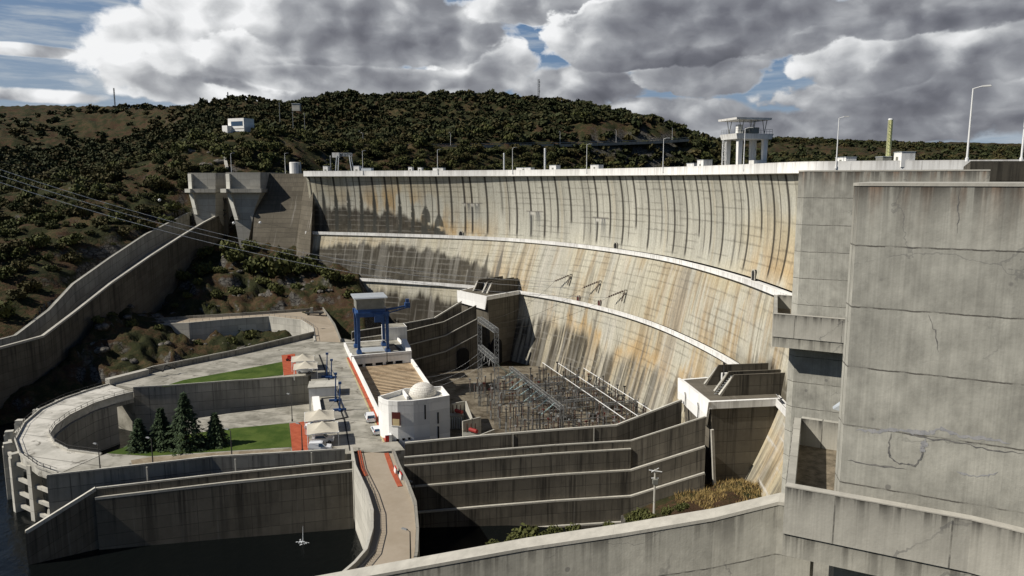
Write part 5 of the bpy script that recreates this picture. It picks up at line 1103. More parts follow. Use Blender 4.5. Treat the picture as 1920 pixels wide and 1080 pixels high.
for px, py, r, k in ROCKS:
    if k == 2: v = at(px, py, fwd=np.interp(py, [490, 575], [316, 290]))
    elif k == 3: v = at(px, py, fwd=np.interp(py, [280, 318], [450, 392]))
    else: v = at(px, py, z=(6.5, 1.5)[k])
    o = bpy.data.objects.new('boulder', rr.choice(RM)); COL.objects.link(o); o.location = (v.x, v.y, float(ground([v.x], [v.y])[0]) - .25 * r); o.scale = (r, r * rr.uniform(.7, 1.3), r * rr.uniform(.6, 1.1)); o.rotation_euler = (0, 0, rr.uniform(0, 6))
    tag(o, ('grey boulder among dry grass in the rocky bowl beside the upper lawn', 'pale boulder on the river bank left of the ring walkway', 'small grey boulder on the rocky knoll', 'grey rock of the bare outcrop below the white hillside house')[k], 'rock', ('boulders in the bowl', 'boulders on the river bank', 'boulders on the knoll', 'rocks of the outcrop')[k])
# cedars on the lower lawn
def cedar(px, py, hpx, label, seed):
    b = at(px, py, z=DZ); H = hpx * (b.y + 8) / F_PX * 1.03; g = np.random.default_rng(seed); t = thing('cedar_tree', label, 'tree', b)
    V = []; F = []; C = []
    for k in range(int(3600 * (H / 10) ** 1.3) + 1200):
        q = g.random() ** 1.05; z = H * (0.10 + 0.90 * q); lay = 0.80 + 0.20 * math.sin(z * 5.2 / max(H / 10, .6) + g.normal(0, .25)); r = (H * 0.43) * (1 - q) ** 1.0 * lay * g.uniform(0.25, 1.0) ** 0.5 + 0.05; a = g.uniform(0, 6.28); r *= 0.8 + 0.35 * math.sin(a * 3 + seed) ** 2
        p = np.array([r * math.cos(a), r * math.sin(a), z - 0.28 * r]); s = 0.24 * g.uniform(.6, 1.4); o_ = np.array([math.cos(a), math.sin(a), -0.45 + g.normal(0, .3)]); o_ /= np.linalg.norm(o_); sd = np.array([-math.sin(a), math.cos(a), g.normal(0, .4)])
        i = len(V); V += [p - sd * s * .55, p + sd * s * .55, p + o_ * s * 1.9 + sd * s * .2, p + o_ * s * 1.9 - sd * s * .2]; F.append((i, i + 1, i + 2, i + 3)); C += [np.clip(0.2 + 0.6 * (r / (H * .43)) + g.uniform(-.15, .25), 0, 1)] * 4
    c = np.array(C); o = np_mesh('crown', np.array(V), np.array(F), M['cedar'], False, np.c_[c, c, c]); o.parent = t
    mb = MB(); mb.bar(b + Vector((0, 0, -.1)), b + Vector((0, 0, H * .9)), 0.03 * H, 0.02, 6); mb.build('trunk', M['bark'], t)
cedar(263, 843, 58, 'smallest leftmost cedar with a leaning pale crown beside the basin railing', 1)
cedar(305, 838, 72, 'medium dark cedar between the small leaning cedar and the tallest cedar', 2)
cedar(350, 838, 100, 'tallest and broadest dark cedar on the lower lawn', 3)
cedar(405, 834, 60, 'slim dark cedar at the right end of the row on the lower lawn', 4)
# ------------------------------------------------------------------ things on the crest
_cu = np.arange(0, DAM_LEN, 0.25); _pp, _nn, _cc, _oo = dam_plan(_cu)
def crest_at(px, off=0.0, z=65.0):
    best = min(range(len(_cu)), key=lambda i: abs(pix(_cc[i, 0] + _nn[i, 0] * off, _cc[i, 1] + _nn[i, 1] * off, z)[0] - px) + (1e6 if _cc[i, 1] < 40 else 0))
    return Vector((_cc[best, 0] + _nn[best, 0] * off, _cc[best, 1] + _nn[best, 1] * off, z)), math.atan2(_nn[best, 1], _nn[best, 0])
def lamp_proto(name, label, group, H=9.4, arm=1.7, mat=None, base=(0, 0, 0)):
    t = thing(name, label, 'street lamp', (0, 0, 0), group); mat = mat or M['lampwhite']
    mb = MB(); mb.bar((0, 0, 0), (0.0, 0, H), 0.125, 0.07, 8); mb.bar((0, 0, 0), (0, 0, .5), .2, .2, 8); mb.build('pole', mat).parent = t
    mb = MB(); mb.bar((0, 0, H - .05), (arm * .5, 0, H + .22), 0.06, 0.05, 6); mb.build('arm', mat).parent = t
    mb = MB(); mb.box((arm * .5 + .45, 0, H + .12), (1.0, 0.34, 0.20), 0, (0.8, 0.7)); mb.build('lamp_head', M['steel']).parent = t
    for c in t.children: c.location = Vector(c.location)
    return t
LP = lamp_proto('street_lamp', 'white street lamp rising from the white crest parapet of the dam', 'street lamps along the dam crest')
LBL = {0: 'white crest lamp farthest left, between the small steel gantry and the white boxes', 6: 'white crest lamp between the portal crane and the yellow pole', 7: 'tall white crest lamp right of the white container, near the right edge', 8: 'white lamp post cut off by the right edge of the view'}
for i, px in enumerate((681, 821, 961, 1100, 1243, 1394, 1568, 1813, 1915)):
    p, a = crest_at(px, -0.12, 65.0)
    if i > 6: p = at(px, 300, fwd=86.0); p.z = 65.0; a = -.2
    if i == 0: LP.location = p; LP.rotation_euler = (0, 0, a - 0.5); LP['label'] = LBL[0]; lp = LP
    else: lp = copy_thing(LP, p, a - 0.5, LBL.get(i, 'white street lamp rising from the white crest parapet of the dam'), (1, 1, .86) if i > 6 else None)
def boxthing(name, label, cat, px, off, w, d, h, mat, z0=65.2, parts=True):
    p, a = crest_at(px, off, z0); t = thing(name, label, cat, p); mb = MB(); mb.box(p, (d, w, h), a); mb.build('body', mat, t)
    mb = MB(); mb.box((p.x, p.y, p.z + h + 0.002), (d + .15, w + .15, 0.1), a); mb.build('roof', M['zinc'], t)
    if parts: q = Vector((math.cos(a), math.sin(a), 0)); mb = MB(); mb.box(p - q * (d / 2 + .02), (0.05, min(0.9, w * .4), min(1.9, h * .8)), a); mb.build('door', M['grey'], t)
    return t
boxthing('equipment_cabin', 'white equipment cabin on the crest right of the yellow pole', 'cabin', 1693, 5.5, 3.6, 2.4, 2.7, M['white'])
boxthing('equipment_cabin', 'low white box on the crest left of the yellow pole', 'cabin', 1585, 5.0, 4.5, 2.0, 1.9, M['white'])
boxthing('equipment_cabin', 'dark low box at the foot of the yellow pole', 'cabin', 1655, 5.2, 3.0, 1.6, 1.9, M['grey'], parts=False)
boxthing('equipment_cabin', 'white cubes on the crest left of the portal crane', 'cabin', 1321, 5.0, 3.6, 2.6, 2.9, M['white'])
boxthing('equipment_cabin', 'low grey box beside the white cubes left of the portal crane', 'cabin', 1302, 5.0, 4.0, 2.6, 2.1, M['white'], parts=False)
boxthing('equipment_cabin', 'white box on the crest by the fourth lamp from the left', 'cabin', 1119, 4.5, 4.2, 2.2, 2.5, M['white'])
boxthing('equipment_cabin', 'white box at the foot of the pale crest pole', 'cabin', 1040, 4.5, 3.4, 2.2, 2.7, M['white'])
boxthing('equipment_cabin', 'long low white box on the crest by the third lamp', 'cabin', 985, 4.5, 7, 2.2, 2.0, M['white'])
boxthing('equipment_cabin', 'low white box on the crest by the second lamp', 'cabin', 824, 4.5, 4.6, 2.2, 2.2, M['white'])
boxthing('equipment_cabin', 'small white box right of the first crest lamp', 'cabin', 771, 4.5, 1.6, 1.6, 2.6, M['white'])
boxthing('equipment_cabin', 'tiny white box between the first two crest lamps', 'cabin', 789, 4.5, 1.6, 1.6, 2.4, M['white'])
boxthing('equipment_cabin', 'white box with a low grey annex under the first crest lamp', 'cabin', 671, 4.5, 2.6, 2.2, 3.2, M['white'])
boxthing('equipment_cabin', 'grey annex beside the white box under the first crest lamp', 'cabin', 689, 4.5, 4.6, 2.2, 2.3, M['zinc'], parts=False)
boxthing('equipment_cabin', 'white sloped hatch house left of the small steel gantry', 'hatch', 613, 4.5, 2.2, 2.0, 3.2, M['white'])
def pole(name, label, px, y0, y1, off, r, mat, cat='pole', bands=0):
    p, a = crest_at(px, off, 65.2); h = abs(y0 - y1) / F_PX * (p.y); t = thing(name, label, cat, p); mb = MB(); mb.bar(p, p + Vector((0, 0, h)), r, r, 10); mb.build('shaft', mat, t)
    mb = MB(); mb.bar(p + Vector((0, 0, h)), p + Vector((0, 0, h + .25)), r * 1.1, r * .9, 10); mb.build('cap', M['lampwhite'], t)
    mb = MB(); n = max(3, int(h / 0.6)); q = Vector((-r * 1.2, -r * 0.7, 0))
    for k in range(1, n): mb.bar(p + q + Vector((0, 0, h * k / n)), p + q + Vector((.0, -.35, h * k / n)), .035)
    mb.bar(p + q, p + q + Vector((0, 0, h)), .04); mb.build('ladder', M['steel'], t)
pole('marker_pole', 'thick yellowish green pole on the crest between the two right hand lamps', 1664, 302, 216, 6.0, 0.42, M['yellowpole'])
pole('marker_pole', 'pale cream pole on the crest beside the white box', 1022, 316, 272, 5.0, 0.36, M['lampwhite'])
pole('marker_pole', 'short pale cream pole left of the third crest lamp', 945, 318, 282, 5.0, 0.28, M['lampwhite'])
pole('marker_pole', 'thin grey pole left of the small steel gantry', 621, 322, 290, 5.0, 0.2, M['steel'])
# portal crane over the intakes
c0 = at(1402, 306, fwd=186); av = Vector((0.967, 0.256, 0)); bv = Vector((-0.256, 0.967, 0)); rz = math.atan2(av.y, av.x); B0 = Vector((c0.x + .6, c0.y + 4, 62.5))
t = thing('portal_crane', 'white concrete portal crane with flat roof and four tapered legs above the crest', 'crane', B0)
zz0 = 72.8
for sa, sb in ((-1, -1), (1, -1), (1, 1), (-1, 1)):
    p = B0 + av * sa * 3.5 + bv * sb * 2.7; mb = MB(); mb.box((p.x, p.y, 62.5), (0.85, 0.8, zz0 - 62.5), rz, (1.45, 1.3)); mb.build('leg', M['white'], t)
mb = MB(); mb.box((B0.x, B0.y, zz0), (9.6, 7.4, 1.3), rz, (1.08, 1.05)); mb.build('platform', M['white'], t)
mb = MB(); mb.box((B0.x - av.x * .6, B0.y, 77.4), (9.6, 8.6, 0.5), rz, (1.02, 1.02)); mb.build('roof', M['white'], t)
for sa, sb in ((-1, -1), (0.0, -1), (1, -1), (-1, 1), (1, 1)):
    mb = MB(); p = B0 + av * sa * 3.2 + bv * sb * 2.8; mb.bar(p + Vector((0, 0, zz0 + 1.3)) - Vector((0, 0, 62.5)), p + av * .6 + Vector((0, 0, 77.4 - 62.5)), 0.09); mb.bar(p + Vector((0, 0, zz0 + 1.3 - 62.5)), p - av * .6 + Vector((0, 0, 77.4 - 62.5)), 0.09); mb.build('strut', M['grey'], t)
mb = MB(); p = B0 - av * 3.0 - bv * 1.5; mb.box((p.x, p.y, zz0 + 1.3), (1.3, 1.1, 2.2), rz); mb.build('cabin', M['white'], t)
mb = MB(); p = B0 + av * 0.9 - bv * 1.0; mb.box((p.x, p.y, zz0 + 1.3), (2.6, 2.2, 1.6), rz); mb.box((p.x - 1.8, p.y, zz0 + 1.3), (1.2, 1.2, 1.0), rz); mb.build('hoist', M['grey'], t)
mb = MB()
for sa, sb, ta, tb in ((-1, -1, 1, -1), (-1, -1, -1, 1), (1, -1, 1, 1)):
    a = B0 + av * sa * 4.9 + bv * sb * 3.7; b = B0 + av * ta * 4.9 + bv * tb * 3.7
    for h in (0.6, 1.1): mb.bar(Vector((a.x, a.y, zz0 + 1.3 + h)), Vector((b.x, b.y, zz0 + 1.3 + h)), 0.035)
    for k in range(7): q = a.lerp(b, k / 6); mb.bar(Vector((q.x, q.y, zz0 + 1.2)), Vector((q.x, q.y, zz0 + 2.4)), 0.035)
mb.build('railing', M['steel'], t)
def lattice(mb, a, b, w, n, r=0.05, tri=False):
    a = Vector(a); b = Vector(b); d = (b - a).normalized(); u = d.cross(Vector((0, 0, 1)));
    if u.length < 0.1: u = Vector((1, 0, 0))
    u.normalize(); v = d.cross(u); C = [u * w + v * w, -u * w + v * w, -u * w - v * w, u * w - v * w]
    for c in C: mb.bar(a + c, b + c, r)
    for k in range(n):
        p = a.lerp(b, k / n); q = a.lerp(b, (k + 1) / n)
        for j in range(4): c, e = C[j], C[(j + 1) % 4]; mb.bar(p + c, q + e, r * .7) if (k + j) % 2 else mb.bar(p + e, q + c, r * .7); mb.bar(q + c, q + e, r * .6)
for s in (-4.6, 1.7):
    mb = MB(); p = B0 + av * s - bv * (1.0 if s > 0 else -2.5); lattice(mb, (p.x, p.y, 62.5), (p.x, p.y, zz0), 0.38, 9, 0.07); mb.build('ladder_tower', M['lampwhite'], t)
mb = MB(); p = B0 + av * .6 - bv * 4.5; mb.box((p.x, p.y, 63), (3.4, 2.2, 4.6), rz); mb.build('machine_box', M['white'], t)
# white tank and small steel gantry at the left end
p = at(554, 322, fwd=350); t = thing('water_tank', 'short white cylindrical tank on top of the left abutment', 'tank', (p.x, 350, 65.6)); mb = MB(); mb.lathe((p.x, 350, 65.6), [(2.6, 0), (2.6, 5.0), (2.4, 5.2)], 20); mb.build('shell', M['white'], t); mb = MB(); mb.box((p.x + 2.6, 348.5, 65.6), (0.3, 0.8, 5.0)); mb.build('ladder', M['grey'], t)
p, a = crest_at(646, 5, 65.2); t = thing('steel_gantry', 'small steel gantry crane with splayed legs at the left end of the crest', 'crane', p)
for dx, sp in ((-2.6, -0.7), (2.6, 1.0)):
    for dy in (-1.8, 1.8):
        mb = MB(); mb.bar(p + Vector((dx + sp, dy * 1.3, 0)), p + Vector((dx, dy, 7.6)), 0.2); mb.build('leg', M['zinc'], t)
mb = MB(); lattice(mb, p + Vector((-3.4, 0, 8.0)), p + Vector((3.4, 0, 8.0)), 0.6, 6, 0.1); mb.build('beam', M['zinc'], t)
mb = MB(); mb.box(p + Vector((-3.2, -.6, 6.8)), (2.8, 2.2, 2.0)); mb.build('cabin', M['white'], t)
# far lamps and poles on the left abutment
for px, lab in ((434, 'thin white lamp above the right-hand far spillway pier'), (535, 'thin white lamp left of the white tank')):
    copy_thing(LP, (at(px, 320, fwd=350).x, 350, 65.4), 0.4, lab)

# ------------------------------------------------------------------ hillside house, channel, road, masts
p = at(447, 251, fwd=478); gz = p.z + 0.2
t = thing('hillside_house', 'white modern house with long dark windows on the hillside above the left piers', 'house', (p.x, 478, gz)); hx = math.radians(-24)
W_ = 13.0
mb = MB(); mb.box((p.x + .6, 482, gz - 4), (W_, 9, 13.4), hx); mb.box((p.x - 6.2, 480, gz - 4), (4.2, 8, 8.8), hx); mb.build('walls', M['white_wall'], t)
def on_front(s, z, w, h, nm, mt, o=0.06):
    c, sn = math.cos(hx), math.sin(hx); q = Vector((p.x + .6 + s * c + 4.5 * sn + o * sn, 482 + s * sn - 4.5 * c - o * c, z)); mb = MB(); mb.box(q, (w, .1, h), hx); return mb.build(nm, mt, t)
on_front(0.8, gz + 4.7, 9.4, 2.8, 'window', M['glass']); on_front(0.2, gz - .2, 5.0, 1.7, 'window', M['glass']); on_front(0, gz + 2.8, W_ - .6, 0.3, 'floor_band', M['wall'], .1)
mb = MB(); mb.box((p.x + 16, 480, gz - 3.2), (24, .8, 3.2), hx); mb.build('garden_wall', M['wall'], t)
pts = [at(405, 259, fwd=452), at(411, 275, fwd=436), at(417, 292, fwd=420), at(421, 310, fwd=402), at(426, 323, fwd=390)]
mb = MB()
for a, b in zip(pts[:-1], pts[1:]): a = Vector((a.x, a.y, max(a.z, float(ground([a.x], [a.y])[0]) + .4))); b = Vector((b.x, b.y, max(b.z, float(ground([b.x], [b.y])[0]) + 1.1))); mb.bar(a, b, 1.0)
tag(mb.build('drainage_channel', M['wall_light']), 'pale narrow concrete channel running down the hillside below the white house', 'channel')
p = at(556, 204, fwd=690); t = thing('hut', 'small pale hut near the hilltop left of the main hill', 'hut', (p.x, 690, p.z - 2)); mb = MB(); mb.box((p.x, 690, p.z - 2), (7, 5, 6)); mb.build('walls', M['wall_light'], t); mb = MB(); mb.box((p.x, 690, p.z + 4.02), (7.6, 5.6, .5)); mb.build('roof', M['zinc'], t)
def mast(label, px, y0, y1, f, w, cat='mast'):
    b = at(px, y0 + 8, fwd=f); tp = at(px + 0.4, y1, fwd=f); t = thing('lattice_mast', label, cat, b); mb = MB(); lattice(mb, b, (b.x, b.y, tp.z), w, 14, 0.16); mb.build('lattice', M['darksteel'], t)
    mb = MB(); 
    for k in (0.45, 0.7, 0.85): mb.box((b.x + w, b.y - w, b.z + (tp.z - b.z) * k), (0.8, 0.5, 2.2))
    mb.build('antenna', M['steel'], t)
mast('tall thin radio mast on top of the main hill', 1010, 186, 149, 800, 0.9)
mast('thin slanting mast on the cleared hill at the left', 216, 194, 165, 1120, 0.6)
mast('small mast on the wooded ridge left of the main hill', 428, 186, 173, 930, 0.4)
rp = [(596, 278), (640, 276), (700, 276), (780, 275.5), (850, 274.5), (950, 273), (1050, 272), (1150, 269), (1230, 266), (1290, 262)]
RP = []
for px, py in rp:
    f = 540 + 0.10 * max(0, px - 700) if px > 610 else 520; v = at(px, py, fwd=f); RP.append(v)
mb = MB()
for a, b in zip(RP[:-1], RP[1:]): mb.face([a + Vector((0, -4, .6)), b + Vector((0, -4, .6)), b + Vector((0, 4, .6)), a + Vector((0, 4, .6))]); mb.face([a + Vector((0, -4, -1.5)), b + Vector((0, -4, -1.5)), b + Vector((0, -4, .6)), a + Vector((0, -4, .6))])
tag(mb.build('hill_road', M['wall']), kind='structure')
t = thing('guard_rail', 'long pale guard rail along the road at the foot of the main hill', 'guard rail', RP[4]); mb = MB()
for a, b in zip(RP[:-1], RP[1:]):
    mb.bar(a + Vector((0, -3.8, 1.6)), b + Vector((0, -3.8, 1.6)), 0.22); n = int((b - a).length / 5)
    for k in range(n): q = a.lerp(b, k / n) + Vector((0, -3.8, .5)); mb.bar(q, q + Vector((0, 0, 1.2)), .12)
mb.build('rail', M['steel'], t)
for px, lab in ((681, 'thin grey lamp on the hill road above the first crest lamp'), (1050, 'thin lamp on the hill road left of the brown cutting'), (1155, 'thin lamp on the hill road in front of the brown cutting'), (1260, 'thin lamp on the hill road at the right end of the main hill'), (845, 'thin lamp on the hill road above the second crest lamp')):
    f = 540 + 0.10 * max(0, px - 700); v = at(px, np.interp(px, [q[0] for q in rp], [q[1] for q in rp]), fwd=f); copy_thing(LP, v, -2.0, lab, 1.05)
for px, py, f, lab in ((674, 256, 620, 'grey timber pole on the wooded slope above the hill road'), (524, 205, 560, 'thin pole among the trees right of the white house'), (571, 225, 560, 'thin pale pole on the slope below the hut'), (549, 222, 565, 'thin pole directly below the hut')):
    v = at(px, py, fwd=f); t = thing('utility_pole', lab, 'pole', v); mb = MB(); mb.bar(v + Vector((0, 0, -9)), v + Vector((0, 0, 5)), 0.24, 0.16, 6); mb.build('shaft', M['steel'], t); mb = MB(); mb.bar(v + Vector((-1, 0, 4.4)), v + Vector((1, 0, 4.4)), .12); mb.build('crossarm', M['steel'], t)

# ------------------------------------------------------------------ powerhouse: blue gantry crane
FA = Vector((0.955, 0.297, 0)); FB = Vector((-0.297, 0.955, 0)); rzb = math.atan2(FA.y, FA.x)
pf = Vector((-44.6, 212.5, 0))
nb_ = [Vector((-45.8, 206.8, 0)), Vector((-29.4, 213.2, 0)), Vector((-36.5, 233, 0)), Vector((-52.5, 227.5, 0))]
t = thing('crane_house', 'white block of the powerhouse carrying the blue gantry crane, with a row of dark slots', 'powerhouse block', nb_[0] * .5 + nb_[2] * .5)
mb = MB(); mb.prism([(p.x, p.y) for p in nb_], -1.5, 12.6); mb.build('walls', M['white_wall'], t, ztop=12.6)
mb = MB(); top = [p.lerp((nb_[0] + nb_[2]) / 2, 0.06) for p in nb_]; mb.face([(p.x, p.y, 12.63) for p in top]); mb.build('roof', M['deck'], t)
mb = MB(); mb.strip([(nb_[k].x, nb_[k].y, 13.3) for k in (0, 1, 2)], 0.5, [12.3] * 3, 1); mb.build('parapet', M['white_wall'], t)
e = (nb_[1] - nb_[0]).normalized(); n_ = Vector((e.y, -e.x, 0))
for s in (2.2, 5.0, 8.0, 11.0, 13.8): q = nb_[0] + e * s + n_ * .03; mb = MB(); mb.box((q.x, q.y, 9.9), (2.1, .12, .75), math.atan2(e.y, e.x)); mb.build('window', M['black'], t)
mb = MB(); mb.face([tuple(pf + FA * a + FB * b + Vector((0, 0, 12.67))) for a, b in ((1.0, 1.2), (7.6, 1.2), (7.6, 7.2), (1.0, 7.2))]); mb.build('hatch', M['zinc'], t)
mb = MB(); mb.face([tuple(pf + FA * a + FB * b + Vector((0, 0, 12.69))) for a, b in ((9.2, 1.0), (12.6, 1.0), (11.6, 10.0), (9.2, 10.0))]); mb.build('pit', M['black'], t)
t = thing('gantry_crane', 'tall blue gantry crane with a grey metal housing on the powerhouse', 'crane', pf + FA * 4 + FB * 4.5 + Vector((0, 0, 12.7)))
Z0 = 12.75; cw, cd, hh = 8.3, 8.6, 10.6
for a, b in ((0, 0), (cw, 0), (cw, cd), (0, cd)):
    q = pf + FA * a + FB * b; mb = MB(); mb.box((q.x, q.y, Z0 + .9), (0.78, 0.72, hh - .9), rzb, (1.15, 1.1)); mb.build('leg', M['blue'], t)
    mb = MB(); mb.box((q.x, q.y, Z0), (1.5, 2.6, 0.9), rzb, (.8, .7)); mb.build('bogie', M['blue'], t)
for a, b, L, ax in ((cw / 2, 0, cw + 1.4, 0), (cw / 2, cd, cw + 1.4, 0), (0, cd / 2, cd - 1, 1), (cw, cd / 2, cd - 1, 1)):
    q = pf + FA * a + FB * b; mb = MB(); mb.box((q.x, q.y, Z0 + hh + (0.003 if ax else 0)), (L if not ax else .8, .9 if not ax else L, 1.3), rzb); mb.build('beam', M['blue'], t)
mb = MB(); q = pf + FA * (cw / 2 - .2) + FB * (cd / 2 - .4); mb.box((q.x, q.y, Z0 + hh + 1.3), (cw - .4, cd - .6, 0.9), rzb); mb.build('trolley', M['blue'], t)
mb = MB(); mb.box((q.x - .3, q.y, Z0 + hh + 2.2), (cw - .2, cd - .8, 3.3), rzb); mb.build('housing', M['grey'], t)
mb = MB(); mb.box((q.x - .3, q.y, Z0 + hh + 5.42), (cw + 1.4, cd + .8, 0.35), rzb, (1.0, 0.96)); mb.build('roof', M['zinc'], t)
mb = MB(); q1 = pf + FA * cw + FB * 1.5 + Vector((0, 0, Z0 + hh + 1.6)); mb.bar(q1, q1 + FA * 6.6 + Vector((0, 0, .9)), .45, .3); mb.bar(q1 + Vector((0, 0, -1.2)), q1 + FA * 6.4 + Vector((0, 0, .4)), .2); mb.build('jib', M['blue'], t)
mb = MB(); q2 = q1 + FA * 6.3; mb.box((q2.x, q2.y, q2.z + .3), (1.5, 1.5, 1.5), rzb); mb.box((q2.x, q2.y, q2.z + 2.0), (.9, .9, .9), rzb); mb.build('jib_head', M['blue'], t)
mb = MB()
for k in range(10): q = pf + FA * (cw - 1.2) + FB * (-.55); mb.bar(q + Vector((0, 0, Z0 + 6.5 + k * .5)), q + FA * .9 + Vector((0, 0, Z0 + 6.5 + k * .5)), .05)
q = pf + FA * (cw - 2.4) + FB * (-.6); mb.box((q.x, q.y, Z0 + hh - 1.6), (2.6, .9, 2.4), rzb); mb.build('ladder_cage', M['blue'], t)
p = at(697, 632, z=11.5); t = thing('annex', 'small white annex block behind the legs of the blue crane', 'annex', (p.x + 7.5, p.y - 4, 11)); q = Vector((-37.8, 234.5, 0)); mb = MB(); mb.box((q.x, q.y, 2), (7.2, 6.4, 14.6), rzb); mb.build('walls', M['white_wall'], t, ztop=16.6); mb = MB(); mb.box((q.x, q.y, 16.62), (6.5, 5.7, .1), rzb); mb.build('roof', M['deck'], t)
p = nb_[1] + FB * 6 + FA * -0.6; t = thing('vent_housing', 'rounded white vent housing at the right edge of the crane block', 'vent', (p.x, p.y, 12.6)); mb = MB()
pr = [(-5, 0), (5, 0), (5, .5), (3.5, 1.3), (0, 1.7), (-3.5, 2.3), (-5, 1.9)]; L = lambda o: [p + FB * -a + FA * o + Vector((0, 0, 12.6 + z)) for a, z in pr]; mb.loft(L(-.7), L(.7)); mb.build('shell', M['white'], t)

# ------------------------------------------------------------------ turbine hall with slatted roof, west parapet with red band
HW = [(-47.3, 212.0), (-36.5, 179.0), (-24.3, 141.6)]
t = thing('turbine_hall', 'powerhouse hall with a tan slatted roof and long white parapet walls', 'powerhouse', (-33, 185, -1))
RF = [Vector((-46.2, 208.4, 9.2)), Vector((-29.6, 213.6, 9.2)), Vector((-18.5, 176, 9.2)), Vector((-35.8, 171, 9.2))]
def slat_mat():
    m, T, b = newmat('slatted_roof'); P = T.node('ShaderNodeTexCoord').outputs['Object']; n = T.noise(P, .22, 5, .65); f = T.noise(P, 2.5, 4, .6)
    col = T.mix(T.ss(n, .48, .70), (0.62, 0.47, 0.30), (0.34, 0.23, 0.135)); k = T.lin(f, .3, .7, .85, 1.15); T.put(b.inputs['Base Color'], T.mix(1.0, col, T.comb(k, k, k), 'MULTIPLY')); b.inputs['Roughness'].default_value = .8; return m
mb = MB(); mb.face(RF[::-1]); mb.build('roof_base', M['black'], t)
mb = MB()
for k in range(27):
    s = (k + .5) / 27; a = RF[0].lerp(RF[3], s); b = RF[1].lerp(RF[2], s); mb.bar(a + Vector((0, 0, .35)), b + Vector((0, 0, .35)), 0.46)
o = mb.build('roof_slats', slat_mat(), t)
mb = MB(); mb.strip([(HW[0][0], HW[0][1], 12.9), (HW[1][0], HW[1][1], 12.9), (HW[2][0], HW[2][1], 12.9)], 0.55, [-2] * 3, 1); mb.build('parapet', M['white_wall'], t)
mb = MB(); mb.strip([(-29.2, 213.4, 10.9), (-18.2, 176.5, 10.9)], 0.6, [-2] * 2, -1); mb.build('parapet', M['white_wall'], t)
mb = MB(); mb.strip([(x - 0.75, y - .2, 11.62) for x, y in HW], 0.75, [11.3] * 3, 1); mb.build('red_band', M['redpath'], t)
mb = MB(); mb.strip([(x - 1.15, y - .3, 11.58) for x, y in HW], 0.25, [11.3] * 3, 1); mb.build('yellow_kerb', plain('faded_yellow', (0.45, 0.38, 0.2), .8), t)
# domed control building
Z1 = 19.6
outl = [at(709, 743, z=Z1), at(716, 748, z=Z1), at(728, 751.5, z=Z1), at(745, 752.5, z=Z1), at(775, 751, z=Z1), at(805, 747.5, z=Z1), at(843, 741, z=Z1), at(829, 724, z=Z1), at(760, 728, z=Z1)]
pl = ccw([(p.x, p.y) for p in outl]); cx = sum(p[0] for p in pl) / len(pl); cy = sum(p[1] for p in pl) / len(pl)
t = thing('control_building', 'white control building with curved wall, slit windows and a pale tiled dome', 'building', (cx, cy, -1.5))
mb = MB(); mb.prism(pl, -1.5, Z1 - 0.9); mb.build('walls', M['white_wall'], t, ztop=Z1)
mb = MB(); mb.strip([(p[0], p[1], Z1) for p in pl + [pl[0]]], 0.35, [Z1 - 1.0] * (len(pl) + 1), 1); mb.build('parapet', M['white_wall'], t)
mb = MB(); ins = [(cx + (p[0] - cx) * .9, cy + (p[1] - cy) * .9) for p in pl]; mb.face([(p[0], p[1], Z1 - .88) for p in ins]); mb.build('roof', M['wall_light'], t)
def dome_mat():
    m, T, b = newmat('dome_tiles'); P = T.node('ShaderNodeTexCoord').outputs['UV']; n = T.noise(P, .7, 4, .6); br = T.node('ShaderNodeTexBrick'); T.put(br.inputs['Vector'], P); br.inputs['Scale'].default_value = 1.0; br.inputs['Color1'].default_value = (.62, .59, .52, 1); br.inputs['Color2'].default_value = (.72, .69, .62, 1); br.inputs['Mortar'].default_value = (.25, .23, .2, 1); br.inputs['Brick Width'].default_value = .8; br.inputs['Row Height'].default_value = .38; br.inputs['Mortar Size'].default_value = .022
    T.put(b.inputs['Base Color'], br.outputs[0]); b.inputs['Roughness'].default_value = .8; return m
dc = at(791, 743, z=Z1 - .9); mb = MB(); prof = [(2.85 * math.cos(a), 2.45 * math.sin(a)) for a in np.linspace(0, 1.52, 9)]; mb.lathe((dc.x, dc.y + 1.5, Z1 - .85), [(r_, z_) for r_, z_ in prof], 28); mb.build('dome', dome_mat(), t)
mb = MB(); a = at(766, 742, z=Z1); b = at(757, 730, z=Z1); mb.strip([(a.x, a.y, Z1 - .1), (b.x, b.y, Z1 - .1)], .4, [Z1 - .9] * 2, 1); mb.build('inner_wall', M['white_wall'], t)
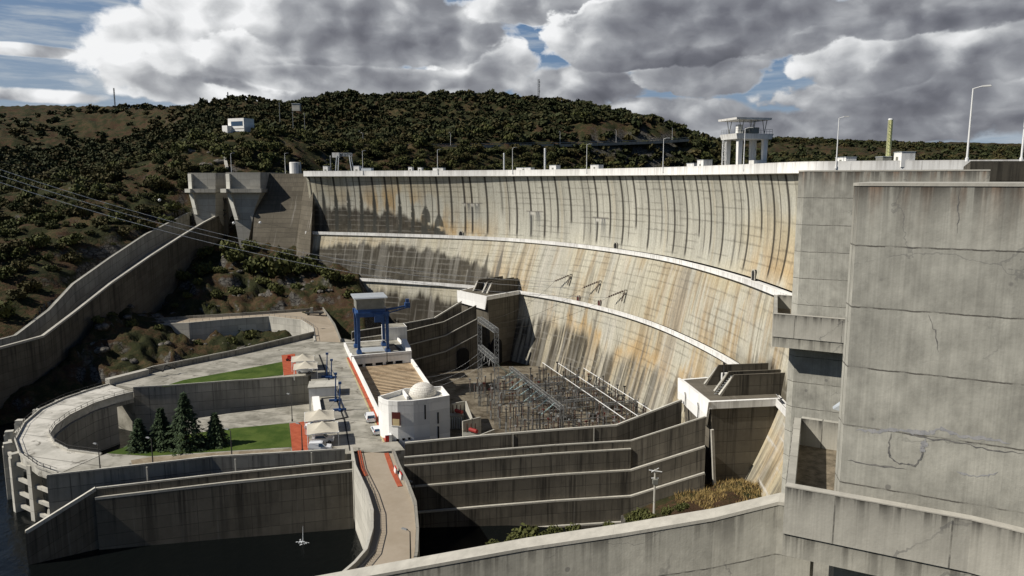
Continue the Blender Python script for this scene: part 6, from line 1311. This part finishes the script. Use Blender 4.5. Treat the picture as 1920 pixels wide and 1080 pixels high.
# windows placed on the curved front
def wall_pt(px, py):
    best = None
    for (x0, y0), (x1, y1) in zip(pl, pl[1:] + pl[:1]):
        for s in np.linspace(0, 1, 40):
            x, y = x0 + (x1 - x0) * s, y0 + (y1 - y0) * s; z = CAMZ - y * tang(py); q = pix(x, y, z)
            if abs(q[0] - px) < 3 and (best is None or y < best[1] - .5 or (abs(y - best[1]) < .5 and abs(q[0] - px) < best[3])): best = (x, y, z, abs(q[0] - px), math.atan2(y1 - y0, x1 - x0))
    return best
for px, y0, y1, w, mt, nm in ((743, 773, 798, 1.75, M['red_door'], 'window'), (797.5, 759, 786, .26, M['black'], 'window'), (821, 773, 794, .34, M['darksteel'], 'window'), (822, 799, 822, .30, M['black'], 'window'), (746, 823, 827, .5, M['black'], 'window'), (757, 821.5, 825.5, .5, M['black'], 'window'), (767, 820, 824.5, .5, M['black'], 'window')):
    w0 = wall_pt(px, y0); w1 = wall_pt(px, y1)
    if w0 is None or w1 is None: continue
    mb = MB(); nx, ny = math.sin(w1[4]), -math.cos(w1[4]); mb.box((w1[0] + nx * .02, w1[1] + ny * .02, w1[2]), (w, .14, w0[2] - w1[2]), w1[4]); o = mb.build(nm, mt, t)
    if w > 1:
        f = MB(); f.box((w1[0] + nx * .06, w1[1] + ny * .06, w1[2] - .1), (w + .3, .16, .12), w1[4]); f.build('sill', M['white_wall'], t)
        f = MB(); f.box((w1[0] + nx * .06, w1[1] + ny * .06, w1[2] + .02), (w * .8, .14, (w0[2] - w1[2]) * .5), w1[4]); f.build('window_blind', plain('tan_blind', (.45, .36, .2), .8), t)

# ------------------------------------------------------------------ left side of the deck: canopies, cars, hoists, hut
def car(label, loc, heading, kind='hatch'):
    t = thing('parked_car' if kind != 'van' else 'parked_van', label, 'car' if kind != 'van' else 'van', (0, 0, 0))
    L, Wd = (4.3, 1.82) if kind == 'van' else (4.1, 1.76)
    low = [(-L / 2, .35), (-L / 2 + .02, .75), (-L / 2 + .1, .95)]
    prof = {'van': [(-2.15, .3), (-2.15, 1.0), (-2.05, 1.72), (-1.9, 1.82), (.15, 1.82), (.45, 1.74), (1.15, 1.08), (2.0, .92), (2.15, .62), (2.12, .3)],
            'hatch': [(-2.05, .3), (-2.05, .85), (-1.75, 1.38), (-1.45, 1.47), (.1, 1.47), (.95, .98), (1.9, .82), (2.05, .6), (2.02, .3)],
            'suv': [(-2.1, .35), (-2.12, 1.0), (-1.85, 1.58), (-1.6, 1.68), (.1, 1.66), (.95, 1.12), (1.95, .98), (2.1, .7), (2.08, .35)]}[kind]
    mb = MB(); belt = 1.02 if kind != 'hatch' else .92; roofz = max(z for x, z in prof)
    def half(y):
        return [(x, y * (1 - 0.16 * max(0, (z - belt) / (roofz - belt))) if z > belt else y * (0.96 if z < .4 else 1), z) for x, z in prof]
    A, Bs = half(-Wd / 2), half(Wd / 2); mb.face(A); mb.face(Bs[::-1]); n = len(prof)
    for i in range(n): j = (i + 1) % n; mb.face([A[j], A[i], Bs[i], Bs[j]])
    mb.build('body', M['carwhite']).parent = t
    g = MB(); ws = [(x, z) for x, z in prof if z > belt]
    for s in (-1, 1):
        xs = (-0.2, 1.0) if kind == 'van' else (-1.55, .80); zt = roofz - .12
        yb = lambda z: s * (Wd / 2 * (1 - .16 * max(0, (z - belt) / (roofz - belt))) + .012)
        g.face([(xs[0], yb(belt), belt + .03), (xs[1], yb(belt), belt + .03), (xs[1] - .62, yb(zt), zt), (xs[0] + (.22 if kind != 'van' else 0), yb(zt), zt)][::s])
    i0 = {'van': 5, 'hatch': 4, 'suv': 4}[kind]; (xa, za), (xb, zb) = prof[i0], prof[i0 + 1]
    g.face([(xa + .06, -Wd * .37, za - .03), (xb - .03, -Wd * .42, zb + .06), (xb - .03, Wd * .42, zb + .06), (xa + .06, Wd * .37, za - .03)])
    (xa, za), (xb, zb) = prof[1], prof[2]; g.face([(xa - .02, -Wd * .4, za + .08), (xb - .03, -Wd * .37, zb - .05), (xb - .03, Wd * .37, zb - .05), (xa - .02, Wd * .4, za + .08)][::-1])
    for v in range(len(g.v)): pass
    g2 = g.build('window', M['glass']); g2.parent = t
    for o in list(t.children): o.location = (o.location.x, o.location.y, o.location.z)
    for sx in (-1.28, 1.30):
        for sy in (-1, 1):
            w = MB(); y0, y1 = sy * (Wd / 2 - .18), sy * (Wd / 2 + .02); w.bar((sx, y0, .32), (sx, y1, .32), .32, .32, 14); wo = w.build('wheel', M['rubber']); wo.parent = t
            h = MB(); h.bar((sx, y1, .32), (sx, y1 + sy * .02, .32), .18, .18, 10); ho = h.build('hubcap', M['steel']); ho.location = Vector(ho.location) - Vector(wo.location); ho.parent = wo
    for sy in (-1, 1):
        h = MB(); h.box((L / 2 - .10 if kind != 'hatch' else 1.93, sy * .62, .66), (.12, .34, .16)); h.build('headlight', M['zinc']).parent = t
        h = MB(); h.box((-L / 2 + .02, sy * .74, .82), (.08, .16, .3)); h.build('tail_light', M['red']).parent = t
    t.location = loc; t.rotation_euler = (0, 0, heading); return t
def D(px, py): return at(px, py, z=DZ + 0.02)
down = math.atan2(-.95, .31)
car('white panel van parked beside the red path at the near edge of the deck', D(601, 845), 0.12, 'van')
car('white car half under the nearer pair of cloth canopies', D(606, 829), 0.12, 'suv')
car('white car under the far canopy of the nearer pair, nose towards the red path', D(590, 803), math.pi + .12, 'hatch')
car('white van parked beside the red banded parapet, seen from behind', D(694, 788), math.atan2(.95, -.31) , 'van')
car('small white hatchback on the open deck nearest the domed building', D(706, 811), math.atan2(.95, -.35), 'hatch')
car('dark shaded white car under the far pair of canopies', D(572, 699), 0.1, 'suv')
p = D(545, 676); t = thing('quad_bike', 'small red quad bike beside the far pair of canopies', 'quad bike', p); mb = MB(); mb.box((p.x, p.y, p.z + .5), (2.2, 1.1, .6), .2, (.8, .7)); mb.box((p.x - .4, p.y, p.z + 1.1), (.8, .6, .4), .2); mb.build('body', M['red'], t)
for a in (-.8, .8):
    for b in (-.55, .55): mb = MB(); mb.bar((p.x + a, p.y + b - .15, p.z + .38), (p.x + a, p.y + b + .15, p.z + .38), .38, .38, 10); mb.build('wheel', M['rubber'], t)
mb = MB(); mb.bar((p.x + .5, p.y - .5, p.z + 1.35), (p.x + .5, p.y + .5, p.z + 1.35), .06); mb.build('handlebar', M['darksteel'], t)
def canopy(px, py, label, sx=6.0, sy=6.6):
    c = at(px, py, z=DZ + 2.7); t = thing('car_canopy', label, 'canopy', (c.x, c.y, DZ)); a = Vector((.965, .26, 0)); b = Vector((-.26, .965, 0)); mb = MB()
    cor = [c + a * sx / 2 * i + b * sy / 2 * j for i, j in ((-1, -1), (1, -1), (1, 1), (-1, 1))]; pk = c + Vector((0, 0, 1.5))
    N = 8
    for k in range(4):
        A_, B_ = cor[k], cor[(k + 1) % 4]; prev = None
        for m_ in range(N + 1):
            s = m_ / N; row = []
            for q in range(7):
                w = q / 6; base = A_.lerp(B_, w); base.z += 0.35 * 4 * w * (1 - w) * .6; P = base.lerp(pk, s); P.z -= 0.32 * math.sin(math.pi * s) ; row.append(P)
            if prev:
                for q in range(6): mb.face([prev[q], prev[q + 1], row[q + 1], row[q]])
            prev = row
    mb.build('fabric', M['cloth'], t, smooth=True)
    for k, q in enumerate(cor):
        m2 = MB(); f = c.lerp(q, .97) if k in (0, 1) else c.lerp(q, .97); m2.bar((f.x, f.y, DZ), (f.x, f.y, c.z + .05), .07, .07, 6); m2.build('post', M['lampwhite'], t)
    m3 = MB()
    for k in range(4): m3.bar(cor[k], cor[(k + 1) % 4], .09)
    m3.build('frame', M['lampwhite'], t)
canopy(605, 803, 'nearest cream cloth canopy, over a white car beside the red path'); canopy(599, 780, 'cream cloth canopy behind the nearest one, left of the hoists')
canopy(573, 687, 'nearer canopy of the far pair, beside the upper lawn'); canopy(568, 673, 'farthest cream canopy, nearest the quad bike')
def hoist(px, py, ytop, label):
    b = D(px, py); H = abs(py - ytop) / F_PX * b.y * 1.03; t = thing('blue_hoist', label, 'hoist', b); m2 = MB(); m2.bar(b, b + Vector((.25, .1, H)), .22, .16, 4); m2.build('mast', M['blue'], t)
    m2 = MB(); m2.box((b.x, b.y, b.z), (2.9, .45, .5), .2); m2.box((b.x, b.y, b.z + .02), (.5, 1.8, .42), .2); m2.build('base', M['blue'], t)
    m2 = MB(); m2.box((b.x + .25, b.y, b.z + H - .4), (.7, .4, .5), .2); m2.build('head', M['blue'], t); m2 = MB(); m2.bar(b + Vector((1.2, 0, .4)), b + Vector((.2, .05, H * .45)), .07); m2.build('stay', M['blue'], t)
hoist(613, 707, 661, 'farthest left of four blue hoist masts on the deck'); hoist(621, 709, 673, 'second blue hoist mast, right of the farthest one'); hoist(629, 752, 698, 'third blue hoist mast, beside the white hut'); hoist(637, 770, 715, 'nearest of the four blue hoist masts')
t = thing('gate_hut', 'white flat roofed hut between the two pairs of canopies', 'hut', at(605, 735, z=4)); hr = 0.2
c = at(606, 722, z=13.6); mb = MB(); mb.box((c.x, c.y + .2, 4.0), (6.6, 5.6, 9.6), hr); mb.build('walls', M['white_wall'], t, ztop=13.6)
mb = MB(); mb.box((c.x, c.y + .2, 13.62), (7.0, 6.0, .3), hr); mb.build('roof', M['wall_light'], t)
mb = MB(); mb.box((c.x - .4, c.y - 2.6, 10.6), (.5, .14, 1.2), hr); mb.build('window', M['black'], t)
a, b = at(585, 742, z=12.6), at(592, 792, z=12.6); mb = MB(); mb.strip([(a.x, a.y, 12.4), (b.x, b.y, 12.4)], 1.6, [4.4] * 2, 1); mb.build('side_wall', M['white_wall'], t)
P = pxpoly([(603, 748), (634, 745), (651, 783), (613, 791)], DZ + .02); mb = MB(); mb.face(ccw(P)); tag(mb.build('pit_floor', M['wall']), kind='structure')
mb = MB()
for a, b in zip(P, P[1:] + P[:1]): mb.bar(a + Vector((0, 0, .1)), b + Vector((0, 0, .1)), .16)
tag(mb.build('pit_kerb', M['darksteel']), 'dark kerb framing the hoist pit on the deck', 'kerb')
mb = MB(); q = pxpoly([(597, 665), (628, 744), (645, 790), (655, 845), (657, 845), (648, 790), (631, 744), (600, 665)], DZ + .06); mb.face(q); tag(mb.build('drain_slot', M['black']), kind='structure')

# ------------------------------------------------------------------ lamp posts on the terraces and by the road
PL = lamp_proto('lamp_post', 'thin dark lamp post on the lower terrace', 'dark lamp posts', 6.0, 1.0, M['darksteel'])
for i, (px, y0, y1, lab, zb) in enumerate(((188, 881, 833, 'leftmost dark lamp post, beside the ring walkway', DZ), (287, 873, 822, 'dark lamp post on the gravel in front of the cedars', DZ), (435, 859, 806, 'dark lamp post on the gravel at the right part of the lower lawn', DZ), (567, 846, 795, 'dark lamp post in front of the red path', DZ), (779, 990, 903, 'lamp post standing below the right side of the road bridge', 2.0), (770, 1056, 992, 'lamp post at the near end of the road bridge', DZ), (548, 790, 740, 'dark lamp post behind the lower red path', 4.4), (726, 680, 640, 'thin dark post on the white crane block', 12.7))):
    b = at(px, y0, z=zb); H = (y0 - y1) / F_PX * b.y * 1.05; s = H / 6.0
    if i == 0: PL.location = b; PL.scale = (1, 1, s); PL['label'] = lab; PL.rotation_euler = (0, 0, 2.6)
    else: copy_thing(PL, b, 2.6, lab, (1, 1, s))

# ------------------------------------------------------------------ transformers and switchyard
YZ = -1.2; M['red_dull'] = plain('dull_red_paint', (0.26, 0.025, 0.02), .6)
for px, py, lab, s in ((862, 772, 'grey power transformer with a red conservator, farther of the two beside the domed building', 1.0), (889, 808, 'grey power transformer with a red conservator, nearer of the two by the yard wall', 1.0)):
    b = at(px - 6, py, z=3.0); t = thing('transformer', lab, 'transformer', (b.x, b.y, YZ)); rt = 0.3
    mb = MB(); mb.box((b.x, b.y, YZ), (3.4, 2.6, 3.6), rt); mb.build('tank', M['grey'], t)
    mb = MB(); q = Vector((b.x + .6, b.y - .2, 3.2)); d = Vector((.75, -.65, 0)); mb.bar(q - d * 1.2, q + d * 1.2, .48, .48, 14); mb.build('conservator', M['red_dull'], t)
    for k in (-1, 0, 1): mb = MB(); q = Vector((b.x + k * 1.0, b.y + .8, 2.4)); mb.bar(q, q + Vector((0, 0, 2.2)), .22, .14, 8); mb.build('bushing', M['brownporc'], t)
    mb = MB()
    for k in range(6): mb.box((b.x - 1.6 + k * .6, b.y - 1.8, YZ + .4), (.12, .8, 2.8), rt)
    mb.build('radiator', M['zinc'], t)
for pts, lab in (([(848, 757), (872, 752)], 'pale grey blast wall behind the farther transformer'), ([(868, 790), (902, 782)], 'pale grey blast wall between the two transformers'), ([(895, 818), (928, 805)], 'pale grey low wall right of the nearer transformer'), ([(872, 752), (884, 786)], 'pale grey side wall joining the blast walls')):
    a, b = at(*pts[0], z=4.2), at(*pts[1], z=4.2); mb = MB(); mb.strip([(a.x, a.y, 4.2), (b.x, b.y, 4.2)], .35, [YZ] * 2, 1); tag(mb.build('blast_wall', M['wall_light']), lab, 'wall')
def lat_gantry(label, a, b, H, beams, w=.55, bw=.55):
    a = Vector((a[0], a[1], YZ)); b = Vector((b[0], b[1], YZ)); t = thing('lattice_gantry', label, 'gantry', (a + b) / 2)
    for q in (a, b): mb = MB(); lattice(mb, q, q + Vector((0, 0, H)), w, max(4, int(H / 1.3)), .075); mb.build('column', M['steel'], t)
    for z in beams: mb = MB(); lattice(mb, a + Vector((0, 0, z)), b + Vector((0, 0, z)), bw, max(6, int((b - a).length / 1.2)), .075); mb.build('beam', M['steel'], t)
    return a, b
A1, A2 = lat_gantry('tallest steel lattice gantry with two beams beside the far outlet block', (-9.1, 206), (-4.0, 189), 25.7, (25.4, 17.4))
G1, G2 = lat_gantry('long low steel lattice gantry across the middle of the switchyard', (-0.4, 224), (12.7, 183.2), 6.8, (6.5,), .45, .5)
for k in (1, 2):
    q = G1.lerp(G2, k / 3); mb = MB(); lattice(mb, q, q + Vector((0, 0, 6.2)), .45, 5, .07)
    o = mb.build('column', M['steel']); gt = [x for x in COL.objects if x.name.startswith('lattice_gantry')][1]; o.location = Vector(o.location) - Vector(gt.location); o.parent = gt
BARS = [((9.8, 233, 4.8), (27.7, 176, 4.8)), ((14.4, 233.5, 4.8), (31.9, 176.5, 4.8)), ((22.3, 226, 4.8), (36.0, 181, 4.8))]
names = ('leftmost long white busbar over the switchyard', 'middle long white busbar over the switchyard', 'right long white busbar nearest the dam face')
for (a, b), lab in zip(BARS, names):
    a = Vector(a); b = Vector(b); t = thing('busbar', lab, 'busbar', (a + b) / 2); mb = MB(); mb.bar(a, b, .10, .10, 6); mb.build('tube', M['lampwhite'], t)
    for k in range(5):
        q = a.lerp(b, .01 + .245 * k); mb = MB(); mb.bar((q.x, q.y, YZ), (q.x, q.y, 1.6), .14); mb.build('stand', M['darksteel'], t)
        mb = MB()
        mb.lathe((q.x, q.y, 1.6), [(.10 + .12 * (i % 2), i * .155) for i in range(20)], 8); mb.build('post_insulator', M['brownporc'], t)
def post_proto(mat, cap, H, label, grp):
    t = thing('insulator_post', label, 'insulator', (0, 0, 0), grp); mb = MB(); lattice(mb, (0, 0, 0), (0, 0, H * .45), .16, 3, .045); mb.build('stand', M['steel']).parent = t
    mb = MB(); mb.lathe((0, 0, H * .45), [(.10 + .10 * (i % 2), i * H * .5 / 15) for i in range(16)], 8); mb.build('insulator', mat).parent = t
    mb = MB(); mb.box((0, 0, H * .955), (.7, .35, .3)); mb.build('cap', cap).parent = t; return t
gg = random.Random(21)
PP = [post_proto(M['brownporc'], M['steel'], 5.2, 'brown insulator post on a steel stand in the switchyard', 'insulator posts in the switchyard'), post_proto(M['darksteel'], M['darksteel'], 6.4, 'tall dark apparatus post in the switchyard', 'dark apparatus posts in the switchyard'), post_proto(M['brownporc'], M['red_door'], 4.6, 'brown insulator post with a red cap in the switchyard', 'red capped posts in the switchyard')]
used = [False] * 3; dirb = Vector((.30, -.954, 0)); prp = Vector((.954, .30, 0))
for r in range(-2, 20):
    for c_ in range(13):
        q = Vector((-8.5, 219, YZ)) + dirb * (c_ * 4.0 + gg.uniform(-.9, .9)) + prp * (r * 2.2 + gg.uniform(-.5, .5))
        if q.y < 168 or (q - Vector((A2.x, A2.y, YZ))).length < 1.6: continue
        if q.x > 44 - max(0, (215 - q.y)) * .0 - max(0, (q.y - 175)) * .42: continue
        if gg.random() < .10: continue
        k = 0 if gg.random() < .55 else 1 if gg.random() < .75 else 2; s = gg.uniform(.8, 1.25)
        if not used[k]: used[k] = True; PP[k].location = q; PP[k].scale = (1, 1, s)
        else: copy_thing(PP[k], q, gg.uniform(0, 3), None, (1, 1, s))
# small dark lattice portals between the bays
for i, (r0, c0_) in enumerate(((1.0, 1), (3.2, 3), (1.5, 5.2), (4.4, 6.0), (5.6, 2.0), (6.6, 4.4), (7.4, 7.0))):
    a = Vector((-8.5, 219, YZ)) + dirb * (c0_ * 5.6) + prp * (r0 * 3.0); b = a + prp * 9.0
    lat_gantry(('small dark lattice portal in the switchyard, first row beside the tall gantry', 'small dark lattice portal in the switchyard behind the long low gantry', 'small dark lattice portal in the switchyard nearest the transformers', 'small dark lattice portal in the front middle of the switchyard', 'small dark lattice portal near the foot of the dam at the back of the yard', 'small dark lattice portal under the long white busbars', 'small dark lattice portal at the right front corner of the switchyard')[i], (a.x, a.y), (b.x, b.y), 6.2 + .4 * (i % 3), (6.0,), .30, .32)
# breaker boxes on legs
bp_ = thing('switch_cabinet', 'dark switch cabinet on short legs in the switchyard', 'cabinet', (0, 0, 0), 'switch cabinets in the switchyard'); mb = MB(); mb.box((0, 0, 1.0), (1.8, .9, .5)); mb.build('body', M['darksteel']).parent = bp_
for a in (-.7, .7): mb = MB(); mb.bar((a, 0, 0), (a, 0, 1.0), .08); mb.build('leg', M['steel']).parent = bp_
for i in range(16):
    q = Vector((4, 214, YZ)) + dirb * ((i % 6) * 8.0 + gg.uniform(-1, 1)) + prp * ((i // 6) * 7.5 + 3 + gg.uniform(-1, 1))
    if i == 0: bp_.location = q
    else: copy_thing(bp_, q, .3 + gg.uniform(-.1, .1))
# low connecting tubes
for i in range(12):
    a = Vector((-7, 214, gg.uniform(2.6, 4.4))) + dirb * (i * 3.4) ; b = a + prp * gg.uniform(14, 30); mb = MB(); mb.bar(a, b, .07, .07, 5); tag(mb.build('connecting_tube', M['steel']), 'thin grey connecting tube slung between posts in the switchyard', 'tube', 'connecting tubes in the switchyard')

# ------------------------------------------------------------------ wires
def wire(a, b, sag, r, label, group, mat=None, n=24):
    a = Vector(a); b = Vector(b); pts = []
    for k in range(n + 1): s = k / n; p = a.lerp(b, s); p.z -= 4 * sag * s * (1 - s); pts.append(p)
    mb = MB(); mb.poly(pts, r, 4); tag(mb.build('power_line', mat or M['wire']), label, 'power line', group); return pts
LL = [at(-60, 297, fwd=196), at(-60, 309, fwd=188), at(-60, 322, fwd=180)]
for i, s in enumerate(STR): wire(LL[i], s, 7.2, .075, ('upper', 'middle', 'lowest')[i] + ' of three pale power lines crossing from the left edge to the dam', 'power lines from the left')
b1 = wire(at(-60, 270, fwd=230), dam_xyz(np.array([118.]), np.array([36.]), 1)[0], 7.5, .03, 'thin dark earth wire above the three pale power lines', 'thin earth wires', M['darksteel'])
b2 = wire(at(-60, 283, fwd=240), dam_xyz(np.array([132.]), np.array([34.]), 1)[0], 7.5, .03, 'second thin earth wire just above the three pale power lines', 'thin earth wires', M['darksteel'])
for (pp_, k, lab) in ((b1, 7, 'small white marker ball on the upper thin wire, over the left slope'), (b1, 11, 'small white marker ball on the thin wire in front of the dark abutment'), (b2, 10, 'small white marker ball low on the thin wire beside the far piers')):
    mb = MB(); mb.lathe((pp_[k].x, pp_[k].y, pp_[k].z - .45), [(.05, 0), (.35, .12), (.5, .45), (.35, .78), (.05, .9)], 10); tag(mb.build('marker_ball', M['lampwhite']), lab, 'marker ball')
for i, s in enumerate(STR):
    q = A1.lerp(A2, .2 + .3 * i) + Vector((0, 0, 25.4)); wire(s, q, 2.5, .04, ('first', 'second', 'third')[i] + ' wire from the dam insulators to the tall lattice gantry', 'wires to the tall gantry', M['darksteel'])
    q2 = A1.lerp(A2, .2 + .3 * i) + Vector((0, 0, 17.4)); q3 = G1.lerp(G2, .06 + .10 * i) + Vector((0, 0, 6.4)); wire(q2, q3, 1.6, .06, 'pale green sagging conductor between the two lattice gantries', 'green conductors', M['green_steel'])
    wire(q2, (-24 - 2 * i, 196 - 8 * i, 10), 2.0, .02, 'sagging wire from the tall gantry towards the powerhouse', 'wires to the powerhouse')
    mb = MB(); mb.poly([q2 + Vector((-.5, -.5, 0)), q2 + Vector((.3, .3, -3.6)), q2 + Vector((.8, .9, 0))], .10); tag(mb.build('jumper_loop', M['steel']), 'drooping jumper loop under the lower beam of the tall gantry', 'jumper', 'jumper loops on the tall gantry')
for i in range(9):
    q = G1.lerp(G2, .08 + .1 * i) + Vector((0, 0, 6.3)); e2 = q - prp * 4.2 + Vector((0, 0, -2.0 - .5 * (i % 3))); mb = MB()
    for k in range(9): s0 = q.lerp(e2, k / 9); s1 = q.lerp(e2, (k + .6) / 9); mb.bar(s0, s1, .17, .17, 6)
    mb.bar(q, e2, .06); tag(mb.build('insulator_string', M['green_steel']), 'pale blue green insulator string hung from the long low gantry', 'insulator', 'green insulator strings')

# ------------------------------------------------------------------ pole on the near bank, fountain jet, small things
b = at(1226, 972, fwd=100); gz = float(ground([b.x], [b.y])[0]); tp = at(1227, 880, fwd=100).z
t = thing('utility_pole', 'pale concrete utility pole with crossarms in front of the near retaining wall', 'pole', (b.x, b.y, gz)); mb = MB(); mb.bar((b.x, b.y, gz), (b.x, b.y, tp), .22, .13, 6); mb.build('shaft', M['wall_light'], t)
mb = MB(); mb.bar((b.x - .9, b.y, tp - .1), (b.x + .9, b.y - .3, tp - .25), .07); mb.bar((b.x - .6, b.y - .5, tp - .2), (b.x + .6, b.y + .5, tp - .05), .07); mb.bar((b.x - .5, b.y, tp - 1.3), (b.x + .5, b.y, tp - 1.3), .08); mb.build('crossarm', M['lampwhite'], t)
mb = MB(); mb.box((b.x, b.y - .2, tp - 2.1), (.7, .5, .7)); mb.build('transformer_box', M['grey'], t)
p = at(568, 1016, z=0.05); t = thing('water_jet', 'small white water jet spouting from the dark river below the wall', 'fountain', p); M['foam'] = plain('white_water', (.75, .78, .80), .5)
mb = MB(); mb.bar(p, p + Vector((.1, 0, 2.9)), .07, .015, 8); mb.build('jet', M['foam'], t); mb = MB(); rr_ = random.Random(2)
for k in range(26): a = rr_.uniform(0, 6.28); d = rr_.uniform(.05, 1.1); mb.box((p.x + d * math.cos(a), p.y + d * math.sin(a), p.z), (.30, .10, max(.015, .16 - .15 * d)), a, (.2, .2))
mb.build('splash', M['foam'], t)
for px, py, lab in ((726, 828, 'red fire cabinet at the end of the white parapet by the domed building'), (651, 597, 'dark machine parked on the upper road')):
    p = D(px, py)
    if px == 726: t = thing('fire_cabinet', lab, 'cabinet', p); mb = MB(); mb.box(p, (.7, .5, 1.3), .3); mb.build('body', M['red'], t); mb = MB(); mb.box((p.x, p.y, p.z + 1.32), (.8, .6, .1), .3); mb.build('lid', M['lampwhite'], t)
p = at(590, 590, z=13.6); t = thing('trailer', 'dark flat trailer with pipes parked on the upper road by the curved wall', 'trailer', p); mb = MB(); mb.box((p.x, p.y, p.z + .5), (6.5, 2.0, .4), .1); mb.build('bed', M['darksteel'], t); mb = MB(); mb.box((p.x - 1, p.y, p.z + .9), (1.0, 1.2, 1.8), .1); mb.bar((p.x - 2, p.y, p.z + 1.3), (p.x + 3, p.y + .3, p.z + 1.3), .2); mb.build('load', M['grey'], t)
for a in (-2.2, 2.2): mb = MB(); mb.bar((p.x + a, p.y - 1, p.z + .35), (p.x + a, p.y + 1, p.z + .35), .35, .35, 10); mb.build('wheel', M['rubber'], t)
# barriers at the bend of the road
for px, py, lab in ((742, 886, 'white barrier leaning at the right side of the road bridge'), (752, 897, 'second white barrier at the right side of the road bridge, nearer the viewer')):
    p = D(px, py); t = thing('barrier', lab, 'barrier', p); mb = MB(); mb.box(p, (1.6, .5, .9), 1.9, (1, .4)); mb.build('body', M['white'], t); mb = MB(); mb.box((p.x, p.y, p.z + .92), (1.6, .2, .12), 1.9); mb.build('top_rail', M['red'], t)
# boom and scrap by the ring walkway; rail in the fence corner
mb = MB(); a = at(283, 700, z=12.6); b = at(328, 693, z=12.6); mb.poly([a, a + Vector((0, 0, 1.6)), a.lerp(b, .5) + Vector((0, 0, 0)), a.lerp(b, .5) + Vector((.5, .4, 1.6)), b + Vector((0, 0, .2)), b + Vector((0, 0, 1.5))], .22); tag(mb.build('scaffold', M['darksteel']), 'dark zigzag steel frame leaning on the upper terrace wall', 'frame')
# louvre and sheet on the pier
p = at(1577, 766, fwd=36); mb = MB(); mb.loft([p + Vector((-.45, -.1, 0)), p + Vector((.25, -.3, -.15)), p + Vector((.25, .3, -.15)), p + Vector((-.3, .3, 0))], [p + Vector((.15, -.2, .42)), p + Vector((.25, -.25, .5)), p + Vector((.25, .2, .5)), p + Vector((.15, .2, .42))]); tag(mb.build('metal_hood', M['zinc']), 'small blue grey metal hood fixed to the side of the nearest pier', 'hood')
# ------------------------------------------------------------------ tidy
for o in list(scene.objects):
    if '_base' in o: del o['_base']
